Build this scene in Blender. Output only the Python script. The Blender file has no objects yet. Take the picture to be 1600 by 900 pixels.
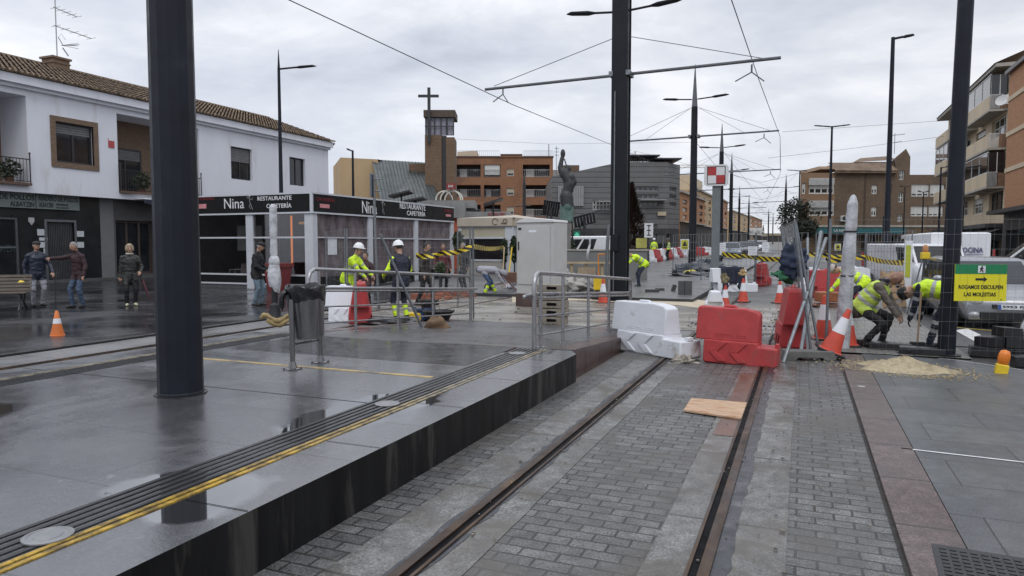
import bpy, math, random
import numpy as np
from mathutils import Vector, Matrix
R=math.radians
random.seed(7)
S=bpy.context.scene
COL=S.collection
# ---------------------------------------------------------------- camera maths (used to survey positions)
F=1100.;CH=1.68;YAW=math.atan(454/F);PIT=math.atan(67/F)
def ray(u,v):
    x=(u-800)/F;y=-(v-450)/F
    fx,fy=-math.sin(YAW),math.cos(YAW);rx,ry=math.cos(YAW),math.sin(YAW);cp,sp=math.cos(PIT),math.sin(PIT)
    fw=(fx*cp,fy*cp,-sp);up=(fx*sp,fy*sp,cp);rt=(rx,ry,0)
    return [fw[i]+x*rt[i]+y*up[i] for i in range(3)]
def G(u,v,z=0.):
    r=ray(u,v);t=(z-CH)/r[2];return Vector((r[0]*t,r[1]*t,z))
def gz(y): return 0. if y<22 else .01*(y-22)
def GG(u,v):
    p=G(u,v)
    for _ in range(12): p=G(u,v,gz(p.y))
    return p
def D(u,v,d):
    r=ray(u,v);return Vector((r[0]*d,r[1]*d,CH+r[2]*d))
def DG(u,d):
    p=D(u,383,d);return Vector((p.x,p.y,gz(p.y)))
def PX(u,v,x):
    r=ray(u,v);t=x/r[0];return Vector((x,r[1]*t,CH+r[2]*t))
def PY(u,v,y):
    r=ray(u,v);t=y/r[1];return Vector((r[0]*t,y,CH+r[2]*t))
# ---------------------------------------------------------------- mesh builder
class MB:
    def __init__(s,at=None,M=None):
        s.v=[];s.f=[];s.m=[];s.M=M
        s.o=Vector((0,0,0)) if at is None else Vector(at.location if hasattr(at,'location') else at)
    def add(s,vs,fs,mi=0):
        b=len(s.v)
        for p in vs:
            p=Vector(p)
            if s.M is not None:p=s.M@p
            s.v.append(p-s.o)
        for f in fs:
            s.f.append([b+i for i in f]);s.m.append(mi)
        return s
    def box(s,x0,x1,y0,y1,z0,z1,mi=0):
        return s.add([(x0,y0,z0),(x1,y0,z0),(x1,y1,z0),(x0,y1,z0),(x0,y0,z1),(x1,y0,z1),(x1,y1,z1),(x0,y1,z1)],
          [(3,2,1,0),(4,5,6,7),(0,1,5,4),(1,2,6,5),(2,3,7,6),(3,0,4,7)],mi)
    def cbox(s,c,sz,rz=0,rx=0,ry=0,mi=0):
        m=Matrix.Translation(c)@Matrix.Rotation(rz,4,'Z')@Matrix.Rotation(ry,4,'Y')@Matrix.Rotation(rx,4,'X')
        a,b,d=sz[0]/2,sz[1]/2,sz[2]/2
        vs=[m@Vector(p) for p in((-a,-b,-d),(a,-b,-d),(a,b,-d),(-a,b,-d),(-a,-b,d),(a,-b,d),(a,b,d),(-a,b,d))]
        return s.add(vs,[(3,2,1,0),(4,5,6,7),(0,1,5,4),(1,2,6,5),(2,3,7,6),(3,0,4,7)],mi)
    def tube(s,pts,r,n=8,mi=0,caps=True,sq=1.):
        pts=[Vector(p) for p in pts];k=len(pts);rs=r if isinstance(r,(list,tuple)) else [r]*k
        t0=(pts[1]-pts[0]).normalized()
        a=Vector((0,0,1)) if abs(t0.z)<.9 else Vector((1,0,0))
        nx=t0.cross(a).normalized();vs=[];fs=[]
        for i,p in enumerate(pts):
            if i==0:t=pts[1]-p
            elif i==k-1:t=p-pts[i-1]
            else:t=(pts[i+1]-p).normalized()+(p-pts[i-1]).normalized()
            t=t.normalized();nx=(nx-t*nx.dot(t)).normalized();ny=t.cross(nx)
            for j in range(n):
                an=2*math.pi*(j+.5)/n;vs.append(p+nx*math.cos(an)*rs[i]+ny*math.sin(an)*rs[i]*sq)
        for i in range(k-1):
            for j in range(n):
                fs.append((i*n+j,i*n+(j+1)%n,(i+1)*n+(j+1)%n,(i+1)*n+j))
        if caps:
            fs.append(tuple(range(n-1,-1,-1)));fs.append(tuple(range((k-1)*n,k*n)))
        return s.add(vs,fs,mi)
    def lathe(s,prof,n=16,c=(0,0,0),mi=0,sx=1,sy=1,caps=True):
        vs=[];fs=[];k=len(prof)
        for r,z in prof:
            for j in range(n):
                a=2*math.pi*j/n;vs.append((c[0]+r*sx*math.cos(a),c[1]+r*sy*math.sin(a),c[2]+z))
        for i in range(k-1):
            for j in range(n):fs.append((i*n+j,i*n+(j+1)%n,(i+1)*n+(j+1)%n,(i+1)*n+j))
        if caps:
            fs.append(tuple(range(n-1,-1,-1)));fs.append(tuple(range((k-1)*n,k*n)))
        return s.add(vs,fs,mi)
    def prism(s,poly,ax,a,b,mi=0,shrink=None):
        n=len(poly)
        def q(p,t):
            return {'x':(t,p[0],p[1]),'y':(p[0],t,p[1]),'z':(p[0],p[1],t)}[ax]
        ar=sum(poly[i][0]*poly[(i+1)%n][1]-poly[(i+1)%n][0]*poly[i][1] for i in range(n))
        if (ar<0)!=(ax=='y'):poly=poly[::-1]
        vs=[q(p,a) for p in poly]+[q(p,b) for p in poly]
        fs=[tuple(range(n-1,-1,-1)),tuple(range(n,2*n))]+[(i,(i+1)%n,n+(i+1)%n,n+i) for i in range(n)]
        if b<a: fs=[f[::-1] for f in fs]
        return s.add(vs,fs,mi)
    def ell(s,c,r,nu=14,nv=8,mi=0,M=None):
        vs=[];fs=[]
        if not isinstance(r,(tuple,list)):r=(r,r,r)
        for i in range(nv+1):
            ph=math.pi*i/nv
            for j in range(nu):
                th=2*math.pi*j/nu
                p=Vector((r[0]*math.sin(ph)*math.cos(th),r[1]*math.sin(ph)*math.sin(th),-r[2]*math.cos(ph)))
                if M is not None:p=M@p
                vs.append(p+Vector(c))
        for i in range(nv):
            for j in range(nu):fs.append((i*nu+j,i*nu+(j+1)%nu,(i+1)*nu+(j+1)%nu,(i+1)*nu+j))
        return s.add(vs,fs,mi)
    def sheet(s,poly,z,mi=0):
        return s.add([(p[0],p[1],z) for p in poly],[tuple(range(len(poly)))],mi)
    def rect(s,x0,x1,y0,y1,z,mi=0): return s.sheet([(x0,y0),(x1,y0),(x1,y1),(x0,y1)],z,mi)
    def quad(s,a,b,c,d,mi=0): return s.add([a,b,c,d],[(0,1,2,3)],mi)
    def build(s,name,mats,parent=None,smooth=None,bevel=0,at=None,seg=2):
        me=bpy.data.meshes.new(name)
        o=Vector(at) if at is not None else None
        vs=[tuple(p-o) for p in s.v] if o is not None else [tuple(p) for p in s.v]
        me.from_pydata(vs,[],s.f)
        for m in (mats if isinstance(mats,(list,tuple)) else [mats]):me.materials.append(m)
        me.polygons.foreach_set('material_index',s.m)
        if smooth is not None:
            me.polygons.foreach_set('use_smooth',[True]*len(s.f));me.update()
            me.set_sharp_from_angle(angle=R(smooth))
        me.update()
        ob=bpy.data.objects.new(name,me);COL.objects.link(ob)
        if parent is not None:ob.parent=parent
        if o is not None:ob.location=o
        if bevel:
            b=ob.modifiers.new('bevel','BEVEL');b.width=bevel;b.segments=seg;b.limit_method='ANGLE';b.angle_limit=R(40)
        return ob
def tag(o,label,cat,group=None):
    o['label']=label;o['category']=cat
    if group:o['group']=group
    return o
def thing(name,label,cat,loc=(0,0,0),rz=0,group=None):
    o=bpy.data.objects.new(name,None);COL.objects.link(o);o.empty_display_size=.2
    o.location=loc;o.rotation_euler=(0,0,rz);return tag(o,label,cat,group)
def struct(name,mb,mats,**k):
    o=mb.build(name,mats,**k);o['kind']='structure';return o
def dup(root,loc,rz=None,label=None,group=None,sc=None,rot=None):
    r=root.copy();COL.objects.link(r);r.location=loc
    if rz is not None:r.rotation_euler=(0,0,rz)
    if rot is not None:r.rotation_euler=rot
    if sc is not None:r.scale=sc if isinstance(sc,(tuple,list)) else (sc,sc,sc)
    if label:r['label']=label
    if group:r['group']=group
    for ch in list(root.children):
        c=ch.copy();COL.objects.link(c);c.parent=r
        for g in list(ch.children):
            d=g.copy();COL.objects.link(d);d.parent=c
    return r
# ---------------------------------------------------------------- materials
def nodes(name):
    m=bpy.data.materials.new(name);m.use_nodes=True;nt=m.node_tree
    return m,nt,nt.nodes['Principled BSDF'],nt.links
def rgb(c): return (c[0],c[1],c[2],1) if not isinstance(c,(int,float)) else (c,c,c,1)
def N(nt,t,**k):
    n=nt.nodes.new(t)
    for a,b in k.items():
        if a in n.inputs: n.inputs[a].default_value=b
        else: setattr(n,a,b)
    return n
def coord(nt,mode='Object',sc=(1,1,1),rot=(0,0,0)):
    t=nt.nodes.new('ShaderNodeTexCoord');m=nt.nodes.new('ShaderNodeMapping')
    m.inputs['Scale'].default_value=sc;m.inputs['Rotation'].default_value=rot
    nt.links.new(t.outputs[mode],m.inputs[0]);return m.outputs[0]
def noise(nt,vec,scale,detail=4,rough=.55,dist=0):
    n=N(nt,'ShaderNodeTexNoise');n.inputs['Scale'].default_value=scale;n.inputs['Detail'].default_value=detail
    n.inputs['Roughness'].default_value=rough;n.inputs['Distortion'].default_value=dist
    nt.links.new(vec,n.inputs['Vector']);return n.outputs['Fac']
def ramp(nt,fac,stops):
    r=nt.nodes.new('ShaderNodeValToRGB');e=r.color_ramp.elements
    while len(e)<len(stops):e.new(.5)
    for i,(p,c) in enumerate(stops):e[i].position=p;e[i].color=rgb(c)
    nt.links.new(fac,r.inputs[0]);return r.outputs[0]
def mixc(nt,fac,a,b,mode='MIX'):
    m=nt.nodes.new('ShaderNodeMix');m.data_type='RGBA';m.blend_type=mode
    for s,k in((fac,0),(a,6),(b,7)):
        if hasattr(s,'links') or hasattr(s,'is_linked'):nt.links.new(s,m.inputs[k])
        else:m.inputs[k].default_value=s if isinstance(s,(int,float)) and k==0 else rgb(s)
    return m.outputs[2]
def math_(nt,op,a,b=0.,c=None):
    m=nt.nodes.new('ShaderNodeMath');m.operation=op
    for i,s in enumerate((a,b,c)):
        if s is None:continue
        if hasattr(s,'is_linked'):nt.links.new(s,m.inputs[i])
        else:m.inputs[i].default_value=s
    return m.outputs[0]
def bump(nt,pb,h,strength=.3,dist=.01):
    b=nt.nodes.new('ShaderNodeBump');b.inputs['Strength'].default_value=strength;b.inputs['Distance'].default_value=dist
    nt.links.new(h,b.inputs['Height']);nt.links.new(b.outputs[0],pb.inputs['Normal'])
def mat(name,col,rough=.5,metal=0,var=.18,sc=4.,bp=.0,bs=40.,rv=.1,dirt=None,dsc=1.5,dth=.55,spec=.5,coat=0,stretch=(1,1,1)):
    m,nt,pb,L=nodes(name);v=coord(nt,sc=stretch);c=tuple(col)
    f=noise(nt,v,sc,5,.6)
    lo=tuple(x*(1-var) for x in c);hi=tuple(min(1,x*(1+var)) for x in c)
    out=ramp(nt,f,[(.3,lo),(.7,hi)])
    if dirt is not None:
        g=noise(nt,v,dsc,6,.65,.4);k=ramp(nt,g,[(dth,0.),(min(.99,dth+.14),1.)])
        out=mixc(nt,k,out,dirt)
    L.new(out,pb.inputs['Base Color'])
    rr=noise(nt,v,sc*1.7,3);mr=nt.nodes.new('ShaderNodeMapRange');mr.inputs[1].default_value=.3;mr.inputs[2].default_value=.7
    mr.inputs[3].default_value=max(.02,rough-rv);mr.inputs[4].default_value=min(1,rough+rv)
    L.new(rr,mr.inputs[0]);L.new(mr.outputs[0],pb.inputs['Roughness'])
    pb.inputs['Metallic'].default_value=metal;pb.inputs['Specular IOR Level'].default_value=spec
    if coat:pb.inputs['Coat Weight'].default_value=coat;pb.inputs['Coat Roughness'].default_value=.05
    if bp:bump(nt,pb,noise(nt,v,bs,4),bp,.01)
    return m
def emis(name,col,st):
    m,nt,pb,L=nodes(name);pb.inputs['Base Color'].default_value=rgb(tuple(x*.3 for x in col));pb.inputs['Emission Color'].default_value=rgb(col);pb.inputs['Emission Strength'].default_value=st;return m
def brickvec(nt,kind):
    # kind 'wall' -> (x+y, z) for axis aligned walls ; 'flat' -> (x,y) ; 'flaty' -> (y,x)
    t=nt.nodes.new('ShaderNodeTexCoord');sp=nt.nodes.new('ShaderNodeSeparateXYZ');cb=nt.nodes.new('ShaderNodeCombineXYZ')
    nt.links.new(t.outputs['Object'],sp.inputs[0])
    if kind=='wall':
        nt.links.new(math_(nt,'ADD',sp.outputs[0],sp.outputs[1]),cb.inputs[0]);nt.links.new(sp.outputs[2],cb.inputs[1])
    elif kind=='flat':
        nt.links.new(sp.outputs[0],cb.inputs[0]);nt.links.new(sp.outputs[1],cb.inputs[1])
    else:
        nt.links.new(sp.outputs[1],cb.inputs[0]);nt.links.new(sp.outputs[0],cb.inputs[1])
    return cb.outputs[0],t.outputs['Object'],sp
def brickmat(name,c1,c2,mortar,bw,bh,ms,kind='wall',rough=.8,rv=.12,wet=None,bstr=.5,offset=.5,bias=0.,stain=None,stsc=.6,stth=.55,fine=.15,msmooth=.1,bdist=.006,off2=2,speck=0):
    m,nt,pb,L=nodes(name);v,ob,sp=brickvec(nt,kind)
    b=nt.nodes.new('ShaderNodeTexBrick');b.offset=offset;b.offset_frequency=off2
    for k,x in(('Scale',1.),('Mortar Size',ms),('Mortar Smooth',msmooth),('Bias',bias),('Brick Width',bw),('Row Height',bh)):b.inputs[k].default_value=x
    b.inputs['Color1'].default_value=rgb(c1);b.inputs['Color2'].default_value=rgb(c2);b.inputs['Mortar'].default_value=rgb(mortar)
    L.new(v,b.inputs['Vector'])
    f=noise(nt,ob,9,6,.65);col=mixc(nt,fine*2,b.outputs['Color'],ramp(nt,f,[(.25,.25),(.75,1.)]),'MULTIPLY')
    if speck:
        sk=noise(nt,ob,75,2,.5);col=mixc(nt,speck,col,ramp(nt,sk,[(.33,.25),(.47,.95),(.56,1.),(.70,1.9)]),'MULTIPLY')
        sk2=noise(nt,ob,5,6,.75,.8);col=mixc(nt,speck*.7,col,ramp(nt,sk2,[(.36,.45),(.5,1.),(.62,1.45)]),'MULTIPLY')
    if stain is not None:
        g=noise(nt,ob,stsc,6,.6,.5);col=mixc(nt,ramp(nt,g,[(stth,0.),(min(.99,stth+.2),1.)]),col,stain)
    L.new(col,pb.inputs['Base Color'])
    hgt=math_(nt,'ADD',math_(nt,'MULTIPLY',b.outputs['Fac'],-1.),math_(nt,'MULTIPLY',noise(nt,ob,60,3),.25))
    bump(nt,pb,hgt,bstr,bdist)
    lo,hi=(rough-rv,rough+rv) if wet is None else wet
    g2=noise(nt,ob,.55 if wet else 2.,5,.6,.3)
    mr=nt.nodes.new('ShaderNodeMapRange');mr.inputs[1].default_value=.35;mr.inputs[2].default_value=.65;mr.inputs[3].default_value=lo;mr.inputs[4].default_value=hi
    L.new(g2,mr.inputs[0]);L.new(mr.outputs[0],pb.inputs['Roughness'])
    return m
def text_on(name,body,org,right,up,w,h,m,parent,depth=.006,bold=.0,align='L'):
    """lettering mesh fitted into a w x h box whose lower-left corner is org (world), parent at unrotated location"""
    cu=bpy.data.curves.new(name,'FONT');cu.body=body;cu.size=1;cu.extrude=.02;cu.offset=bold;cu.resolution_u=2
    ob=bpy.data.objects.new(name,cu);COL.objects.link(ob)
    dg=bpy.context.evaluated_depsgraph_get();me=bpy.data.meshes.new_from_object(ob.evaluated_get(dg))
    bpy.data.objects.remove(ob)
    xs=[v.co.x for v in me.vertices];ys=[v.co.y for v in me.vertices]
    x0,x1,y0,y1=min(xs),max(xs),min(ys),max(ys);sx=w/(x1-x0);sy=h/(y1-y0)
    right=Vector(right).normalized();up=Vector(up).normalized();nr=right.cross(up)
    o=Vector(org)-(parent.location if parent is not None else Vector((0,0,0)))
    for v in me.vertices:
        v.co=o+right*(v.co.x-x0)*sx+up*(v.co.y-y0)*sy+nr*(v.co.z/.02*depth*.5+depth*.5)
    me.materials.clear();me.materials.append(m);me.update()
    ob=bpy.data.objects.new(name,me);COL.objects.link(ob)
    if parent is not None:ob.parent=parent
    return ob
# ---------------------------------------------------------------- facade frame
class Fr:
    """a wall plane: origin o, horizontal unit U, outward normal Nn"""
    def __init__(s,o,U,Nn):s.o=Vector(o);s.U=Vector(U).normalized();s.n=Vector(Nn).normalized()
    def p(s,u,z,d=0.):return s.o+s.U*u+Vector((0,0,z))-s.n*d
    def pix(s,u,v):
        r=Vector(ray(u,v));c=Vector((0,0,CH));t=(s.o-c).dot(s.n)/r.dot(s.n);q=c+r*t
        return ((q-s.o).dot(s.U),q.z-s.o.z)
    def prect(s,ua,va,ub,vb):
        """pixel corners (upper-left, lower-right) -> u0,u1,z0,z1 on this plane, heights taken at the middle"""
        um=(ua+ub)/2;a=s.pix(ua,(va+vb)/2)[0];b=s.pix(ub,(va+vb)/2)[0]
        z1=s.pix(um,va)[1];z0=s.pix(um,vb)[1];return (min(a,b),max(a,b),z0,z1)
    def box(s,mb,u0,u1,z0,z1,d0,d1,mi=0):
        """box from depth d0 (front, may be negative = proud) to d1 (back)"""
        P=[s.p(u0,z0,d0),s.p(u1,z0,d0),s.p(u1,z0,d1),s.p(u0,z0,d1),s.p(u0,z1,d0),s.p(u1,z1,d0),s.p(u1,z1,d1),s.p(u0,z1,d1)]
        fs=[(3,2,1,0),(4,5,6,7),(0,1,5,4),(1,2,6,5),(2,3,7,6),(3,0,4,7)]
        if s.U.cross(Vector((0,0,1))).dot(s.n)<0:fs=[f[::-1] for f in fs]
        return mb.add(P,fs,mi)
    def wall(s,mb,u0,u1,z0,z1,holes=(),t=.25,mi=0,mr=None,bt=None):
        """front face with real openings and reveals; bt adds back wall thickness box sides"""
        mr=mi if mr is None else mr
        us=sorted({u0,u1,*[min(max(h[k],u0),u1) for h in holes for k in(0,1)]});zs=sorted({z0,z1,*[min(max(h[k],z0),z1) for h in holes for k in(2,3)]})
        fl=s.U.cross(Vector((0,0,1))).dot(s.n)<0
        def q(a,b,c,d,m):mb.add([a,b,c,d],[(3,2,1,0) if fl else (0,1,2,3)],m)
        for i in range(len(us)-1):
            for j in range(len(zs)-1):
                cu=(us[i]+us[i+1])/2;cz=(zs[j]+zs[j+1])/2
                if any(h[0]<cu<h[1] and h[2]<cz<h[3] for h in holes):continue
                q(s.p(us[i],zs[j]),s.p(us[i+1],zs[j]),s.p(us[i+1],zs[j+1]),s.p(us[i],zs[j+1]),mi)
        for h in holes:
            a,b,c,d=h[:4];tt=h[4] if len(h)>4 else t
            q(s.p(a,c),s.p(a,c,tt),s.p(a,d,tt),s.p(a,d),mr) if 0 else mb.add([s.p(a,c),s.p(a,c,tt),s.p(a,d,tt),s.p(a,d)],[(0,1,2,3)],mr)
            mb.add([s.p(b,c),s.p(b,d),s.p(b,d,tt),s.p(b,c,tt)],[(0,1,2,3)],mr)
            mb.add([s.p(a,c),s.p(b,c),s.p(b,c,tt),s.p(a,c,tt)],[(0,1,2,3)],mr)
            mb.add([s.p(a,d),s.p(a,d,tt),s.p(b,d,tt),s.p(b,d)],[(0,1,2,3)],mr)
    def window(s,T,h,mf,mg,d=.18,fw=.06,nv=1,nh=0,shutter=None,ms=None,sill=None,msill=None,name='window'):
        a,b,c,e=h[:4];mb=MB(T);k=.05
        for (x0,x1,z0,z1) in((a,a+fw,c,e),(b-fw,b,c,e),(a+fw,b-fw,c,c+fw),(a+fw,b-fw,e-fw,e)):s.box(mb,x0,x1,z0,z1,d-k,d+.02)
        for i in range(nv):
            x=a+(b-a)*(i+1)/(nv+1);s.box(mb,x-fw*.5,x+fw*.5,c+fw,e-fw,d-k*.8,d+.02)
        for i in range(nh):
            z=c+(e-c)*(i+1)/(nh+1);s.box(mb,a+fw,b-fw,z-fw*.4,z+fw*.4,d-k*.6,d+.02)
        w=mb.build(name,mf,T)
        g=MB(T);s.box(g,a+fw,b-fw,c+fw,e-fw,d,d+.012);g.build('pane',mg,w)
        if shutter:
            g=MB(T);n=max(3,int((e-c)*shutter/.1));zt=e-fw;zb=e-(e-c)*shutter
            for i in range(n):
                z1=zt-(zt-zb)*i/n;z0=zt-(zt-zb)*(i+.85)/n;s.box(g,a+fw,b-fw,z0,z1,d-.045,d-.008)
            g.build('shutter',ms,w)
        if sill:
            g=MB(T);s.box(g,a-.06,b+.06,c-.07,c-.003,-.06,d-.06);g.build('sill',msill or mf,w)
        return w
EXPO=0.12;SKYZ=1.9;SKYS=1.10
# ================================================================ render, camera, sky, sun
S.view_settings.view_transform='Standard';S.view_settings.look='None';S.view_settings.gamma=1;S.view_settings.exposure=EXPO
S.render.resolution_x=1024;S.render.resolution_y=576
S.cycles.max_bounces=6;S.cycles.transparent_max_bounces=8;S.cycles.caustics_reflective=False;S.cycles.caustics_refractive=False
S.cycles.use_denoising=True;S.cycles.sample_clamp_indirect=4
cd=bpy.data.cameras.new('camera');cam=bpy.data.objects.new('camera',cd);COL.objects.link(cam);S.camera=cam
cam.location=(0,0,CH);cam.rotation_euler=(R(90)-PIT,0,YAW);cd.sensor_width=36;cd.lens=F/1600*36;cd.clip_start=.05;cd.clip_end=3000
W=bpy.data.worlds.new('World');S.world=W;W.use_nodes=True;nt=W.node_tree;L=nt.links
bg=nt.nodes['Background'];bg.inputs['Strength'].default_value=.1
SEL,SAZ=R(48),R(150)
sky=nt.nodes.new('ShaderNodeTexSky');sky.sky_type='NISHITA';sky.sun_disc=False;sky.sun_elevation=SEL;sky.sun_rotation=SAZ
tc=nt.nodes.new('ShaderNodeTexCoord');mp=nt.nodes.new('ShaderNodeMapping');mp.inputs['Scale'].default_value=(1,1,2.6);mp.inputs['Location'].default_value=(.3,1.1,.4)
L.new(tc.outputs['Generated'],mp.inputs[0])
n1=noise(nt,mp.outputs[0],2.3,7,.55,.5);n2=noise(nt,mp.outputs[0],6.5,6,.6,.3)
cl=math_(nt,'ADD',math_(nt,'MULTIPLY',n1,.72),math_(nt,'MULTIPLY',n2,.28))
cc=ramp(nt,cl,[(.36,(.46,.49,.56)),(.46,(.57,.60,.67)),(.54,(.66,.683,.74)),(.63,(.81,.82,.85))])
sp=nt.nodes.new('ShaderNodeSeparateXYZ');L.new(tc.outputs['Generated'],sp.inputs[0])
# brighter towards the left of the street (west), brighter overhead as an overcast sky is
zen=nt.nodes.new('ShaderNodeMapRange');zen.inputs[1].default_value=.3;zen.inputs[2].default_value=1.;zen.inputs[3].default_value=1.;zen.inputs[4].default_value=SKYZ;L.new(sp.outputs[2],zen.inputs[0])
wst=nt.nodes.new('ShaderNodeMapRange');wst.inputs[1].default_value=-1.;wst.inputs[2].default_value=.6;wst.inputs[3].default_value=1.12;wst.inputs[4].default_value=.93;L.new(sp.outputs[0],wst.inputs[0])
vs=nt.nodes.new('ShaderNodeVectorMath');vs.operation='SCALE';L.new(cc,vs.inputs[0]);L.new(math_(nt,'MULTIPLY',math_(nt,'MULTIPLY',zen.outputs[0],wst.outputs[0]),SKYS*10.),vs.inputs['Scale'])
L.new(mixc(nt,.94,sky.outputs[0],vs.outputs[0]),bg.inputs['Color'])
sl=bpy.data.lights.new('sun','SUN');sl.energy=.7;sl.angle=R(25);sl.color=(1,.96,.9);so=bpy.data.objects.new('sun',sl);COL.objects.link(so)
so.rotation_euler=(R(90)-SEL,0,R(180)-SAZ)
# ================================================================ shared materials
M={}
M['asphalt']=mat('asphalt',(.05,.05,.053),.45,0,.25,3,.25,90,.2,dirt=(.075,.07,.066),dsc=.4)
M['concrete']=mat('track_concrete',(.25,.25,.245),.5,0,.3,2.2,.35,50,.22,dirt=(.135,.12,.10),dsc=1.3,dth=.47)
M['mud']=mat('muddy_screed',(.26,.24,.21),.34,0,.3,1.1,.5,14,.22,dirt=(.10,.085,.065),dsc=.9,dth=.46,stretch=(.5,1.6,1))
M['sandbed']=mat('sand_bed',(.50,.43,.32),.8,0,.15,3,.3,60,.1)
M['steel']=mat('stainless_steel',(.36,.36,.37),.32,.9,.12,6,0,0,.1)
M['galv']=mat('galvanised_steel',(.21,.225,.24),.45,.75,.2,12,0,0,.12)
M['wire']=mat('fence_wire',(.26,.27,.28),.5,.4,.1,12)
M['pole']=mat('dark_grey_pole_paint',(.012,.015,.022),.45,0,.25,3,.03,60,.1,dirt=(.03,.034,.042),dsc=3,dth=.62,spec=.22)
M['mast']=mat('dark_mast_paint',(.011,.013,.018),.5,0,.25,2,0,0,.1,dirt=(.07,.073,.08),dsc=2.2,dth=.70,spec=.25)
M['black']=mat('black_plastic',(.012,.012,.014),.4,0,.2,6)
M['glass']=mat('dark_glass',(.018,.020,.024),.06,0,.4,1.2,0,0,.03,spec=.8)
M['shopglass']=mat('shop_glass',(.022,.020,.022),.10,0,.7,1.0,0,0,.04,spec=.35)
M['white']=mat('white_paint',(.74,.76,.82),.6,0,.04,1.2,.08,30,.1,dirt=(.60,.60,.61),dsc=1.1,dth=.55,stretch=(1,1,.22))
M['whiteframe']=mat('white_frame',(.56,.58,.62),.35,0,.05,3)
M['frame']=mat('dark_window_frame',(.03,.03,.033),.4,0,.2,5)
M['red']=mat('red_plastic',(.40,.038,.040),.5,0,.16,5,.08,60,.14,dirt=(.27,.06,.052),dsc=2.6,dth=.56)
M['orange']=mat('orange_plastic',(.70,.09,.05),.5,0,.12,6,.04,60,.1)
M['wplastic']=mat('white_plastic',(.74,.76,.80),.5,0,.05,5,.05,40,.1,dirt=(.42,.39,.34),dsc=2.6,dth=.66)
M['wplastic2']=mat('dirty_white_plastic',(.60,.585,.54),.55,0,.1,5,.05,40,.1,dirt=(.35,.32,.27),dsc=2.6,dth=.6)
M['yellow']=mat('yellow_plastic',(.78,.55,.03),.45,0,.1,5)
M['rubber']=mat('black_rubber',(.02,.02,.021),.6,0,.3,8)
# ---------------------------------------------------------------- ground sheets
gb=MB();xs=[-200,-60,-11.3,-7.9,-2.5,2.2,14,60,200];ys=[-12,2,22,60,140,420]
for i in range(len(xs)-1):
    for j in range(len(ys)-1):
        a,b,c,d=xs[i],xs[i+1],ys[j],ys[j+1];z=-.05
        gb.quad((a,c,gz(c)+z),(b,c,gz(c)+z),(b,d,gz(d)+z),(a,d,gz(d)+z))
struct('ground',gb,mat('bare_ground',(.14,.13,.12),.6,0,.3,1.,.3,30,.2,dirt=(.09,.08,.07),dsc=.3))
def strip(name,x0,x1,y0,y1,z,m,step=22.):
    mb=MB()
    cuts=[y0]+([22.] if y0<22<y1 else [])+[y1]
    for a,b in zip(cuts,cuts[1:]):mb.quad((x0,a,gz(a)+z),(x1,a,gz(a)+z),(x1,b,gz(b)+z),(x0,b,gz(b)+z))
    return struct(name,mb,m)
PAV=brickmat('track_pavers',(.108,.108,.109),(.178,.178,.176),(.038,.036,.033),.215,.108,.0075,'flat',.55,.1,wet=(.38,.62),bstr=.75,offset=.5,stain=(.085,.078,.068),stsc=1.1,stth=.47,fine=.3,bdist=.009,off2=2,speck=.8)
PAV2=brickmat('side_pavers',(.092,.092,.094),(.145,.145,.145),(.042,.04,.037),.215,.105,.0065,'flat',.5,.1,wet=(.3,.55),bstr=.7,offset=.5,stain=(.22,.215,.2),stsc=1.2,stth=.58,fine=.2,bdist=.008,speck=.7)
strip('track_pavement',-2.56,.56,-8,60,0,PAV)
M['concrete']=brickmat('track_concrete',(.175,.172,.165),(.235,.232,.222),(.08,.075,.07),8.,1.45,.014,'flat',.5,.2,wet=(.2,.6),bstr=.4,stain=(.085,.076,.062),stsc=1.7,stth=.45,fine=.42,speck=.7)
def wobble(name,x0,x1,y0,y1,z,m,amp=.02,n=None):
    """concrete poured against pavers: slightly ragged long edges"""
    n=n or int((y1-y0)/.12);mb=MB();rnd=random.Random(int(x0*100)+5)
    L_=[x0+rnd.uniform(-amp,amp) for _ in range(n+1)];R_=[x1+rnd.uniform(-amp,amp) for _ in range(n+1)]
    for i in range(n):
        a=y0+(y1-y0)*i/n;b=y0+(y1-y0)*(i+1)/n;mb.quad((L_[i],a,gz(a)+z),(R_[i],a,gz(a)+z),(R_[i+1],b,gz(b)+z),(L_[i+1],b,gz(b)+z))
    return struct(name,mb,m)
RX=(-1.87,-.43)
wobble('rail_concrete',-2.24,-1.57,-6,24,.004,M['concrete'],.007,120)
wobble('rail_concrete',-.74,-.05,-6,24,.004,M['concrete'],.006,120)
M['bitumen']=mat('rail_joint_sealant',(.022,.024,.032),.3,0,.3,6,.3,40,.12,dirt=(.10,.10,.105),dsc=4,dth=.55)
for x in RX: wobble('rail_sealant',x-.075,x+.115,-6,22,.007,M['bitumen'],.018)
def rusty(name):
    m,nt,pb,L=nodes(name);v=coord(nt,sc=(1,.35,1));f=noise(nt,v,5,6,.65,.3)
    L.new(ramp(nt,f,[(.3,(.025,.018,.014)),(.5,(.058,.036,.024)),(.66,(.12,.068,.032)),(.76,(.42,.27,.07))]),pb.inputs['Base Color'])
    pb.inputs['Metallic'].default_value=.55;L.new(ramp(nt,noise(nt,v,9,4),[(.3,.28),(.7,.55)]),pb.inputs['Roughness']);return m
M['rust']=rusty('rusty_rail_steel');M['groove']=mat('rail_groove',(.004,.004,.005),.6,spec=.08)
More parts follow.
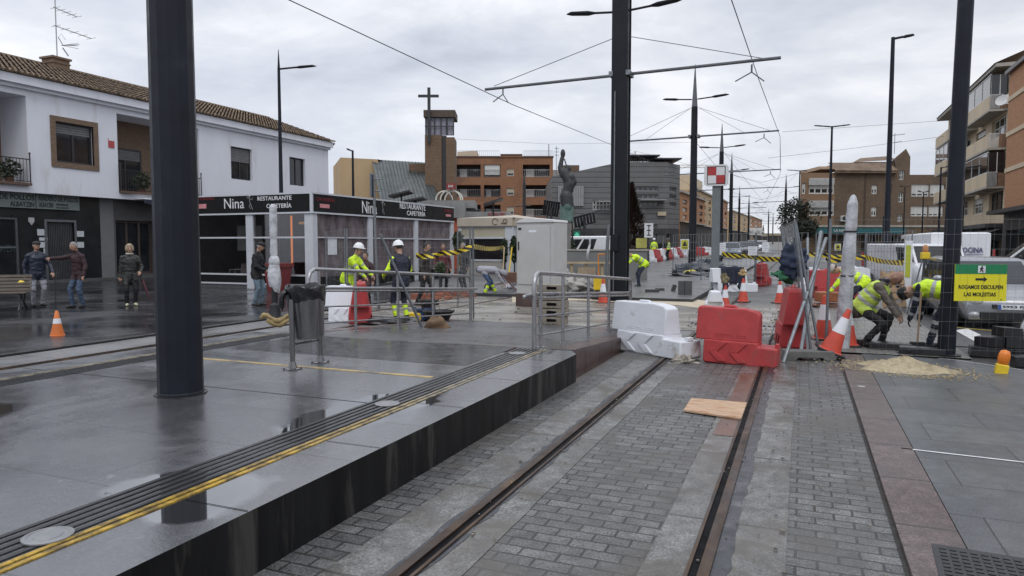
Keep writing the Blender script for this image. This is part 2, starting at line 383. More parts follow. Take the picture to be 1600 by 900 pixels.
def rail(x,side,y0=-6,y1=130):
    mb=MB();cuts=[y0,22,y1]
    for a,b in zip(cuts,cuts[1:]):
        za,zb=gz(a),gz(b)
        for (p,q,h,mi) in((-.030,.028,.02,0),(.028,.072,.008,1),(.072,.092,.016,0)):
            p_,q_=sorted((x+side*p,x+side*q))
            V=[(p_,a,za),(q_,a,za),(q_,b,zb),(p_,b,zb),(p_,a,za+h),(q_,a,za+h),(q_,b,zb+h),(p_,b,zb+h)]
            mb.add(V,[(3,2,1,0),(4,5,6,7),(0,1,5,4),(1,2,6,5),(2,3,7,6),(3,0,4,7)],mi)
    return struct('tram_rail',mb,[M['rust'],M['groove']])
rail(RX[0],1);rail(RX[1],-1);rail(-8.56,-1);rail(-10.02,1)
# right kerb, slabs, excavation and road
KRB=brickmat('red_granite_kerb',(.115,.082,.077),(.15,.11,.104),(.03,.025,.022),6.,.93,.012,'flat',.5,.1,wet=(.3,.55),bstr=.4,fine=.3,stain=(.075,.06,.057),stsc=2,stth=.5,speck=.7)
mb=MB();mb.box(.545,.865,-6,11.75,-.05,.03)
struct('kerb',mb,KRB,bevel=.006)
mb=MB();mb.rect(.522,.548,-6,12,.006);struct('kerb_joint',mb,mat('dirt_joint',(.03,.027,.024),.8,0,.4,9,.5,60))
SLR=brickmat('right_slabs',(.085,.09,.096),(.115,.12,.126),(.03,.03,.031),1.05,.62,.006,'flat',.45,.1,wet=(.28,.6),bstr=.25,fine=.2,stain=(.055,.058,.062),stsc=.7,stth=.5,speck=.5)
mb=MB();poly=[(.87,-6),(9,-6),(9,5.0),(5.2,7.6),(3.9,9.2),(3.2,10.4),(2.62,11.2),(2.05,11.72),(1.5,11.86),(.87,11.9)]
mb.prism(poly,'z',-.05,.026);struct('pavement',mb,SLR)
mb=MB();ed=[(9,5.0),(5.2,7.6),(3.9,9.2),(3.2,10.4),(2.62,11.2),(2.05,11.72),(1.85,11.78)]
for a,b in zip(ed,ed[1:]):
    a=Vector(a);b=Vector(b);n=Vector((-(b-a).y,(b-a).x)).normalized()*-.06
    mb.quad((*a,.030),(*b,.030),(*(b+n*.9),.030),(*(a+n*.9),.030))
struct('pavement_edge',mb,mat('wet_edge_stone',(.30,.31,.32),.3,0,.2,4))
mb=MB();a=G(1408,700,.03);b=G(1600,722,.03);d=(b-a).normalized();nn=Vector((-d.y,d.x,0))*.014;b=a+d*6
mb.quad(a-nn,b-nn,b+nn,a+nn);struct('painted_line',mb,mat('thin_white_line',(.62,.63,.64),.5,0,.2,12))
strip('excavation',.9,5.5,8,13.6,-.012,mat('wet_dug_soil',(.045,.042,.040),.5,0,.45,3,.8,25,.2,dirt=(.09,.085,.08),dsc=2))
strip('road',2.35,13.5,13.6,330,.0,M['asphalt'])
strip('pavement',13.5,60,8,330,.12,brickmat('far_pavement',(.17,.165,.16),(.2,.2,.19),(.08,.08,.08),.4,.4,.01,'flat',.6,.1))
strip('cross_pavers',-.4,2.35,12.1,24,.008,brickmat('dug_pavers',(.20,.195,.18),(.25,.24,.225),(.07,.065,.06),.2,.1,.01,'flat',.55,.1,wet=(.3,.6),bstr=.6,stain=(.10,.09,.075),stsc=1.2,stth=.5))
strip('track_pavement',.56,2.35,24,60,.004,PAV2)
# crossing in the works: wet screed, sand bed, raised paved plateau
wobble('construction_ground',-11.1,.2,14.0,20.6,.012,M['mud'],.1,30)
mb=MB();q=[G(800,474),G(905,470),G(1060,478),G(1120,486),G(1120,474),G(1075,466),G(960,460),G(800,462)]
mb.sheet([(p.x,p.y) for p in q],.018);struct('sand_bed',mb,M['sandbed'])
PLT=brickmat('plateau_pavers',(.14,.14,.143),(.175,.175,.176),(.06,.06,.06),.3,.12,.008,'flat',.5,.1,wet=(.25,.5),bstr=.5,stain=(.09,.09,.092),stsc=.6,stth=.5)
mb=MB()
for a,b in((21.0,22.),(22.,64.)):
    mb.quad((-15,a,gz(a)+.10),(-2.95,a,gz(a)+.10),(-2.95,b,gz(b)+.10),(-15,b,gz(b)+.10))
mb.quad((-15,21,-.03),(-2.95,21,-.03),(-2.95,21,.1),(-15,21,.1),1);mb.quad((-2.95,21,-.03),(-2.95,64,gz(64)-.03),(-2.95,64,gz(64)+.1),(-2.95,21,.1),1)
struct('raised_pavement',mb,[PLT,mat('plateau_side',(.04,.04,.042),.6,0,.3,5)])
strip('road',-2.95,2.35,60,330,.002,mat('far_track_bed',(.19,.185,.175),.6,0,.25,1,.2,20,dirt=(.12,.11,.10),dsc=.5))
# left plaza, left track bed
PLZ=brickmat('plaza_slabs',(.030,.030,.033),(.045,.045,.049),(.012,.012,.013),.6,.4,.006,'flat',.35,.1,wet=(.07,.34),bstr=.18,fine=.2,stain=(.018,.018,.02),stsc=.5,stth=.5)
PLZ.node_tree.nodes['Principled BSDF'].inputs['IOR'].default_value=1.75
strip('plaza',-60,-11.22,-8,70,.03,PLZ)
mb=MB();mb.box(-11.24,-11.06,-8,14,-.02,.034);struct('kerb',mb,mat('black_wet_kerb',(.016,.016,.017),.35,0,.3,4))
strip('track_bed',-11.06,-7.8,-8,60,.002,brickmat('left_bed',(.19,.19,.193),(.23,.23,.232),(.09,.09,.09),.9,1.4,.012,'flat',.4,.1,wet=(.12,.5),bstr=.3,stain=(.09,.09,.09),stsc=.7,stth=.5))
# ---------------------------------------------------------------- platform
def platform_mat():
    m,nt,pb,L=nodes('wet_platform_slabs');v,ob,sp=brickvec(nt,'flat')
    b=nt.nodes.new('ShaderNodeTexBrick');b.offset=.5
    for k,x in(('Scale',1.),('Mortar Size',.007),('Mortar Smooth',.1),('Bias',0.),('Brick Width',1.25),('Row Height',.9)):b.inputs[k].default_value=x
    b.inputs['Color1'].default_value=rgb((.062,.064,.070));b.inputs['Color2'].default_value=rgb((.086,.088,.095));b.inputs['Mortar'].default_value=rgb((.022,.022,.023));L.new(v,b.inputs['Vector'])
    f=noise(nt,ob,14,6,.7);c=mixc(nt,.5,b.outputs['Color'],ramp(nt,f,[(.3,.35),(.7,1.)]),'MULTIPLY');c=mixc(nt,.5,c,ramp(nt,noise(nt,ob,80,2,.5),[(.33,.4),(.5,1.),(.70,1.9)]),'MULTIPLY');c=mixc(nt,ramp(nt,noise(nt,ob,7,3,.5),[(.70,0.),(.74,.5)]),c,(.22,.22,.225))
    pd=None
    for (cx,cy,rx,ry,an) in PUDDLES:
        mp=nt.nodes.new('ShaderNodeMapping');mp.vector_type='TEXTURE';mp.inputs['Location'].default_value=(cx,cy,0);mp.inputs['Rotation'].default_value=(0,0,an);mp.inputs['Scale'].default_value=(rx,ry,1)
        dn=N(nt,'ShaderNodeTexNoise');dn.inputs['Scale'].default_value=2.2;dn.inputs['Detail'].default_value=4;L.new(ob,dn.inputs['Vector'])
        va=nt.nodes.new('ShaderNodeVectorMath');va.operation='MULTIPLY_ADD';L.new(dn.outputs['Color'],va.inputs[0]);va.inputs[1].default_value=(.5,.5,0);va.inputs[2].default_value=(-.25,-.25,0)
        vb=nt.nodes.new('ShaderNodeVectorMath');vb.operation='ADD';L.new(ob,vb.inputs[0]);L.new(va.outputs[0],vb.inputs[1]);L.new(vb.outputs[0],mp.inputs[0])
        s2=nt.nodes.new('ShaderNodeSeparateXYZ');L.new(mp.outputs[0],s2.inputs[0])
        d=math_(nt,'SQRT',math_(nt,'ADD',math_(nt,'MULTIPLY',s2.outputs[0],s2.outputs[0]),math_(nt,'MULTIPLY',s2.outputs[1],s2.outputs[1])))
        k=math_(nt,'SUBTRACT',1.,math_(nt,'MINIMUM',math_(nt,'MAXIMUM',math_(nt,'MULTIPLY',math_(nt,'SUBTRACT',d,.85),6.),0.),1.))
        pd=k if pd is None else math_(nt,'MAXIMUM',pd,k)
    g=noise(nt,ob,1.1,7,.66,.6);ro=ramp(nt,g,[(.3,.10),(.45,.20),(.55,.27),(.7,.42)])
    L.new(math_(nt,'MULTIPLY_ADD',pd,2.4,2.45),pb.inputs['IOR'])
    ro=mixc(nt,pd,ro,.015);L.new(mixc(nt,pd,c,(.03,.031,.033)),pb.inputs['Base Color']);L.new(ro,pb.inputs['Roughness'])
    h=math_(nt,'ADD',math_(nt,'MULTIPLY',b.outputs['Fac'],-1.),math_(nt,'MULTIPLY',noise(nt,ob,70,3),.5))
    bn=nt.nodes.new('ShaderNodeBump');bn.inputs['Distance'].default_value=.004;L.new(h,bn.inputs['Height']);L.new(math_(nt,'MULTIPLY',math_(nt,'SUBTRACT',1.,pd),.35),bn.inputs['Strength']);L.new(bn.outputs[0],pb.inputs['Normal'])
    return m
pc=G(572,642,.34);pc2=G(760,545,.34);pc3=G(285,770,.34)
PUDDLES=[(pc.x,pc.y,1.0,.40,R(84)),(pc2.x,pc2.y,.9,.45,R(10)),(pc3.x,pc3.y,.5,.4,0),(-6.2,3.1,.5,.8,0)]
M['platform']=platform_mat()
M['granite']=mat('black_wet_granite',(.008,.008,.0085),.4,0,.6,2.5,.12,70,.14,spec=.22,dirt=(.055,.052,.048),dsc=2.2,dth=.52,stretch=(1,2.2,.3))
PZ=.34;PX0,PX1,PY1=-7.85,-2.55,8.40
mb=MB();y0=-5
pl=[(PX0,y0),(PX1,y0),(PX1,8.25),(-2.70,8.52),(-3.0,8.52),(PX0,8.52)]
mb.sheet(pl,PZ)
n=len(pl)
for i in range(n):
    a,b=pl[i],pl[(i+1)%n];mb.quad((*a,-.05),(*b,-.05),(*b,PZ),(*a,PZ),1)
struct('platform',mb,[M['platform'],M['granite']])
# edge slabs joints are geometry: thin dark gaps across the edge course
mb=MB()
for y in(.2,1.45,2.7,3.9,5.15,6.4,7.65): mb.rect(-2.98,-2.556,y,y+.007,PZ+.003)
struct('platform_joint',mb,M['groove'])
# ramp
RAMP=brickmat('ramp_slabs',(.10,.10,.108),(.135,.135,.142),(.04,.04,.042),1.6,.2,.012,'flat',.35,.1,wet=(.18,.42),bstr=.5,fine=.25,stain=(.07,.068,.066),stsc=.8,stth=.5)
def rz(y): return PZ if y<8.5 else max(.012,PZ-.06*(y-8.5))
mb=MB();mb.quad((-7.0,8.521,PZ),(-2.98,8.521,PZ),(-2.98,14.0,rz(14)),(-7.0,14.0,rz(14)));struct('ramp',mb,RAMP)
mb=MB()
V=[(-2.98,8.3,-.05),(-2.68,8.3,-.05),(-2.68,14,-.05),(-2.98,14,-.05),(-2.98,8.525,PZ+.004),(-2.68,8.525,PZ+.004),(-2.68,14,rz(14)+.004),(-2.98,14,rz(14)+.004)]
mb.add(V,[(3,2,1,0),(4,5,6,7),(1,2,6,5),(2,3,7,6),(3,0,4,7)]);struct('kerb',mb,brickmat('ramp_kerb',(.10,.062,.056),(.14,.088,.08),(.02,.018,.016),.7,5.,.012,'flaty',.4,.1,wet=(.22,.45),bstr=.5,fine=.3))
mb=MB();V=[(-7.3,8.53,-.05),(-7.0,8.53,-.05),(-7.0,14,-.05),(-7.3,14,-.05),(-7.3,8.53,PZ+.004),(-7.0,8.53,PZ+.004),(-7.0,14,rz(14)+.004),(-7.3,14,rz(14)+.004)]
mb.add(V,[(3,2,1,0),(4,5,6,7),(0,1,5,4),(2,3,7,6),(3,0,4,7),(1,2,6,5)]);struct('kerb',mb,bpy.data.materials['ramp_kerb'])
# tactile edge strips: ribs and worn yellow lines (ribs stand 4 mm proud)
M['rib']=mat('black_tactile_rib',(.014,.014,.016),.35,0,.3,8)
def wornyellow(name,flip=0):
    m,nt,pb,L=nodes(name);v=coord(nt);sp=nt.nodes.new('ShaderNodeSeparateXYZ');L.new(v,sp.inputs[0])
    k=math_(nt,'MINIMUM',math_(nt,'MAXIMUM',math_(nt,'ADD',math_(nt,'MULTIPLY',math_(nt,'SUBTRACT',sp.outputs[1],3.4),.45),math_(nt,'MULTIPLY_ADD',noise(nt,v,3.,5,.7),1.6,-.8)),0.),1.)
    if flip:k=1.
    c=mixc(nt,k,(.50,.31,.02),(.30,.255,.17));w=ramp(nt,noise(nt,v,9,6,.7),[(.42,1.),(.60,.25)]);L.new(mixc(nt,1.,c,w,'MULTIPLY'),pb.inputs['Base Color']);pb.inputs['Roughness'].default_value=.4;return m
M['tyel']=wornyellow('worn_yellow_line');M['tyel2']=wornyellow('faded_edge_line',1)
def edge_strip(xe,sg,yend):
    mb=MB()
    for k in range(5): x=xe+sg*(.11+.062*k);mb.box(min(x,x+sg*.03),max(x,x+sg*.03),-5,yend,PZ-.001,PZ+.006)
    struct('tactile_strip',mb,M['rib'])
    mb=MB()
    for k in(0,1): x=xe+sg*(.0+.052*k);mb.box(min(x,x+sg*.03),max(x,x+sg*.03),-5,yend,PZ-.001,PZ+.006)
    struct('edge_line',mb,M['tyel'] if sg<0 else M['tyel2'])
edge_strip(-3.0,-1,8.45);edge_strip(-7.40,1,8.45)
mb=MB()
for k in range(30):
    y=6.98+k*.05;mb.box(-6.85,-3.45,y,y+.022,PZ-.001,PZ+.005)
struct('tactile_paving',mb,mat('grey_tactile_rib',(.115,.117,.124),.16,0,.3,5,spec=.9))
mb=MB();mb.box(-6.55,-3.45,6.2,6.27,PZ-.001,PZ+.004);struct('yellow_line',mb,mat('pale_worn_yellow_line',(.42,.30,.11),.4,0,.35,9,0,0,.1,dirt=(.12,.11,.09),dsc=4,dth=.52))
mb=MB();mb.box(PX0+.02,-3.4,5.0,5.006,PZ-.001,PZ+.002);struct('platform_joint',mb,M['groove'])
# ================================================================ things on the platform
# big dark column
p=Vector((-5.17,4.68,PZ));T=thing('column','thick dark blue grey steel column standing on the wet platform in the foreground','column',p)
mb=MB();mb.lathe([(.200,0),(.200,.02),(.193,.03),(.184,4.),(.175,8.5)],14);mb.build('shaft',M['pole'],T,smooth=20)
mb=MB();mb.lathe([(.222,-.002),(.222,.012),(.195,.014)],14);mb.build('base_ring',M['black'],T)
# litter bin
T=thing('litter_bin','stainless steel litter bin lined with a black bag on the platform','bin',(-5.05,6.28,PZ))
brush=mat('brushed_dark_steel',(.20,.20,.205),.25,.85,.25,3,0,0,.08,stretch=(6,6,.4))
for s in(-1,1):
    mb=MB();mb.tube([(0,s*.235,0),(0,s*.235,.76)],.028,12);mb.lathe([(.075,0),(.075,.012),(.05,.02),(.03,.09)],12,(0,s*.235,0))
    for a in range(4):mb.lathe([(.012,0),(.012,.025)],6,(.09*math.cos(a*1.57+.8),s*.235+.09*math.sin(a*1.57+.8),0))
    mb.build('post',brush,T,smooth=40)
mb=MB();mb.tube([(0,-.235,.27),(0,.235,.27)],.012,8);mb.build('crossbar',brush,T,smooth=40)
BT=Matrix.Translation((0.02,0,.33))@Matrix.Rotation(R(4),4,'X')
mb=MB(M=BT);mb.lathe([(.165,0),(.178,.01),(.200,.52),(.190,.52),(.17,.02)],28,caps=True);mb.build('bin_body',brush,T,smooth=40)
rnd=random.Random(3);mb=MB(M=BT);n=40;vs=[];prof=[(.203,.42),(.207,.45),(.211,.50),(.214,.55),(.210,.57),(.19,.57),(.17,.50),(.12,.36)]
for i,(r,z) in enumerate(prof):
    for j in range(n):
        a=2*math.pi*j/n;k=1+.035*math.sin(5*a+i*1.3)+rnd.uniform(-.03,.03);zz=z+.014*math.sin(4*a+1)+rnd.uniform(-.008,.008)-(0.03*math.sin(a*3) if i==0 else 0);vs.append((r*k*math.cos(a),r*k*math.sin(a),zz))
mb.add(vs,[(i*n+j,i*n+(j+1)%n,(i+1)*n+(j+1)%n,(i+1)*n+j) for i in range(len(prof)-1) for j in range(n)]+[tuple(range((len(prof)-1)*n,len(prof)*n))])
M['bag']=mat('black_bin_bag',(.010,.010,.012),.22,0,.3,8,.6,30,.1)
mb.tube([(-.10,-.19,.52),(-.12,-.225,.50),(-.125,-.24,.44),(-.12,-.245,.38),(-.12,-.24,.33)],[.03,.035,.03,.03,.008],8)
mb.build('bin_bag',M['bag'],T,smooth=80)
# access covers in the tactile strip
for (u,v,l) in((75,838,'round pale grey access cover set in the tactile strip nearest the camera'),(605,631,'round pale access cover in the tactile strip beside the puddle'),(808,552,'small far round access cover at the end of the tactile strip')):
    q=G(u,v,PZ+.006);mb=MB();mb.lathe([(.105,0),(.105,.006),(.085,.008),(.083,.005),(.06,.005),(.058,.008)],24,q)
    tag(mb.build('access_cover',mat('cover_metal',(.24,.245,.25),.4,.2,.15,8),at=q,smooth=30),l,'cover')
# ---------------------------------------------------------------- ramp railings
def railing(x,side,label,y0=8.55,y1=13.9):
    T=thing('railing',label,'railing',(x,y0,PZ));f=lambda y:rz(y)
    hp=lambda y,h:(x,y,f(y)+h);ys=[y0,y0+1.05,y0+2.35,y0+3.65,y1]
    mb=MB(T)
    arc=[(x,y0-.12,f(y0)+.66),(x,y0-.13,f(y0)+.84),(x,y0-.08,f(y0)+.94),(x,y0+.02,f(y0)+.985)]
    mb.tube([(x,y0-.12,f(y0))]+arc+[hp(y1-.12,.985),hp(y1-.02,.95),hp(y1,.85),hp(y1,0)],.030,12);mb.build('top_rail',M['steel'],T,smooth=50)
    mb=MB(T);xs=x+side*.075;mb.tube([(xs,y0-.28,f(y0)+.69),(xs,y0+.1,f(y0)+.70),(xs,y1+.15,f(y1)+.70)],.026,12);mb.ell((xs,y0-.28,f(y0)+.69),.026,10,6)
    for y in ys[1:]:mb.tube([(x,y,f(y)+.62),(xs,y,f(y)+.68)],.009,6)
    mb.build('handrail',M['steel'],T,smooth=50)
    for h in(.66,.42,.17):
        mb=MB(T);mb.tube([hp(y0,h),hp(y1,h)],.014,8);mb.build('mid_rail',M['steel'],T,smooth=50)
    for y in ys[:-1]:
        mb=MB(T);mb.tube([hp(y+(.12 if y==y0 else 0),0),hp(y+(.12 if y==y0 else 0),.97)],.025,10);yy=y+(.12 if y==y0 else 0);mb.lathe([(.055,0),(.055,.012)],12,(x,yy,f(yy)));mb.build('post',M['steel'],T,smooth=50)
    return T
railing(-3.17,-1,'stainless steel railing along the ramp beside the white water barrier')
railing(-6.72,1,'stainless steel railing along the ramp behind the litter bin')
# ================================================================ water barriers
def barrier_mesh(c,T,mats,proto=True):
    L0=.56
    # half profile along X ; male step on the right (+x), overhang on the left (-x)
    out=[(-.50,0),(.64,0),(.66,.04),(.66,.30),(.36,.31),(.36,.80),(.33,.85),(.16,.88),(-.60,.88),(-.64,.85),(-.64,.36),(-.50,.345)]
    up=[(-.64,.36),(.36,.36),(.36,.80),(.30,.85),(.12,.885),(-.61,.885),(-.64,.86)]
    lo=[(-.50,.02),(-.47,0),(.63,0),(.66,.03),(.66,.30),(.36,.31),(.36,.37),(-.50,.37)]
    mb=MB()
    def slab(poly,w0,w1,z0,z1):
        n=len(poly);vs=[]
        for s in(-1,1):
            for (x,z) in poly:
                t=(z-z0)/(z1-z0);vs.append((x,s*(w0+(w1-w0)*t),z))
        fs=[tuple(range(n)),tuple(range(2*n-1,n-1,-1))]+[((i+1)%n,i,n+i,n+(i+1)%n) for i in range(n)]
        mb.add(vs,fs)
    slab(up,.195,.115,.36,.885);slab(lo,.235,.21,0,.37)
    b=mb.build('body',mats[0],T,smooth=30,bevel=.022,seg=3)
    # chevrons stand proud on both faces
    for s in(-1,1):
        mb=MB()
        for x0 in(-.42,-.10):
            for z0,z1,dx0,dx1 in((.04,.19,.17,.02),(.19,.345,.02,.17)):
                y=lambda z:s*((.235+(.21-.235)*z/.37))
                for (p,q) in((0,.13),):
                    P=[]
                    for (z,dx) in((z0,dx0),(z1,dx1)):
                        for xx in(p,q):
                            for e in(-.01,.022):P.append((x0+dx+xx,y(z)+s*e,z))
                    # idx: (z,x,e)
                    f=[(0,1,3,2),(4,6,7,5),(0,4,5,1),(2,3,7,6),(1,5,7,3),(0,2,6,4)]
                    mb.add(P,f if s<0 else [g[::-1] for g in f])
        mb.build('chevron',mats[0],T,bevel=.006)
    mb=MB();mb.tube([(-.24,0,.875),(-.2,0,.90),(-.06,0,.90),(-.02,0,.875)],[.03,.035,.035,.03],10,sq=.8);mb.build('fill_cap',mats[0],T,smooth=50)
    mb=MB();mb.prism([(.60,.30),(.66,.30),(.66,.36),(.60,.36)],'y',-.06,.06);mb.build('lug',mats[0],T,bevel=.008)
def barrier_at(c1,c2,label,mats,z=0,group=None):
    a=Vector(c1);b=Vector(c2);d=b-a;an=math.atan2(d.y,d.x);l=d.length
    T=thing('water_barrier',label,'barrier',(a+b)/2+Vector((-.07,0,z)),an,group);T.scale=(l/1.16,.9,.89);barrier_mesh(0,T,mats);return T
wa=barrier_at(G(962,545),G(1062,566),'white water filled barrier with dirty base standing across the tram track',[mat('white_barrier_plastic',(.66,.68,.72),.45,0,.06,5,.08,40,.14,dirt=(.33,.30,.25),dsc=2.8,dth=.59)])
wa.location+=Vector((.12,.25,0));wa.rotation_euler=(0,R(-1.2),wa.rotation_euler.z)
ra=barrier_at(G(1092,566),G(1207,575),'red water filled barrier lying across the tram track beside the white one',[M['red']])
ra.location+=Vector((.07,.22,0));ra.rotation_euler=(0,R(1.6),ra.rotation_euler.z)
text_on('embossed_lettering','SCOTBLOCK',(0,0,0),(1,0,0),(0,0,1),.5,.05,M['wplastic'],None,.004)
o=COL.objects['embossed_lettering'];o.parent=wa;o.location=(-.32,-.186,.42);o.rotation_euler=(R(-5),0,0)
text_on('embossed_lettering','SCOTBLOCK',(0,0,0),(1,0,0),(0,0,1),.5,.05,M['red'],None,.004)
o=COL.objects['embossed_lettering.001'];o.parent=ra;o.location=(-.32,-.186,.42);o.rotation_euler=(R(-5),0,0)
RB=barrier_at(G(508,504)+Vector((0,0,0)),G(560,506),'white water barrier behind the ramp railing by the litter bin',[M['wplastic']])
RB.location+=Vector((0,.3,0))
T=thing('water_barrier','red water barrier seen end on behind the ramp railing','barrier',G(563,507)+Vector((-.30,.45,0)),R(123));barrier_mesh(0,T,[M['red']])
# rag and debris by the white barrier
def lump(name,c,r,label,cat,m,seed=1,nu=22,nv=12,amp=.25,fr=3.,flat=True):
    rn=random.Random(seed);ph=[(rn.uniform(0,6),rn.uniform(0,6),rn.uniform(1,fr),rn.uniform(1,fr)) for _ in range(7)]
    mb=MB();vs=[];fs=[]
    for i in range(nv+1):
        t=(math.pi/2 if flat else math.pi)*i/nv
        for j in range(nu):
            a=2*math.pi*j/nu;k=1+amp*sum(math.sin(p[0]+a*round(p[2]))*math.cos(p[1]+t*p[3]*2) for p in ph)/3+rn.uniform(-.04,.04)
            zz=math.cos(t)*r[2]*k if flat else -math.cos(t)*r[2]*k
            vs.append((c[0]+r[0]*k*math.sin(t)*math.cos(a),c[1]+r[1]*k*math.sin(t)*math.sin(a),c[2]+zz))
    for i in range(nv):
        for j in range(nu):
            q=(i*nu+j,i*nu+(j+1)%nu,(i+1)*nu+(j+1)%nu,(i+1)*nu+j);fs.append(q[::-1] if flat else q)
    mb.add(vs,fs)
    return tag(mb.build(name,m,at=c,smooth=60),label,cat) if label else mb.build(name,m,at=c,smooth=60)
M['rag']=mat('dirty_rag',(.36,.33,.28),.8,0,.4,8,.6,30,.1,dirt=(.07,.06,.05),dsc=6,dth=.5)
lump('rag',G(1068,566),(.17,.1,.09),'crumpled dirty rag at the foot of the white barrier','rag',M['rag'],4,amp=.5,fr=6)
# plywood sheet
a,b,c,d=[G(*q,.012) for q in((1068,643),(1080,624),(1167,631),(1158,656))]
mb=MB();mb.prism([(p.x,p.y) for p in(a,b,c,d)],'z',.012,.028)
tag(mb.build('plywood_sheet',mat('plywood',(.50,.34,.22),.65,0,.22,4,.25,30,.1,dirt=(.30,.13,.05),dsc=3.2,dth=.5,stretch=(1.2,6,1)),at=(a+c)/2),'pale plywood sheet lying on the pavers against the rail','board')
mb=MB();mb.rect(-.70,-.53,6.35,9.6,.008);struct('rust_stain',mb,mat('rust_stained_concrete',(.125,.068,.05),.4,0,.4,3,.2,40,.15,dirt=(.14,.125,.11),dsc=2,dth=.55,stretch=(1,.5,1)))
# ================================================================ grey cabinet
T=thing('utility_cabinet','tall pale grey utility cabinet on a dark red stone plinth','cabinet',(-6.58,17.95,0))
mb=MB(T);mb.box(-7.19,-5.96,17.66,18.40,0,.36);mb.build('plinth',mat('plinth_stone',(.085,.055,.05),.5,0,.35,5,.3,40,.1),T,bevel=.01)
M['cab']=mat('cabinet_grey_paint',(.48,.48,.475),.5,0,.06,2.2,0,0,.06,dirt=(.35,.345,.33),dsc=1.1,dth=.62)
mb=MB(T);mb.box(-7.17,-5.98,17.68,18.36,.362,2.28);cb=mb.build('cabinet_body',M['cab'],T,bevel=.008)
mb=MB(T);mb.prism([(-7.19,2.283),(-5.96,2.283),(-5.98,2.34),(-6.80,2.42),(-7.1,2.34)],'y',17.64,18.38);mb.build('cabinet_roof',mat('cabinet_roof_paint',(.62,.62,.62),.45,0,.05,3),T,bevel=.01)
mb=MB(T);mb.box(-7.13,-6.10,17.655,17.677,.62,2.2);dr=mb.build('door',M['cab'],T,bevel=.006)
mb=MB(T);mb.box(-7.10,-7.07,17.63,17.653,1.55,1.78);mb.build('handle',M['black'],dr,bevel=.004)
mb=MB(T);mb.box(-7.1,-7.0,17.65,17.654,2.09,2.15);mb.build('lock_plate',M['black'],dr)
mb=MB(T);mb.box(-6.76,-6.52,17.650,17.654,2.02,2.08);mb.build('name_plate',M['wplastic'],dr);T.rotation_euler=(0,0,R(-12))
# stack of concrete blocks in front of it
bm_=mat('dirty_block',(.24,.21,.17),.8,0,.3,6,.5,30,.1,dirt=(.12,.10,.08),dsc=3)
q=G(860,508)
for k in range(5):
    mb=MB();mb.cbox((q.x+random.uniform(-.04,.04),q.y+.2,.09+.17*k),(.55,.38,.155),rz=random.uniform(-.08,.08));mb.cbox((q.x+.02,q.y+.01,.10+.17*k),(.22,.02,.06),mi=1)
    tag(mb.build('fence_block',[bm_,M['groove']],at=(q.x,q.y+.2,.01+.17*k),bevel=.02),['lowest','second lowest','middle','second from top','topmost'][k]+' muddy concrete fence block in the stack in front of the grey cabinet','block','stacked fence blocks')
# ================================================================ wrapped signal by the pavilion
M['wrap']=mat('white_plastic_wrap',(.50,.51,.54),.28,0,.3,6,1.,22,.12)
def wrapped(T,prof,ax0,lean=(0,0),seed=1,n=18):
    from mathutils import noise as mn
    p2=[]
    for (r0,z0),(r1,z1) in zip(prof,prof[1:]):
        m=max(1,int(abs(z1-z0)/.022))
        p2+=[(r0+(r1-r0)*q/m,z0+(z1-z0)*q/m) for q in range(m)]
    prof=p2+[prof[-1]];n=30
    rn=random.Random(seed);mb=MB();vs=[];k=len(prof)
    for i,(r,z) in enumerate(prof):
        for j in range(n):
            a=2*math.pi*j/n;q=r*(1+.07*mn.noise(Vector((math.cos(a)*1.3,math.sin(a)*1.3,z*2.2+seed)))+.16*abs(mn.noise(Vector((math.cos(a)*2.6,math.sin(a)*2.6,z*5+seed*3))))-.04+.04*mn.noise(Vector((math.cos(a)*6,math.sin(a)*6,z*30))));vs.append((lean[0]*z+q*math.cos(a),lean[1]*z+q*math.sin(a),z+rn.uniform(-.006,.006)))
    mb.add(vs,[(i*n+j,i*n+(j+1)%n,(i+1)*n+(j+1)%n,(i+1)*n+j) for i in range(k-1) for j in range(n)]+[tuple(range(n-1,-1,-1)),tuple(range((k-1)*n,k*n))])
    return mb
q=G(430,495);T=thing('traffic_signal','slim traffic signal wrapped in white plastic on a black post by the pavilion','signal',q)
mb=MB();mb.lathe([(.15,0),(.14,.02),(.11,.28),(.085,.3),(.075,.34)],14);mb.build('base_cover',M['black'],T,smooth=40)
mb=MB();mb.tube([(0,0,.3),(0,0,2.4)],.07,10);mb.build('post',M['black'],T,smooth=40)
pr=[(.07,1.02),(.10,1.06),(.12,1.12),(.12,1.2),(.085,1.26),(.07,1.33),(.085,1.5),(.083,1.72),(.074,1.8),(.085,1.9),(.092,2.2),(.09,2.36),(.078,2.42),(.084,2.48),(.078,2.58),(.03,2.63)]
wrapped(T,[(r*1.0,z) for r,z in pr],0,seed=4).build('plastic_wrap',M['wrap'],T,smooth=70)
mb=wrapped(T,[(.11,.70),(.14,.82),(.155,.95),(.14,1.08),(.11,1.2),(.125,1.28),(.11,1.36),(.08,1.42)],0,seed=8);
for v in mb.v:
    if v.z<.9 and v.x>0.05:v.z-=.25*(v.x/.2)
mb.build('loose_bag',M['wrap'],T,smooth=70)
# muddy rope/hose bundle (yellowish bumper) lying by the platform edge
q=G(428,524,.05);mb=MB();pts=[]
for i in range(18):
    a=-1.9+i*.21;pts.append((q.x+.0+.36*math.cos(a)-.1,q.y+.28*math.sin(a)+.2,.37+.05*math.sin(i)))
mb.tube(pts,[.04+.015*math.sin(i*1.6) for i in range(18)],10);mb.tube([(p_[0],p_[1],p_[2]-.08) for p_ in pts[2:-2]],[.045+.012*math.sin(i*2.1) for i in range(14)],10)
tag(mb.build('rope_coil',mat('muddy_rope',(.30,.22,.10),.75,0,.4,9,.7,40,.1),at=q,smooth=60),'muddy yellow coil of thick rope by the left platform edge','rope')
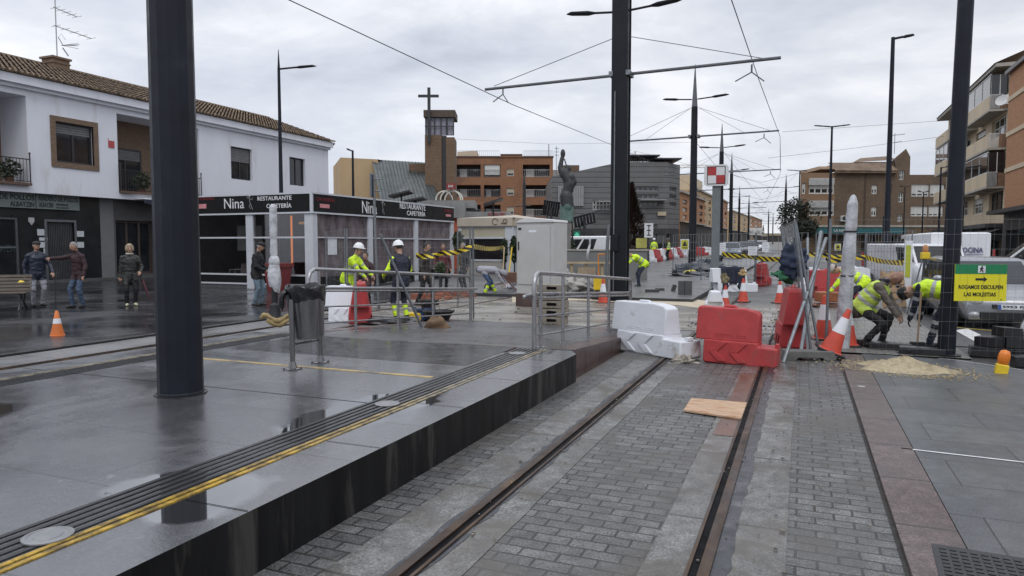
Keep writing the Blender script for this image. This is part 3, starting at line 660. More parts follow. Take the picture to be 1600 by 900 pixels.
# ================================================================ pavilion restaurant
def sheer(name,tint,gl=.10,rough=.04,haze=None):
    m=bpy.data.materials.new(name);m.use_nodes=True;nt=m.node_tree;nt.nodes.remove(nt.nodes['Principled BSDF']);L=nt.links
    out=nt.nodes['Material Output'];tr=nt.nodes.new('ShaderNodeBsdfTransparent');tr.inputs[0].default_value=rgb(tint)
    g=nt.nodes.new('ShaderNodeBsdfGlossy');g.inputs['Roughness'].default_value=rough;g.inputs['Color'].default_value=(.9,.9,.92,1)
    lw=nt.nodes.new('ShaderNodeFresnel');lw.inputs['IOR'].default_value=1.38
    mx=nt.nodes.new('ShaderNodeMixShader');L.new(math_(nt,'ADD',math_(nt,'MULTIPLY',lw.outputs[0],.8),gl*.2),mx.inputs[0]);L.new(tr.outputs[0],mx.inputs[1]);L.new(g.outputs[0],mx.inputs[2])
    res=mx.outputs[0]
    if haze:
        df=nt.nodes.new('ShaderNodeBsdfDiffuse');v=coord(nt,sc=(1,1,.5));L.new(ramp(nt,noise(nt,v,2.5,6,.65),[(.32,tuple(x*.4 for x in haze[0])),(.66,tuple(x*1.2 for x in haze[0]))]),df.inputs[0])
        m2=nt.nodes.new('ShaderNodeMixShader');m2.inputs[0].default_value=haze[1];L.new(res,m2.inputs[1]);L.new(df.outputs[0],m2.inputs[2]);res=m2.outputs[0]
    L.new(res,out.inputs['Surface']);return m
NX,NY=-16.49,20.95
T=thing('restaurant_pavilion','glazed restaurant pavilion with black fascia lettered Nina Restaurante Cafeteria','pavilion',(NX,NY,0));NINA=T
FL=Fr((NX,NY,0),(1,0,0),(0,-1,0));FRt=Fr((NX,NY,0),(0,1,0),(1,0,0))
u0=FL.pix(268,380)[0];u1=FRt.pix(708,380)[0]
zb=FL.pix(490,331)[1];zt=FL.pix(490,302)[1];print('nina',u0,u1,zb,zt)
M['fascia']=mat('black_fascia',(.009,.009,.010),.55,0,.2,2,spec=.25)
mb=MB(T);FL.box(mb,u0,-.02,zb,zt,-.05,.1);FRt.box(mb,-.04,u1,zb,zt,-.05,.1);mb.build('fascia',M['fascia'],T)
mb=MB(T)
for z0,z1 in((zb-.05,zb+.01),(zt-.01,zt+.05)):
    FL.box(mb,u0,.06,z0,z1,-.075,.0);FRt.box(mb,-.07,u1+.02,z0,z1,-.075,.0)
FL.box(mb,-.04,.06,zb,zt,-.078,0.0)
mb.build('fascia_trim',M['whiteframe'],T)
lt=mat('white_lettering',(.75,.75,.78),.5);dr_=mat('dark_red_lettering',(.16,.015,.02),.5);pk=mat('pink_badge',(.62,.25,.27),.5)
figl=mat('grey_figure_line',(.25,.25,.26),.5)
def fpos(fr,u,v,lift=.055):
    a,z=fr.pix(u,v);return fr.p(a,z,-lift)
def sign(fr,items):
    for (txt,ul,vt,ur,vb,m_,bold) in items:
        a,b,c,d=fr.prect(ul,vt,ur,vb);text_on('lettering',txt,fr.p(a,c,-.052),fr.U,(0,0,1),b-a,d-c,m_,T,.008,bold)
sign(FL,[('Nina',352,310,383,326,lt,.0),('RESTAURANTE',404,306.5,457,313,lt,.012),('CAFETERÍA',418,316.5,457,325,lt,.012),('CHURRERÍA',308,307,337,313,dr_,.01)])
sign(FRt,[('Nina',564,315,587,334,lt,.0),('RESTAURANTE',623,318.5,663,327.5,lt,.012),('CAFETERÍA',634,328.5,663,337.5,lt,.012),('CHURRERÍA',492,308,521,315,dr_,.01),('CHURRERÍA',691,326,706,332,dr_,.01)])
mb=MB(T)
for fr,r in((FL,(308,319,324,326)),(FRt,(498,319,513,325)),(FRt,(695,335,703,338.5))):
    mb=MB(T);a,b,c,d=fr.prect(r[0],r[1],r[2],r[3]);fr.box(mb,a,b,c,d,-.06,-.04);mb.build('badge',pk,T)
mb=MB(T)
for fr,cu,cv,s in((FL,392,318,1.),(FRt,596,326,1.05)):
    a,z=fr.pix(cu,cv);h=.26*s
    def P_(x,y):return fr.p(a+x*h,z+y*h,-.058)
    mb=MB(T);mb.ell(P_(0,.95),(.045,.045,.055),10,6)
    for pts in(((0,.8),(-.05,.4),(.1,.0),(.3,-.4),(.5,-.9)),((.1,0),(-.1,-.4),(.15,-.8)),((0,.7),(-.4,.8),(-.5,1.1)),((0,.65),(.45,.5),(.6,.85))):
        mb.tube([P_(*q) for q in pts],.014,6)
    mb.build('logo_figure',figl,T,smooth=60)
# posts, rails, glazing
zs=.42;mb=MB(T)
for (u,w) in((391,.30),(480,.0)):
    a=FL.pix(u,400)[0];mb=MB(T);FL.box(mb,a-.17 if w else -.34,a+.17 if w else .03,0,zb-.05,-.02,.14);mb.build('frame_post',M['whiteframe'],T,bevel=.006)
a=FL.pix(330,380)[0];mb=MB(T);FL.box(mb,u0,u0+.3,0,zb-.05,-.02,.14);mb.build('frame_post',M['whiteframe'],T)
mb=MB(T);FRt.box(mb,-.018,.26,0,zb-.05,-.022,.14);mb.build('frame_post',M['whiteframe'],T)
for u in(579,650.5,706.5):
    a=FRt.pix(u,390)[0];mb=MB(T);FRt.box(mb,a-.16,a+.16,0,zb-.05,-.02,.14);mb.build('frame_post',M['whiteframe'],T,bevel=.006)
for z in (FL.pix(440,371)[1],FL.pix(440,430)[1],FL.pix(340,442)[1]):
    mb=MB(T);FL.box(mb,u0,-.02,z-.03,z+.03,-.012,.09);mb.build('glazing_rail',M['whiteframe'],T)
for z in (FL.pix(440,371)[1],):
    mb=MB(T);FRt.box(mb,0,u1,z-.022,z+.022,-.012,.09);mb.build('glazing_rail',M['whiteframe'],T)
z1=FL.pix(440,430)[1]-.03;z0=FL.pix(340,442)[1]+.03
mb=MB(T);FL.box(mb,u0,-.02,z0,z1,.012,.08);FRt.box(mb,0.02,u1,.1,.5,.012,.08);mb.build('base_panel',M['fascia'],T)
mb=MB(T);FL.box(mb,u0,-.02,0,z0-.06,.03,.08,0);mb.build('plinth',mat('grey_plinth',(.1,.1,.105),.5,0,.2,5),T)
g1=sheer('shop_glazing',(.80,.78,.79),.22,.03);g2=sheer('misted_plastic_glazing',(.5,.46,.48),.08,.15,haze=((.30,.255,.27),.56))
mb=MB(T);FL.box(mb,u0,-.05,z1+.06,zb-.05,.055,.063);mb.build('glazing',g1,T)
mb=MB(T);FRt.box(mb,.05,u1-.05,.5,zb-.05,.055,.063);mb.build('glazing',g2,T)
mb=MB(T);FL.box(mb,u0,-.14,zt-.25,zt-.02,.15,10.0);mb.build('roof',mat('pavilion_roof',(.22,.22,.23),.6,0,.2,2),T)
inn=mat('dark_interior',(.16,.145,.15),.7,0,.5,.7);mb=MB(T);FL.box(mb,u0,-.3,0.035,.06,.2,9.9);mb.build('floor',inn,T)
mb=MB(T);FL.box(mb,u0,u0+.1,.06,zt-.26,.2,9.9);FL.box(mb,u0+.1,-.3,.06,zt-.26,5.2,5.3);mb.build('back_wall',inn,T)
lamp=emis('orange_light_strip',(1.,.30,.06),.75)
for fr,u in((FL,384.5),(FL,451.5),(FRt,561.5)):
    a=fr.pix(u,360)[0];mb=MB(T);fr.box(mb,a-.03,a+.03,1.0 if u>440 else .8,zb-.12,.12,.16);mb.build('light_strip',lamp,T)
for u in(408,465): # warm ceiling lamps seen through the glass
    a=FL.pix(u,347)[0];mb=MB(T);FL.box(mb,a-.38,a+.12,zb-.34,zb-.24,2.6,2.75);mb.build('ceiling_lamp',emis('warm_lamp',(1.,.55,.18),.28),T)
mb=MB(T);a,b,c,d=FL.prect(332,351,372,392);FL.box(mb,a,b,c,d,1.3,1.34);mb.build('wall_board',mat('pale_green_board',(.42,.50,.47),.5,0,.1,3),T)
a=FRt.prect(513,371,527,398);mb=MB(T);FRt.box(mb,a[0],a[1],a[2],a[3],.02,.03);mb.build('paper_notice',M['wplastic'],T)
# chairs and table inside
wch=mat('white_cafe_chair',(.75,.75,.75),.5,0,.1,5)
def chair(p,rz_,label):
    T=thing('cafe_chair',label,'chair',p,rz_)
    mb=MB();mb.box(-.24,.24,-.24,.24,.42,.46);mb.build('seat',wch,T,bevel=.01)
    mb=MB();mb.tube([(-.24,.24,.44),(-.25,.3,.88),(.25,.3,.88),(.24,.24,.44)],.02,6)
    for k in range(5):mb.tube([(-.16+.08*k,.25,.46),(-.16+.08*k,.3,.86)],.014,5)
    mb.build('backrest',wch,T)
    for x in(-.22,.22):
        for y in(-.2,.22):mb=MB();mb.tube([(x,y,.42),(x*1.1,y*1.15,0)],.018,6);mb.build('leg',wch,T)
        mb=MB();mb.tube([(x*1.1,.27,.66),(x*1.15,-.2,.66),(x*1.1,-.22,.42)],.018,6);mb.build('armrest',wch,T)
chair(FL.p(FL.pix(348,400)[0],.06,.75),R(-70),'white slatted cafe chair inside the pavilion window, left of its neighbour')
chair(FL.p(FL.pix(370,400)[0],.06,.8),R(10),'white slatted cafe chair inside the pavilion window next to the white post')
# terracotta planter
q=G(512,459)+Vector((.25,.3,.03));q=Vector((FL.p(FL.pix(456,410)[0],0,-.75)));q.z=.03
T=thing('planter','large dark red square planter in front of the restaurant window','planter',q,R(0))
pm=mat('dark_red_planter',(.19,.03,.03),.45,0,.12,4);mb=MB();mb.M=Matrix.Rotation(R(45),4,'Z')
mb.lathe([(.36,0),(.50,.86),(.56,.86),(.565,1.0),(.50,1.0),(.47,.9)],4);mb.build('pot',pm,T,bevel=.008)
mb=MB();mb.M=Matrix.Rotation(R(45),4,'Z');mb.lathe([(.47,.89),(.46,.91)],4);mb.build('soil',mat('planter_soil',(.03,.025,.02),.9,0,.3,8),T)
mb=MB();mb.box(.28,.34,-.395,-.385,.40,.58);mb.build('label_plate',M['wplastic'],T)
# ================================================================ white two storey building
BX=-29.8
FW=Fr((BX,0,0),(0,1,0),(1,0,0));yA=8.;yB=FW.pix(513,260)[0]
zlo=FW.pix(75,303)[1];zhi=FW.pix(75,142)[1];zea=FW.pix(75,129)[1];print('white bldg',yB,zlo,zhi,zea)
T=thing('white_building','white two storey corner building with a tiled roof and balconies','building',(BX,(yA+yB)/2,0));WB=T
lg1=(FW.pix(-60,220)[0],FW.pix(43,220)[0],zlo+.28,FW.pix(20,146)[1],1.7)
lg2=(FW.pix(184,240)[0],FW.pix(311,240)[0],zlo+.28,FW.pix(240,188)[1],1.7)
w1=FW.prect(87,194,146,256);w2=FW.prect(361,231,394,281);w3=FW.prect(452.5,247,477,290)
mb=MB(T);FW.wall(mb,yA,yB,zlo,zhi,[lg1,lg2,w1,w2,w3],.22)
for y in(yA,yB):mb.quad((BX,y,zlo),(BX-9,y,zlo),(BX-9,y,zhi),(BX,y,zhi))
mb.quad((BX,yA,zlo),(BX-3.4,yA,zlo),(BX-3.4,yB,zlo),(BX,yB,zlo))
mb.quad((BX-9,yA,0),(BX-9,yB,0),(BX-9,yB,zhi),(BX-9,yA,zhi))
mb.build('wall',M['white'],T)
mb=MB(T);FW.box(mb,yA,yB+.12,zhi+.002,zea,-.34,.3);FW.box(mb,yA,yB+.06,zhi-.14,zhi,-.16,.2);mb.build('cornice',M['white'],T)
BRK=brickmat('thin_brown_brick',(.20,.12,.07),(.27,.165,.10),(.22,.17,.13),.24,.06,.012,'wall',.8,.1,bstr=.6,fine=.25)
for lg in(lg1,lg2):mb=MB(T);FW.box(mb,lg[0],lg[1],lg[2],lg[3],1.7,1.8);mb.build('loggia_back_wall',BRK,T)
a,b,c,d=w1;mb=MB(T);e=.22
for r in((a-e,a,c-e,d+e),(b,b+e,c-e,d+e),(a,b,c-e,c),(a,b,d,d+e)):FW.box(mb,*r,-.05,.1)
mb.build('brick_surround',BRK,T)
bl=mat('grey_roller_blind',(.16,.16,.165),.6)
FW.window(T,w1,M['frame'],M['glass'],.18,.09,1,0,.28,bl)
FW.window(T,w2,M['frame'],M['glass'],.2,.08,1,0,.45,bl)
FW.window(T,w3,M['frame'],M['glass'],.2,.08,1,0)
# balcony doors inside the loggias
zf=lg2[2]
dd=(FW.pix(188,240)[0]+.6,FW.pix(188,240)[0]+2.5,zf+.02,zf+2.35);frb=Fr((BX-1.7,0,0),(0,1,0),(1,0,0))
w=frb.window(T,dd,M['frame'],M['glass'],-.03,.1,1,0,.25,bl,name='balcony_door')
mb=MB(T);frb.box(mb,dd[0]+.2,dd[0]+.45,zf+2.65,zf+2.95,-.1,0);mb.build('wall_lamp',mat('red_lamp_box',(.12,.05,.04),.5),T)
irn=mat('dark_iron',(.025,.02,.02),.5,0,.3,6)
for lg in(lg1,lg2):
    mb=MB(T);y0_,y1_=lg[0]+.02,lg[1]-.02+(.0);z=lg[2]
    FW.box(mb,y0_,y1_,z+.0,z+.10,-.22,.0,1)
    mb.tube([FW.p(y0_,z+1.08,-.12),FW.p(y1_,z+1.08,-.12)],.022,6);mb.tube([FW.p(y0_,z+.18,-.12),FW.p(y1_,z+.18,-.12)],.016,6)
    n=int((y1_-y0_)/.13)
    for i in range(n+1):
        y=y0_+(y1_-y0_)*i/n;mb.tube([FW.p(y,z+.1,-.12),FW.p(y,z+1.08,-.12)],.010,4)
    for y in(y0_,y1_):mb.tube([FW.p(y,z+.1,-.12),FW.p(y,z+1.3,-.12)],.025,6);mb.ell(FW.p(y,z+1.33,-.12),.045,8,6)
    mb.build('balcony_railing',[irn,mat('balcony_tile',(.12,.07,.05),.6)],T)
# balcony plants
def leaves(mb,c,r,n,s,rn,mi=0,shell=.35):
    for _ in range(n):
        while True:
            p=Vector((rn.uniform(-1,1),rn.uniform(-1,1),rn.uniform(-1,1)))
            if shell<p.length<1:break
        q=Vector(c)+Vector((p.x*r[0],p.y*r[1],p.z*r[2]));a=Vector((rn.uniform(-1,1),rn.uniform(-1,1),rn.uniform(-.6,.6))).normalized();b=a.cross(Vector((rn.uniform(-1,1),rn.uniform(-1,1),rn.uniform(-1,1)))).normalized()
        k=s*rn.uniform(.6,1.4);mb.add([q-a*k,q+b*k*.45,q+a*k,q-b*k*.45],[(0,1,2,3)],mi)
def leafmat(name,c):
    m,nt,pb,L=nodes(name);v=coord(nt);f=noise(nt,v,2.2,4);L.new(ramp(nt,f,[(.3,tuple(x*.5 for x in c)),(.55,c),(.75,tuple(min(1,x*1.7) for x in c))]),pb.inputs['Base Color']);pb.inputs['Roughness'].default_value=.5;return m
M['leaf']=leafmat('dark_leaf',(.035,.055,.025));M['leaf2']=leafmat('mid_leaf',(.06,.085,.035))
pot=mat('clay_pot',(.16,.07,.04),.8,0,.2,5)
rn=random.Random(5)
for (lg,off,l) in((lg1,-.6,'leafy plant in a pot on the left balcony of the white building'),(lg2,1.5,'bushy pot plant behind the railing under the balcony door'),(lg2,3.2,'pot plant on the balcony right beside the dark column')):
    y=lg[1]+off if off<0 else lg[0]+off;q=FW.p(y,lg[2]+.002,.3);T2=thing('pot_plant',l,'plant',q)
    mb=MB();mb.lathe([(.13,0),(.18,.3),(.15,.3)],10);mb.build('pot',pot,T2);mb=MB();leaves(mb,(0,0,.65),(.4,.45,.42),260,.1,rn,0,.1);mb.build('foliage',M['leaf'],T2)
a=FW.prect(169,216,178,231);mb=MB(T);FW.box(mb,a[0],a[1],a[2],a[3],-.03,.0);al=mb.build('alarm_plate',mat('alarm_red',(.42,.07,.07),.5),T)
mb=MB(T);FW.box(mb,a[0],a[1],a[3]-.12,a[3]+.02,-.034,-.031);mb.build('plate_header',M['wplastic'],al)
# barrel tile roof
rx_=BX-5.2;zr=PX(75,104,rx_).z+.0;ex=BX+.45;ez=zea+.02;print('ridge',zr,ez)
def tilemat():
    m,nt,pb,L=nodes('clay_roof_tiles');v=coord(nt);f=noise(nt,v,3.6,6,.7);wn=N(nt,'ShaderNodeTexWhiteNoise')
    L.new(ramp(nt,f,[(.28,(.045,.035,.028)),(.45,(.12,.085,.058)),(.58,(.22,.16,.105)),(.75,(.30,.25,.18))]),pb.inputs['Base Color']);pb.inputs['Roughness'].default_value=.85;bump(nt,pb,noise(nt,v,30,4),.5,.02);return m
mb=MB(T);pit=.235;nrow=13;ncol=int((yB+.35-yA)/pit);dirv=Vector((rx_-ex,0,zr-ez));ln=dirv.length;dirv/=ln;nrm=Vector((-dirv.z,0,dirv.x)) if dirv.x>0 else Vector((dirv.z*1,0,-dirv.x));rn=random.Random(2)
for j in range(ncol):
    y=yA+j*pit
    for i in range(nrow):
        s0=ln*i/nrow-.04*rn.random();s1=ln*(i+1)/nrow+.06;j0=rn.uniform(-.012,.012);vs=[]
        for s_,r_ in((s0,.098),(s1,.078)):
            b=Vector((ex,y+j0,ez))+dirv*s_+nrm*(.035 if s_==s0 else .0)
            for k in range(6):
                a_=math.pi*k/5;vs.append(b+Vector((0,math.cos(a_)*r_,0))+nrm*(math.sin(a_)*r_))
        mb.add(vs,[(k,k+1,6+k+1,6+k) for k in range(5)]+([(0,1,2,3,4,5)] if i==0 else []),1 if i==0 and 0 else 0)
mb.quad(Vector((ex-.05,yA,ez))+nrm*-.01,Vector((ex-.05,yB+.3,ez))+nrm*-.01,Vector((rx_,yB+.3,zr))+nrm*-.01,Vector((rx_,yA,zr))+nrm*-.01)
mb.quad((rx_,yA,zr),(rx_,yB+.3,zr),(rx_-4.5,yB+.3,zr-2),(rx_-4.5,yA,zr-2))
mb.add([(ex-.05,yB+.29,ez-.06),(rx_,yB+.29,zr-.02),(rx_-4.5,yB+.29,zr-2),(rx_-4.5,yB+.29,zhi),(ex-.5,yB+.29,zhi)],[(0,1,2,3,4)])
mb.tube([(rx_,yA,zr+.04),(rx_,yB+.3,zr+.04)],.11,8)
roof=mb.build('roof',tilemat(),T,smooth=40)
q=PX(89,104,rx_+.4);cy=q.y
mb=MB(T);mb.box(rx_-.1,rx_+.75,cy-.42,cy+.42,zr-.6,zr+.32);mb.box(rx_-.17,rx_+.82,cy-.5,cy+.5,zr+.322,zr+.42);mb.box(rx_-.14,rx_+.79,cy-.46,cy+.46,zr+.1,zr+.16);mb.build('chimney',BRK,roof)
# roof antenna
q=Vector((rx_+.3,cy+.1,zr+.42));T3=thing('roof_antenna','television antenna on the brick chimney of the white building','antenna',q)
alu=mat('aluminium_tube',(.4,.4,.41),.4,.5,.1,5);h=PX(93,0,q.x).z-q.z+.6
mb=MB();mb.tube([(0,0,0),(0,0,h)],.028,6);mb.build('mast',alu,T3)
for v,ue in((14,120),(42,142)):
    z=PX(93,v,q.x).z-q.z;l=PX(ue,v,q.x).y-q.y;mb=MB();mb.tube([(0,-.1,z),(0,l,z-.12)],.022,5)
    for k in range(5):mb.tube([(-.35,l*k/4,z-.03*k),(.35,l*k/4,z-.03*k)],.012,4)
    mb.build('dipole_arm',alu,T3)
z=PX(93,70,q.x).z-q.z
mb=MB()
for dz in(-.14,0,.14):mb.tube([(0,.25,z),(0,1.15,z+.2+dz)],.014,4)
for k in range(6):mb.tube([(-.25,.4+.13*k,z+.05+.035*k),(.25,.4+.13*k,z+.05+.035*k)],.012,4)
mb.tube([(0,.1,z+.35),(0,.35,z)],.02,4);mb.tube([(0,.1,z+.35),(.1,.2,z+.55),(.1,.4,z+.3)],.012,4);mb.tube([(0,.3,z-.1),(0,.6,z-.45)],.03,4)
mb.build('yagi_element',alu,T3)
# ground floor shopfronts
FG=Fr((BX-.5,0,0),(0,1,0),(1,0,0));dk=mat('dark_green_grey_cladding',(.013,.016,.017),.35,0,.25,1.2,0,0,.1);wd=FG.prect(-60,338,31,435);sd=FG.prect(74,347,117,440);ss=FG.prect(182,345,240,428)
mb=MB(T);ys=FG.pix(157,360)[0];FG.wall(mb,yA,ys,0,zlo,[wd,sd],.2);mb.build('ground_floor_cladding',dk,T)
ye=FG.pix(178,360)[0];mb=MB(T);FG.wall(mb,ys,ye,0,zlo,[],.2);mb.build('pale_pillar',mat('pale_grey_render',(.17,.17,.172),.6,0,.08,2),T)
mb=MB(T);FG.wall(mb,ye,yB,0,zlo,[ss],.3);mb.build('ground_floor_wall',mat('grey_ground_wall',(.075,.073,.075),.6,0,.15,2),T)
FG.window(T,wd,M['galv'],M['glass'],.12,.09,0,1,name='shop_window')
FG.window(T,ss,mat('brown_door_frame',(.07,.05,.04),.5),M['glass'],.2,.1,2,0,name='shop_door')
mb=MB(T);n=16
for i in range(n):
    a=sd[0]+(sd[1]-sd[0])*i/n;FG.box(mb,a,a+(sd[1]-sd[0])/n*.7,sd[2],sd[3],.08,.13)
FG.box(mb,sd[0],sd[1],sd[2],sd[3],.13,.15);mb.build('roller_door',mat('dull_metal_shutter',(.075,.075,.08),.45,.3,.2,3),T)
mb=MB(T)
for r in((sd[0]-.1,sd[0],0,sd[3]+.1),(sd[1],sd[1]+.1,0,sd[3]+.1),(sd[0],sd[1],sd[3],sd[3]+.1)):FG.box(mb,*r,-.03,.02)
mb.build('door_frame',M['galv'],T)
sg=FG.prect(-60,298,125,323);a0=FG.pix(125,313)
FS=Fr((BX-.36,0,0),(0,1,0),(1,0,0));zt_=FS.pix(60,303)[1];zb_=FS.pix(60,326)[1];ya=FS.pix(-70,313)[0];yb=FS.pix(124,315)[0];ym=FS.pix(56,313)[0]
for s0,s1,tn in((ya,ym-.02,.0),(ym+.02,yb,.0)):
    mb=MB(T);FS.box(mb,s0,s1,zb_,zt_,0,.1);sp_=mb.build('shop_sign',mat('grey_green_sign',(.20,.235,.22),.5,0,.15,.8),T)
gl_=mat('green_black_lettering',(.03,.045,.045),.6);red_=mat('faint_grey_lettering',(.05,.06,.062),.6);hh=zt_-zb_
def ft(txt,ua,ub,za,zb2,m_,bold=.01):
    y0_=FS.pix(ua,315)[0];y1_=FS.pix(ub,315)[0];text_on('lettering',txt,(BX-.352,y0_,zb_+hh*za),(0,1,0),(0,0,1),y1_-y0_,hh*(zb2-za),m_,T,.006,bold)
ft('DE POLLOS',-1,54,.52,.90,gl_,.03);ft('ALBAYZIN',15,53,.08,.42,gl_,.03);ft('ASADERO DE POLLOS',59.5,122,.56,.92,red_,.02);ft('ALBAYZIN',60.5,83,.12,.44,red_,.03)
ft('COMIDAS PARA LLEVAR',87,106,.28,.42,red_);ft('POLLOS ASADOS',87,107,.08,.2,red_)
text_on('lettering','AYZIN',FG.p(FG.pix(2,390)[0],FG.pix(2,394)[1],.10),(0,1,0),(0,0,1),FG.pix(25,390)[0]-FG.pix(2,390)[0],.3,gl_,T,.004,.01)
for r in((58,358,71,368),(61,371,74,376),(61,378,72,387),(68,388,74,395),(118,361,131,370),(119,378,131,387)):
    a=FG.prect(*r);mb=MB(T);FG.box(mb,*a,-.012,-.002);mb.build('paper_notice',mat('notice_paper',(.55,.58,.6),.7,0,.1,6),T)
a=FG.prect(44,340,53,352);mb=MB(T);cu=(a[0]+a[1])/2;P=[FG.p(a[0],a[3],-.03),FG.p(a[0],a[2]+.15,-.03),FG.p(cu,a[2],-.03),FG.p(a[1],a[2]+.15,-.03),FG.p(a[1],a[3],-.03)]
mb.add(P+[q+Vector((-.03,0,0)) for q in P],[(0,1,2,3,4)]+[(i,(i+1)%5,5+(i+1)%5,5+i) for i in range(5)]);mb.build('shield_plaque',mat('pale_shield',(.45,.45,.46),.5),T)
# striped awning over the shop door
aw=mat('navy_awning',(.02,.022,.045),.6,0,.1,4);q0,q1=FG.pix(200,316)[0],FG.pix(262,316)[0];zA=FG.pix(215,313)[1]
mb=MB(T);FG.box(mb,q0,q1,zA,zA+.06,-1.1,0,1)
for i in range(10):
    a=q0+(q1-q0)*i/10;FG.box(mb,a,a+(q1-q0)/10*.95,zA-.2-(.04 if i%2 else 0),zA-.002,-1.1,-1.07,0)
mb.build('awning',[aw,M['wplastic']],T)
mb=MB(T);FG.box(mb,yA,yB,0,.16,-.25,-.0);mb.build('doorstep',mat('worn_step',(.10,.10,.10),.5,0,.2,3),T)
# ================================================================ overhead line masts
MY=20.85;MX=-5.1
def lampheads(mb,z,l1,l2,r=.03):
    for s,l in((-1,l1),(1,l2)):
        mb.tube([(0,0,z),(s*l*.55,0,z+.06)],r,6);mb.tube([(s*l*.5,0,z+.05),(s*l*.62,0,z+.07),(s*l*.95,0,z+.13),(s*l,0,z+.13)],[.05,.13,.11,.03],8,sq=.45)
def mast(loc,label,hpole,arm_z,armL,armR,lamp_z,tip,full=True,w=.2,group=None,raised=.0):
    T=thing('overhead_line_mast',label,'mast',loc,0,group)
    if full=='H':
        mb=MB();h=w
        mb.box(-h,h,-.24,-.20,0,hpole);mb.box(-h,h,.20,.24,0,hpole);mb.box(-.05,.05,-.198,.198,0,hpole)
        mb.box(-h-.006,-h+.05,-.19,-.05,0,hpole);mb.box(h-.05,h+.006,-.19,-.05,.0,hpole)
        mb.build('pole',M['mast'],T,bevel=.004)
        mb=MB()
        for z in(.0,.3):mb.box(-h-.12,h+.12,-.38,.38,z*.1,.03+z*.1) if z==0 else 0
        mb.build('base_plate',M['mast'],T)
        mb=MB();mb.tube([(-.12,-.26,.3),(-.12,-.262,3.),(-.12,-.26,6.2)],.022,6);mb.tube([(-.3,-.28,.0),(-.31,-.3,1.5),(-.26,-.3,2.3)],.05,8);mb.build('conduit',M['galv'],T)
        mb=MB();mb.box(-.20,.02,-.30,-.245,1.5,2.0);mb.build('junction_box',M['mast'],T,bevel=.01)
    else:
        mb=MB();mb.tube([(0,0,0),(0,0,hpole)],[w*1.05,w*.8],8);mb.build('pole',M['mast'],T,smooth=30)
        mb=MB();mb.tube([(0,0,hpole),(0,0,hpole+.02),(0,0,tip)],[w*.8,w*.72,.015],6);mb.build('spire',M['galvd'],T)
    mb=MB();mb.tube([(-armL,0,arm_z-.06),(armR,0,arm_z+.06)],.045,8)
    mb.build('cross_arm',M['galvd'],T)
    for s in(-1,1):mb=MB();mb.box(s*(w+.02)-.06,s*(w+.02)+.06,-.27,.27,arm_z-.07,arm_z+.07);mb.build('clamp',M['galv'],T)
    mb=MB()
    sz=lamp_z-.45 if full!='H' else lamp_z-.75
    mb.tube([(-w,0,sz),(-armL*.93,0,arm_z+.02)],.012,4);mb.tube([(w,0,sz),(armR*.9,0,arm_z+.08)],.012,4)
    if full!='H':mb.tube([(-w,0,sz),(-armL*.6,0,arm_z)],.010,4);mb.tube([(w,0,sz),(armR*.6,0,arm_z+.05)],.010,4)
    mb.build('stay_wire',M['galvd'],T)
    for s,xx in((-1,-armL*.86),(1,armR*.83)):
        mb=MB();mb.tube([(xx,0,arm_z-.05),(xx,0,arm_z-.28)],.025,6);mb.tube([(xx,0,arm_z-.26),(xx-.45*1,.25,arm_z-.42)],.018,5);mb.tube([(xx,0,arm_z-.26),(xx+.35,-.4,arm_z-.62)],.018,5)
        mb.build('wire_bracket',M['galvd'],T)
    for s,l in((-1,1.55),(1,1.6)):
        mb=MB();mb.tube([(s*w*.7,0,lamp_z),(s*l*.6,0,lamp_z+.06)],.035,6);mb.tube([(s*l*.5,0,lamp_z+.05),(s*l*.66,0,lamp_z+.07),(s*l*1.0,0,lamp_z+.12),(s*l*1.1,0,lamp_z+.12)],[.05,.15,.13,.03],8,sq=.42)
        mb.build('lamp_arm',M['mast'],T,smooth=50)
    return T
M['galvd']=mat('dull_grey_steel',(.12,.125,.135),.45,.5,.2,5)
a=PY(758,142,MY);b=PY(1220,102,MY);az=(PY(970,117,MY)).z
zl=PY(970,18,MY).z
base=Vector((MX,MY,0))
m1=mast(base,'nearest overhead line mast, a thick dark H section post behind the ramp railing',11.,az,MX-a.x,b.x-MX,zl,12,'H',.235)
q=DG(1082,38);print('mast2',q,'mast1 arm',az,a,b)
specs=[(1082,38,105,158,215),(1125,54,195,232,270),(1141,72,240,None,None),(1154,112,291,None,None),(1169,130,304,None,None),(1200,170,325,None,None),(1207,200,332,None,None)]
labs=['second overhead line mast with spire top standing behind heaps of tarpaulin','third overhead line mast, right behind the red and white chequered sign','fourth overhead line mast, just right of the chequered sign','thin far overhead mast between the chequered sign and the far houses','far overhead mast in front of the distant cream houses','far overhead mast left of the dark round tree','farthest overhead mast down the street before the dark round tree']
proto=None
for (u,d,vt,vl,va),lab in zip(specs,labs):
    q=DG(u,d);zt_=D(u,vt,d).z-q.z
    if proto is None or d<60:
        T=mast(q,lab,zt_*.80,D(u,va,d).z-q.z,4.3,4.25,D(u,vl,d).z-q.z,zt_,True,.21,group='overhead line masts down the street')
        if d>50:proto=T;ph=zt_
    else:dup(proto,q,0,lab,'overhead line masts down the street',zt_/ph)
q=DG(1226,95);dup(proto,q,0,'far overhead mast in front of the dark round tree','overhead line masts down the street',(D(1226,273,95).z-q.z)/ph)
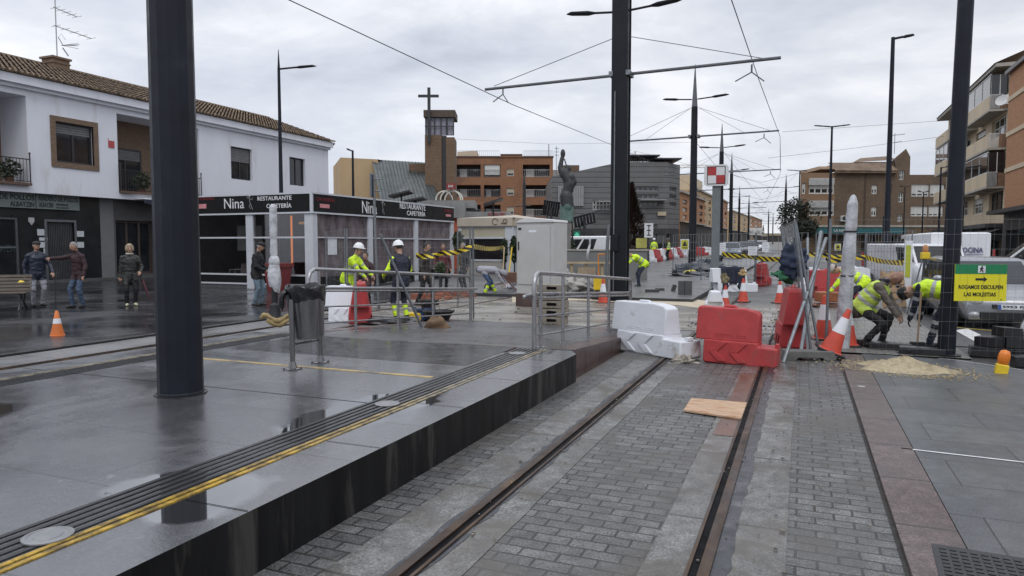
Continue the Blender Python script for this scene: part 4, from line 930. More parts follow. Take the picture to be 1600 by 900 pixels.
# contact wires
cw=mat('overhead_wire',(.03,.03,.035),.5,.4,.1,5)
def wire(pts,label,r=.012,name='contact_wire'):
    mb=MB();mb.tube(pts,r,5);c=pts[0]
    return tag(mb.build(name,cw,at=c),label,'wire')
rw=[D(1143,0,15),D(1186,125,22.2),D(1219,214,38),D(1219,272,54),D(1196,316,72),D(1180,333,112),D(1200,350,180)]
d0=(rw[0]-rw[1]);rw=[rw[0]+d0*1.5]+rw
wire(rw,'overhead contact wire above the right hand tram track')
lw=[D(452,0,15),D(800,163,22.),D(955,226,38),D(1010,250,54),D(1080,290,72),D(1150,340,130)];lw=[lw[0]+(lw[0]-lw[1])*1.2]+lw
wire(lw,'overhead contact wire crossing the sky above the left tram track')
wire([D(712,217,80),D(860,225,80),D(1100,222,90)],'thin cable over the roofs behind the bell tower',.012,'cable')
wire([D(1222,206,60),D(1480,188,60)],'upper thin cable across the street on the right',.012,'cable')
wire([D(1200,247,60),D(1330,232,60),D(1475,213,60)],'lower thin cable across the street on the right',.012,'cable')
wire([D(1219,214,38),D(1220,268,54)],'short dropper wire below the second cross arm',.010,'dropper')
# ================================================================ street lamps
def lamp(u,d,vtop,vbase=None,arms='T',label='',w=.07,arm=.9,group=None,spike=0):
    q=DG(u,d);h=D(u,vtop,d).z-q.z
    T=thing('street_lamp',label,'lamp',q,YAW if arms!='T' else YAW*.6,group)
    mb=MB();mb.tube([(0,0,0),(0,0,.02),(0,0,h*.35),(0,0,h)],[w*1.5,w*1.3,w*1.15,w*.75],10);mb.build('pole',M['pole'],T,smooth=40)
    if spike:mb=MB();mb.tube([(0,0,h),(0,0,h+spike)],[w*.7,.012],6);mb.build('spire',M['pole'],T)
    for s in((-1,1) if arms=='T' else ((1,) if arms=='R' else (-1,))):
        mb=MB();mb.tube([(0,0,h-.06),(s*arm*.5,0,h+.02)],w*.5,6);mb.tube([(s*arm*.42,0,h),(s*arm*.6,0,h+.03),(s*arm*.95,0,h+.08),(s*arm*1.05,0,h+.07)],[.05,.14,.12,.04],8,sq=.4);mb.build('lamp_head',M['pole'],T,smooth=50)
    return T
lamp(441,32,110,None,'R','tall slim street lamp with spike top rising behind the restaurant pavilion',.085,1.6,spike=.8)
lamp(553,42,236,None,'L','short dark street lamp in front of the tan church wall',.08,.35)
lamp(1385,27,64,None,'R','tall street lamp with one arm standing behind the mesh fences on the right',.09,.75)
lamp(1295,60,199,None,'T','double arm street lamp in front of the brown apartment block',.11,1.4)
lamp(1247,95,267,None,'T','double arm street lamp beside the dark round tree',.11,1.6)
lamp(1440,66,300,None,'T','low double arm lamp in front of the brown block, left one of two',.06,.5)
lamp(1411,75,292,None,'T','thin lamp before the middle of the brown block wall',.06,.5)
lamp(1311,60,270,None,'T','thin low lamp right of the double arm street lamp',.06,.5) if 0 else None
lamp(1502,44,262,None,'T','double arm lamp in front of the balconies of the right hand flats',.08,.9)
lamp(1466,52,262,None,'R','slim lamp post between the brown block and the near dark pole',.07,.7)
# near dark pole on the right
q=G(1478,556,.0);T=thing('dark_pole','thick dark grey pole standing in the works beside the yellow and green notice','pole',q,0)
mb=MB();mb.tube([(0,0,-.02),(0,0,1.0),(0,0,9.)],[.125,.118,.10],14);mb.build('shaft',M['pole'],T,smooth=40)
mb=MB();mb.lathe([(.20,0),(.20,.03),(.14,.04)],14);mb.build('base_flange',M['black'],T)
T.rotation_euler=(0,R(.9),0)
# short black stub post
q=DG(1383,31);T=thing('dark_post','short dark square post standing close to the tall lamp behind the fences','post',q);h=D(1383,340,31).z-q.z
mb=MB();mb.box(-.12,.12,-.12,.12,0,h);mb.build('shaft',M['pole'],T,bevel=.01);mb=MB();mb.box(-.13,.13,-.13,.13,h+.002,h+.05);mb.build('cap',M['black'],T)
# chequered tram sign
q=DG(1118,26.);q.z=.10;T=thing('tram_signal_sign','grey post carrying a red and white chequered square tram sign','sign',q,0)
h0=PY(1118,291,q.y).z-q.z;h1=PY(1118,258,q.y).z-q.z;w=.43
mb=MB();mb.box(-.14,.14,-.09,.09,0,h0+.3);mb.build('post',mat('grey_sign_post',(.17,.19,.20),.5,.2,.1,4),T,bevel=.01)
sgm=mat('sign_white',(.66,.67,.68),.5,0,.05,4)
mb=MB();mb.prism([(-w,h0+.08),(-w+.08,h0),(w-.08,h0),(w,h0+.08),(w,h1-.08),(w-.08,h1),(-w+.08,h1),(-w,h1-.08)],'y',-.16,-.10);pl=mb.build('sign_plate',sgm,T,bevel=.008)
zc=(h0+h1)/2;s_=.30
mb=MB();mb.box(-s_-.025,s_+.025,-.164,-.161,zc-s_-.025,zc+s_+.025);mb.build('sign_border',M['black'],pl)
for x0,z0,m_ in((-s_,zc,M['red']),(0,zc-s_,M['red']),(0,zc,sgm),(-s_,zc-s_,sgm)):
    mb=MB();mb.box(x0+.003,x0+s_-.003,-.169,-.1645,z0+.003,z0+s_-.003);mb.build('checker_square',m_,pl)
# road sign pole seen from behind by the pavilion
q=G(592,483);q=Vector((q.x,q.y,.0));T=thing('road_sign','grey road sign seen edge on, on a thin galvanised pole by the pavilion','sign',q)
h=D(583,272,q.length/1.0*.985).z;dq=17.9
h=PX(585,272,q.x).z
mb=MB();mb.tube([(0,0,0),(-.09,0,h*.6),(-.11,0,h)],.035,8);mb.build('post',M['galv'],T,smooth=40)
mb=MB();mb.cbox((-.16,-.02,h-.27),(.05,.34,.62),rz=R(24));mb.build('sign_plate',mat('sign_back_grey',(.13,.15,.18),.4,.3,.15,4),T,bevel=.02)
mb=MB()
for z in(h-.12,h-.42):mb.tube([(-.10,-.02,z),(.06,.05,z)],.018,6)
mb.build('bracket',M['galv'],T)
# ================================================================ far buildings
def brk(name,c1,c2,mo,**k):return brickmat(name,c1,c2,mo,.5,.14,.02,'wall',.85,.1,bstr=.4,fine=.25,**k)
RBR=brk('orange_brick',(.30,.135,.065),(.36,.17,.085),(.28,.16,.10),stain=(.16,.085,.055),stsc=.25,stth=.5)
BBR=brk('brown_brick',(.155,.105,.068),(.20,.138,.09),(.15,.11,.08),stain=(.09,.062,.045),stsc=.25,stth=.52)
OBR=brk('bright_orange_brick',(.46,.21,.095),(.53,.25,.12),(.42,.25,.15))
CREAM=mat('cream_render',(.52,.44,.32),.8,0,.1,.6,0,0,.1,dirt=(.34,.28,.20),dsc=.6,dth=.58)
TAN=mat('tan_render',(.47,.335,.19),.8,0,.08,.5,0,0,.1,dirt=(.28,.20,.12),dsc=.5,dth=.56,stretch=(1,1,.25))
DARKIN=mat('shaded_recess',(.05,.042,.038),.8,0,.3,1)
SHUT=mat('white_roller_shutter',(.62,.62,.60),.5,0,.06,3);CSH=mat('cream_shutter',(.52,.48,.36),.5,0,.06,3)
RAILM=mat('grey_railing',(.22,.22,.23),.5,.2,.1,4);WHR=mat('white_railing',(.58,.58,.58),.5,0,.1,4)
CONC=mat('old_concrete_trim',(.36,.34,.30),.8,0,.2,1.5)
def bars(fr,mb,u0,u1,z0,z1,d,n,r=.03):
    mb.tube([fr.p(u0,z1,d),fr.p(u1,z1,d)],r*1.3,4);mb.tube([fr.p(u0,z0,d),fr.p(u1,z0,d)],r,4)
    for i in range(n+1):
        u=u0+(u1-u0)*i/n;mb.tube([fr.p(u,z0,d),fr.p(u,z1,d)],r*.7,4)
cN,sN=math.cos(YAW),math.sin(YAW)
VN=Vector((sN,-cN,0));VU=Vector((cN,sN,0))    # facing the camera / picture right
def hull(T,mb,fr,u0,u1,z0,z1,d,mi=0,dv=None):
    """side, back and top faces behind a facade"""
    dv=dv or -fr.n;a,b=fr.p(u0,z0),fr.p(u1,z0);c,e=b+dv*d,a+dv*d;h=Vector((0,0,z1-z0))
    for p,q in((b,c),(c,e),(e,a)):mb.add([p,q,q+h,p+h],[(0,1,2,3)],mi)
    mb.add([a+h,b+h,c+h,e+h],[(0,1,2,3)],mi)
# ---- church: tan hall, slanted metal roof, bell tower
d=72.;T=thing('church','tan rendered church with a slanting grey metal roof and brick bell tower with a cross','church',DG(620,d))
f=Fr(DG(510,d),VU,VN);up=lambda u,v:f.pix(u,v)
mb=MB(T);a=up(505,249)[0];b=up(532,249)[0];zt_=up(532,246)[1];c=up(590,250)[0]
f1=Fr(DG(532,d),Vector((cN,sN,0)),VN);mb.add([f.p(a,0,4),f.p(b,0),f.p(b,zt_),f.p(a,zt_-.5,4)],[(0,1,2,3)]);mb.add([f.p(b,0),f.p(c+3.,0),f.p(c+.0,up(583,249)[1]),f.p(b,zt_)],[(0,1,2,3)])
mb.add([f.p(a,zt_-.5,4),f.p(b,zt_),f.p(c,up(583,249)[1]),f.p(c+6,up(583,249)[1],12),f.p(a,zt_-.5,12)],[(0,1,2,3,4)]);mb.add([f.p(a,0,4),f.p(a,0,12),f.p(a,zt_-.5,12),f.p(a,zt_-.5,4)],[(3,2,1,0)])
mb.build('hall_wall',TAN,T)
ZN=mat('grey_standing_seam_zinc',(.07,.082,.082),.4,.25,.18,.7,0,0,.1,dirt=(.15,.15,.14),dsc=.8,dth=.6)
mb=MB(T);P0=D(581,249,d-.1);P1=D(664,254,d+2);P2=D(690,325,d-8);P3=D(597,325,d-8)
mb.add([P0,P1,P2,P3],[(3,2,1,0)]);nn=(P1-P0).cross(P3-P0).normalized();nn=nn if nn.y<0 else -nn
for i in range(17):
    t=i/16;A=P0.lerp(P1,t);B=P3.lerp(P2,t);mb.tube([A+nn*.03,B+nn*.03],.035,4)
mb.add([P0,P1,P1+Vector((0,6,-1)),P0+Vector((0,6,-1))],[(0,1,2,3)])
mb.build('metal_roof',ZN,T)
ft_=Fr(DG(663,d-3),VU,VN);pp=lambda u,v:ft_.pix(u,v)
TB=brk('tower_brick',(.20,.125,.075),(.25,.16,.10),(.15,.10,.07))
ua,ub,us0,us1=pp(664,250)[0],pp(710,250)[0],pp(690,250)[0],pp(697,250)[0];zc0=pp(690,211)[1];zc1=pp(690,183)[1];ztp=pp(690,172)[1];wd_=ub-ua
mb=MB(T);ft_.box(mb,ua,us0,0,zc0,0,wd_);ft_.box(mb,us1,ub,0,zc0-.2,0,wd_);ft_.box(mb,us0,us1,0,zc0-.02,.35,wd_-.2);tw=mb.build('tower_shaft',TB,T)
mb=MB(T);ft_.box(mb,us0+.02,us1-.02,6,zc0-.03,.2,.34);mb.build('dark_slot',M['frame'],tw)
mb=MB(T);ft_.box(mb,ua-.1,ub+.1,zc1,ztp,-.1,wd_+.1);mb.build('tower_cap',mat('dark_brick_cap',(.09,.065,.05),.8,0,.2,3),T)
mb=MB(T)
for u in(ua+.03,ua+.9,us0-.1,us1,ub-.75,ub-.12):ft_.box(mb,u,u+.1,zc0,zc1,.05,.15)
ft_.box(mb,ua,ub,(zc0+zc1)/2-.04,(zc0+zc1)/2+.04,.06,.13);lf=mb.build('lantern_frame',M['frame'],T)
mb=MB(T);ft_.box(mb,ua+.05,ub-.05,zc0,zc1,.3,.33);mb.build('lantern_glass',mat('pale_lantern_glass',(.30,.29,.36),.2,0,.35,1.5),lf)
mb=MB(T);uc=pp(671,180)[0];z0=pp(671,224)[1];z1=pp(671,138)[1];zb_=pp(671,151)[1];ul=pp(654,150)[0];ur=pp(686,152)[0]
ft_.box(mb,uc-.14,uc+.14,z0,z1,-.4,-.15);ft_.box(mb,ul,uc-.142,zb_-.12,zb_+.12,-.38,-.17);ft_.box(mb,uc+.142,ur,zb_-.12,zb_+.12,-.38,-.17);mb.build('cross',M['frame'],T)
mb=MB(T);ft_.box(mb,pp(632,255)[0],ua-.01,0,pp(650,250)[1],3,9);mb.build('side_wall',TB,T)
# ---- orange brick apartment block
d=104.;f=Fr(DG(700,d),VU,VN);up=lambda u,v:f.pix(u,v)
T=thing('apartment_block','orange brick apartment block with recessed balconies beside the bell tower','building',DG(785,d))
uL,uT0,uT1,uR=[up(x,270)[0] for x in(700,783,815,864)];zr_=up(740,246)[1];zt2=up(800,243)[1];rows=[(257,275,290),(289,306,320),(320,337,352)]
hol=[];ops=[]
for (vt,vs_,vb) in rows:
    zt_=up(780,vt)[1];zb=up(780,vs_)[1]
    for (x0,x1) in((713,751),(756,782),(817,859)):ops.append((up(x0,265)[0],up(x1,265)[0],zb-.15,zt_))
wins=[]
for (va,vb) in((264,275),(294,305),(323,335)):
    a=f.prect(792,va,803,vb);wins.append(a)
mb=MB(T);f.wall(mb,uL,uR,0,zr_,[(*o,1.6) for o in ops]+wins,.3,0);hull(T,mb,f,uL,uR,0,zr_,11);mb.build('wall',RBR,T)
mb=MB(T)
f.wall(mb,uT0,uT1,zr_-1.5,zt2,[],.3) if 0 else f.box(mb,uT0-.05,uT1+.05,zr_+.002,zt2,-.15,4);mb.build('stair_tower_top',RBR,T)
mb=MB(T);f.box(mb,uL-.1,uT0-.06,zr_-.02,zr_+.18,-.12,.3);f.box(mb,uT1+.06,uR+.1,zr_-.02,zr_+.18,-.12,.3);f.box(mb,uT0-.1,uT1+.1,zt2+.002,zt2+.2,-.2,4);mb.build('parapet',mat('dark_coping',(.10,.06,.045),.8),T)
for i,o in enumerate(ops):
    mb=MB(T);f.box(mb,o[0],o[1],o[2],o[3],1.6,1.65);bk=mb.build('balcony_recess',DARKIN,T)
    mb=MB(T);w=(o[1]-o[0]);f.box(mb,o[0]+w*.12,o[0]+w*.42,o[2]+.02,o[3]-.5,1.5,1.59);mb.build('balcony_door',SHUT,bk)
    mb=MB(T);f.box(mb,o[0]+w*.6,o[0]+w*.88,o[2]+.9,o[3]-.5,1.5,1.59);mb.build('balcony_window',M['glass'],bk)
    mb=MB(T);bars(f,mb,o[0],o[1],o[2]+.1,o[2]+1.05,.05,14,.025);mb.build('balcony_railing',WHR if i%3==2 else RAILM,bk)
o=ops[1];mb=MB(T);f.box(mb,o[0]+.1,o[1]-.1,o[3]-1.5,o[3],.2,.25);mb.build('white_blind',SHUT,T)
for a in wins:f.window(T,a,SHUT,M['glass'],.2,.08,0,0,.62,CSH)
mb=MB(T)
for (x0,x1) in((uL,uT0-.3),(uT1+.3,uR)):bars(f,mb,x0,x1,zr_+.25,zr_+1.0,.3,26,.02)
mb.build('roof_railing',RAILM,T)
mb=MB(T);f.box(mb,up(712,240)[0],up(744,240)[0],zr_,zr_+1.2,3,8);f.add if 0 else mb.add([f.p(up(712,240)[0],zr_+1.21,3),f.p(up(744,240)[0],zr_+1.21,3),f.p(up(744,230)[0],up(744,231)[1],3)],[(0,1,2)]);f.box(mb,up(742,240)[0],up(744,240)[0]+.0,zr_+1.2,up(744,231)[1],3.02,8);mb.build('roof_hut',CREAM,T)
mb=MB(T);mb.tube([f.p(up(858,240)[0],zr_,1),f.p(up(858,240)[0],up(858,224)[1],1)],.07,4);mb.tube([f.p(up(872,240)[0],zr_-4,4),f.p(up(872,240)[0],up(872,222)[1],4)],.05,4)
for z in(-.4,-.9,-1.4):mb.tube([f.p(up(869,240)[0],up(872,222)[1]+z,4),f.p(up(876,240)[0],up(872,222)[1]+z,4)],.05,4)
mb.build('roof_aerial',RAILM,T)
mb=MB();g=Fr(DG(862,120),VU,VN);a=g.prect(880,258,905,330);T=thing('brick_block','pale and brown block half hidden behind the bronze statue','building',DG(890,120));mb=MB(T);g.box(mb,a[0],a[1],0,a[3],0,9);mb.build('wall',BBR,T);mb=MB(T);b=g.prect(862,266,884,330);g.box(mb,b[0],b[1],0,b[3],-.5,8);mb.build('low_wall',mat('grey_rubble_render',(.28,.28,.27),.8,0,.25,.8),T)
# ---- grey clad civic building
def cladmat():
    m,nt,pb,L=nodes('grey_cladding');v,ob,sp=brickvec(nt,'wall');w=N(nt,'ShaderNodeTexWave');w.wave_type='BANDS';w.bands_direction='Y';w.inputs['Scale'].default_value=.55;w.inputs['Distortion'].default_value=0.;L.new(v,w.inputs['Vector'])
    k=ramp(nt,w.outputs['Fac'],[(.02,0.),(.10,1.)]);c=mixc(nt,k,(.07,.07,.072),(.165,.165,.165));f=noise(nt,ob,.6,5);c=mixc(nt,.35,c,ramp(nt,f,[(.3,.45),(.7,1.)]),'MULTIPLY');L.new(c,pb.inputs['Base Color']);pb.inputs['Roughness'].default_value=.5;pb.inputs['Metallic'].default_value=.2;bump(nt,pb,k,.6,.03);return m
CLD=cladmat();d=78.;f=Fr(DG(865,d),VU,VN);up=lambda u,v:f.pix(u,v)
T=thing('civic_building','long grey clad civic building with slatted windows behind the statue','building',DG(960,d))
u0,u1,u2=up(862,300)[0],up(1044,300)[0],0;zA=up(880,276)[1];zB=up(950,262)[1];zB2=up(970,253)[1];zg=up(950,357)[1]
h=[f.prect(926,312,954,328),f.prect(981,291,1029,299),f.prect(981,303,1029,311),f.prect(981,315,1029,323)]
h2=[f.prect(1004,334,1032,337),f.prect(1004,351,1027,364)]
mb=MB(T);uS=up(968,300)[0]
f.wall(mb,u0,uS,zg,zA,[h[0]],.35);f.wall(mb,uS,u1,zg,zB2,h[1:]+[h2[1]],.35)
mb.add([f.p(u0,zA-.0),f.p(uS,zA),f.p(uS,zB+.6),f.p(u0+4,zA)],[(0,1,2)])
hull(T,mb,f,u0,uS,zg,zA,14);hull(T,mb,f,uS,u1,zg,zB2,8)
f2=Fr(f.p(u1,0),Vector((math.cos(YAW+.9),math.sin(YAW+.9),0)),Vector((math.sin(YAW+.9),-math.cos(YAW+.9),0)))
L2=f2.pix(1062,300)[0];hs=[(.3,L2*.7,up(1029,v1)[1],up(1029,v0)[1]) for v0,v1 in((291,299),(303,311),(315,323))]
f2.wall(mb,0,L2,zg,zB2-.1,hs,.3);hull(T,mb,f2,0,L2,zg,zB2-.1,6);mb.build('cladding',CLD,T)
for i,o in enumerate(h):f.window(T,o,SHUT if i==0 else RAILM,M['glass'],.25,.12,5 if i else 4,1 if i==0 else 0)
f.window(T,h2[1],RAILM,M['glass'],.25,.12,3,0)
for o in hs:f2.window(T,o,RAILM,M['glass'],.2,.12,3,0)
mb=MB(T);a=f.prect(872,291,912,322);n=15
for i in range(n):
    x=a[0]+(a[1]-a[0])*i/n;f.box(mb,x,x+(a[1]-a[0])/n*.75,a[2],a[3],-.25,-.05)
mb.build('slat_screen',mat('pale_slats',(.33,.34,.35),.5,.1,.1,2),T)
mb=MB(T);b=f.prect(931,314,958,317);f.box(mb,up(932,316)[0],up(968,316)[0],up(950,317)[1],up(950,315)[1],-1.6,0);f.box(mb,up(999,314)[0],up(1038,314)[0],up(1015,314)[1],up(1015,312.5)[1],-1.2,0);mb.build('canopy',mat('canopy_grey',(.3,.3,.3),.6),T)
mb=MB(T);b=f.prect(1027,331,1040,337);f.box(mb,*b,-.3,-.1);mb.build('pale_panel',CREAM,T)
mb=MB(T);f.wall(mb,u0,u1,0,zg,[(up(x,370)[0],up(x+22,370)[0],0.2,zg-.6) for x in(880,905,1004,1026)],.4);f2.wall(mb,0,L2,0,zg,[],.3);mb.build('ground_floor',mat('dark_base_floor',(.04,.04,.042),.5,0,.3,1),T)
for x in(880,905,1004,1026):f.window(T,(up(x,370)[0],up(x+22,370)[0],.2,zg-.6),RAILM,M['glass'],.3,.1,1,0)
mb=MB(T);fr_=Fr(f.p(uS,0),VU,VN);x0=up(982,250)[0];x1=up(1022,250)[0];zz=up(1000,243)[1];z0=up(1000,254)[1]
for xa,xb,za in((x0,x1,up(1000,244)[1]),(up(1030,250)[0],up(1056,250)[0],up(1045,249)[1])):
    for k in range(7):
        xx=xa+(xb-xa)*k/6;mb.tube([f.p(xx,zB2-.1,2),f.p(xx,za,2)],.07,4)
        if k<6:xn=xa+(xb-xa)*(k+1)/6;mb.tube([f.p(xx,zB2,2),f.p(xn,za,2)],.05,4)
    f.box(mb,xa-.5,xb+.6,za,za+.14,-.3,5)
mb.build('roof_pergola',mat('dark_pergola_steel',(.05,.05,.055),.5,.2,.2,3),T)
mb=MB(T);q=f.pix(901,367);mb.lathe([(.28,0),(.28,.12)],12) if 0 else f.box(mb,q[0]-.35,q[0]+.35,q[1]-.4,q[1]+.4,-.3,-.1);f.box(mb,q[0]-.12,q[0]+.12,q[1]-.25,q[1]+.25,-.32,-.302,1);f.box(mb,q[0]-.25,q[0]-.121,q[1]-.1,q[1]+.1,-.32,-.302,1);f.box(mb,q[0]+.121,q[0]+.25,q[1]-.1,q[1]+.1,-.32,-.302,1)
mb.build('pharmacy_cross',[emis('green_sign',(.01,.22,.12),.25),emis('green_sign_bright',(.1,.6,.4),.5)],T)
# ---- tower crane far away
d=260.;T=thing('tower_crane','pale tower crane far behind the grey civic building','crane',DG(991,d));f=Fr(DG(991,d),VU,VN)
pc=mat('pale_crane_paint',(.5,.48,.42),.6);mb=MB(T);zt_=f.pix(991,236)[1];zj=f.pix(991,252)[1]
for s in(-.7,.7):mb.tube([f.p(s,0),f.p(s,zj),f.p(0,zt_)],.15,4)
for k in range(14):mb.tube([f.p(-.7,zj*.6+k*1.0),f.p(.7,zj*.6+1+k*1.0)],.1,4)
mb.build('mast',pc,T);mb=MB(T);ue=f.pix(1112,262)[0];zj2=f.pix(1060,262)[1];n=24;zh=f.pix(1060,257)[1]-zj2
mb.tube([f.p(-6,zj2),f.p(ue,zj2)],.16,4);mb.tube([f.p(-6,zj2+zh),f.p(ue,zj2+zh*.8)],.14,4)
for k in range(n):
    a=-6+(ue+6)*k/n;b=-6+(ue+6)*(k+1)/n;mb.tube([f.p(a,zj2),f.p((a+b)/2,zj2+zh*.9),f.p(b,zj2)],.1,4)
mb.build('jib',pc,T);mb=MB(T);mb.tube([f.p(0,zt_),f.p(ue*.7,zj2+zh)],.07,4);mb.tube([f.p(0,zt_),f.p(-6,zj2+zh)],.07,4);mb.build('stay_cable',pc,T)
# ---- houses on the left side of the far street
def block(name,label,u0,u1,d0,d1,vtop,base,rows,cols,mw,ms,seed=0,roofm=None,extra=None,side=True,shut=.5,gv=None,gm=None):
    """block with a facade running from picture u0 (depth d0) to u1 (depth d1)"""
    A=DG(u0,d0);B=DG(u1,d1);A.z=B.z=min(A.z,B.z);U=(B-A).normalized();n=Vector((U.y,-U.x,0))
    if n.dot(-A)<0:n=-n
    f=Fr(A,U,n);W_=(B-A).length;zt_=f.pix(u0,vtop)[1];T=thing(name,label,'building',(A+B)/2)
    rn=random.Random(seed);hol=[];zb=base;rh=(zt_-zb-.6)/rows
    for i in range(rows):
        for j in range(cols):
            w=W_/cols;x=w*(j+.5);k=rn.choice([.26,.3,.34]);hol.append((x-w*k*.8,x+w*k*.8,zb+rh*i+rh*.28,zb+rh*i+rh*.86))
    mb=MB(T);f.wall(mb,0,W_,zb,zt_,hol,.3);hull(T,mb,f,0,W_,0,zt_,10);mb.build('wall',mw,T)
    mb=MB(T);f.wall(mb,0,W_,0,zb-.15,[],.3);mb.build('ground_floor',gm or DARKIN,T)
    mb=MB(T);f.box(mb,-.1,W_+.1,zb-.148,zb-.002,-.4,.1);f.box(mb,-.15,W_+.15,zt_+.002,zt_+.25,-.3,.4);mb.build('string_course',CONC,T)
    for o in hol:f.window(T,o,ms,M['glass'],.22,.09,1,0,rn.choice([0,.4,.6,.95]) or None,rn.choice([SHUT,CSH]))
    return T,f,W_,zt_
T,f,w,zt_=block('town_house','orange brick town house with a small top storey right of the grey civic building',1062,1100,86,104,300,4.,3,3,OBR,M['frame'],1)
mb=MB(T);f.box(mb,w*.0,w*.5,zt_+.3,zt_+3.6,2,9);mb.build('top_storey',CREAM,T)
mb=MB(T);q=f.pix(1069,350);f.box(mb,q[0]-.4,q[0]+.4,q[1]-.5,q[1]+.5,-1.2,-1.0);s_=mb.build('lottery_sign',emis('yellow_sign_light',(1.,.62,.02),.9),T)
mb=MB(T);f.box(mb,q[0]-.08,q[0]+.08,q[1]-.28,q[1]+.28,-1.23,-1.202);f.box(mb,q[0]-.28,q[0]-.081,q[1]-.08,q[1]+.08,-1.23,-1.202);f.box(mb,q[0]+.081,q[0]+.28,q[1]-.08,q[1]+.08,-1.23,-1.202);mb.build('sign_emblem',mat('red_emblem',(.6,.06,.02),.5),s_)
T,f,w,zt_=block('town_house','tall tan town house with rooftop rooms left of the chequered sign post',1085,1112,108,126,295,4,4,3,TAN,M['frame'],2)
mb=MB(T);f.box(mb,w*.2,w*.9,zt_+.3,zt_+2.6,1.5,8);mb.build('top_storey',CREAM,T)
block('town_house','orange and ochre town house just right of the chequered sign post',1116,1136,128,150,306,4,4,3,OBR,M['frame'],3)
block('town_house','far ochre terrace house with many windows beyond the overhead masts',1142,1172,185,230,329,4,3,4,TAN,M['frame'],4)
block('town_house','far pale orange house at the end of the left side terrace',1170,1190,235,280,337,4,3,3,OBR,M['frame'],5)
T,f,w,zt_=block('low_house','small cream gabled house far down the street',1178,1196,235,245,368,2.6,1,2,CREAM,M['frame'],6)
block('far_building','yellow low building closing the far end of the street',1196,1222,330,335,366,3,1,4,mat('far_yellow',(.55,.42,.12),.7),M['frame'],7)
# billboards
for (u,l) in((1173,'white billboard with dark print left of its twin far down the street'),(1184,'white billboard with grey print right of its twin far down the street')):
    d=150;q=DG(u,d);T=thing('billboard',l,'billboard',q);f=Fr(q,VU,VN);z1=f.pix(u,356)[1];z0=f.pix(u,367)[1]
    mb=MB(T);f.box(mb,-.75,.75,z0,z1,-.05,.05);bp=mb.build('panel',SHUT,T);mb=MB(T);mb.tube([f.p(-.5,0,.1),f.p(-.5,z0,.1)],.06,5);mb.tube([f.p(.5,0,.1),f.p(.5,z0,.1)],.06,5);mb.build('post',M['frame'],T)
    mb=MB(T);rn=random.Random(u)
    for k in range(4):x=-.6+k*.3;f.box(mb,x,x+rn.uniform(.1,.25),z0+rn.uniform(.2,.5),z0+rn.uniform(.7,1.2),-.06,-.052)
    mb.build('print',mat('print_grey',(.2,.2,.22),.6),bp)
# ---- brown brick block on the right
d=88.;f=Fr(DG(1250,d),VU,VN);up=lambda u,v:f.pix(u,v)
T=thing('apartment_block','brown brick apartment block with white shutters and a teal shop canopy across the street','building',DG(1360,d))
uA,uB,uC,uD,uE,uF=[up(x,320)[0] for x in(1250,1304,1350,1398,1398,1478)]
zr1=up(1280,270)[1];zc=up(1340,271)[1];zg=up(1340,355)[1]
hA=[f.prect(1264,286,1304,303),f.prect(1253,286,1259,303),f.prect(1264,322,1304,337)]
mb=MB(T);f.wall(mb,uA,uB,zg,zr1,hA,.3);mb.build('left_wall',brk('light_brown_brick',(.27,.165,.095),(.31,.195,.115),(.26,.17,.11)),T)
for i,o in enumerate(hA):f.window(T,o,SHUT,M['glass'],.2,.16,3 if i!=1 else 0,0,.55,SHUT)
mb=MB(T)
for vv in(285,320):
    z=up(1284,vv)[1];n=22
    for i in range(n):
        x=uA+1.+(uB-uA-1.2)*i/n;f.box(mb,x,x+(uB-uA-1.2)/n*.5,z-.35,z+.5,-.35,-.05)
mb.build('striped_awning',SHUT,T)
hM=[f.prect(1362,289,1371,303),f.prect(1384,289,1393,303),f.prect(1361,323,1370,338),f.prect(1384,324,1392,338)]
mb=MB(T);f.wall(mb,uB,uD,zg,zc,hM,.3);mb.build('middle_wall',BBR,T)
mb=MB(T);f.box(mb,up(1351,320)[0]-.1,up(1351,320)[0]+.1,zg,zc,-.06,.02);mb.build('wall_joint',mat('joint_brown',(.08,.055,.04),.8),T)
for o in hM:f.window(T,o,SHUT,M['glass'],.2,.13,1,0,.5,SHUT)
hT=[f.prect(1405,266,1413,281),f.prect(1404,301,1412,316),f.prect(1402,335,1410,346)]
uT1=up(1420,320)[0];ztw=up(1408,245)[1]
mb=MB(T);f.wall(mb,uD,uT1,zg,ztw,hT,.3);hull(T,mb,f,uD,uT1,zg,ztw,5,0,Vector((0,1,0)));mb.add([f.p(uD,ztw),f.p(uT1,ztw),f.p((uD+uT1)/2+.3,ztw+1.)],[(0,1,2)]);mb.build('stair_tower',BBR,T)
for o in hT:f.window(T,o,SHUT,M['glass'],.2,.1,1,1)
hR=[f.prect(1424,288,1452,307),f.prect(1453,288,1476,307),f.prect(1423,322,1450,338),f.prect(1451,322,1474,338)]
zr3=up(1445,273)[1];mb=MB(T);f.wall(mb,uT1,uF,zg,zr3,hR,.3);YV=Vector((0,1,0));hull(T,mb,f,uA,uB,0,zr1,10,0,YV);hull(T,mb,f,uB,uD,0,zc,10,0,YV);hull(T,mb,f,uT1,uF,0,zr3,10,0,YV);mb.build('right_wall',BBR,T)
for o in hR:f.window(T,o,SHUT,M['glass'],.2,.13,2,0,.78,SHUT)
mb=MB(T);f.wall(mb,uA,uF,0,zg-.02,[(up(x,380)[0],up(x+24,380)[0],0.1,zg-1.2) for x in(1306,1345,1385,1420)],.5);mb.build('ground_floor',BBR,T)
for x in(1306,1345,1385,1420):f.window(T,(up(x,380)[0],up(x+24,380)[0],.1,zg-1.2),M['frame'],M['glass'],.4,.12,2,0,name='shop_window')
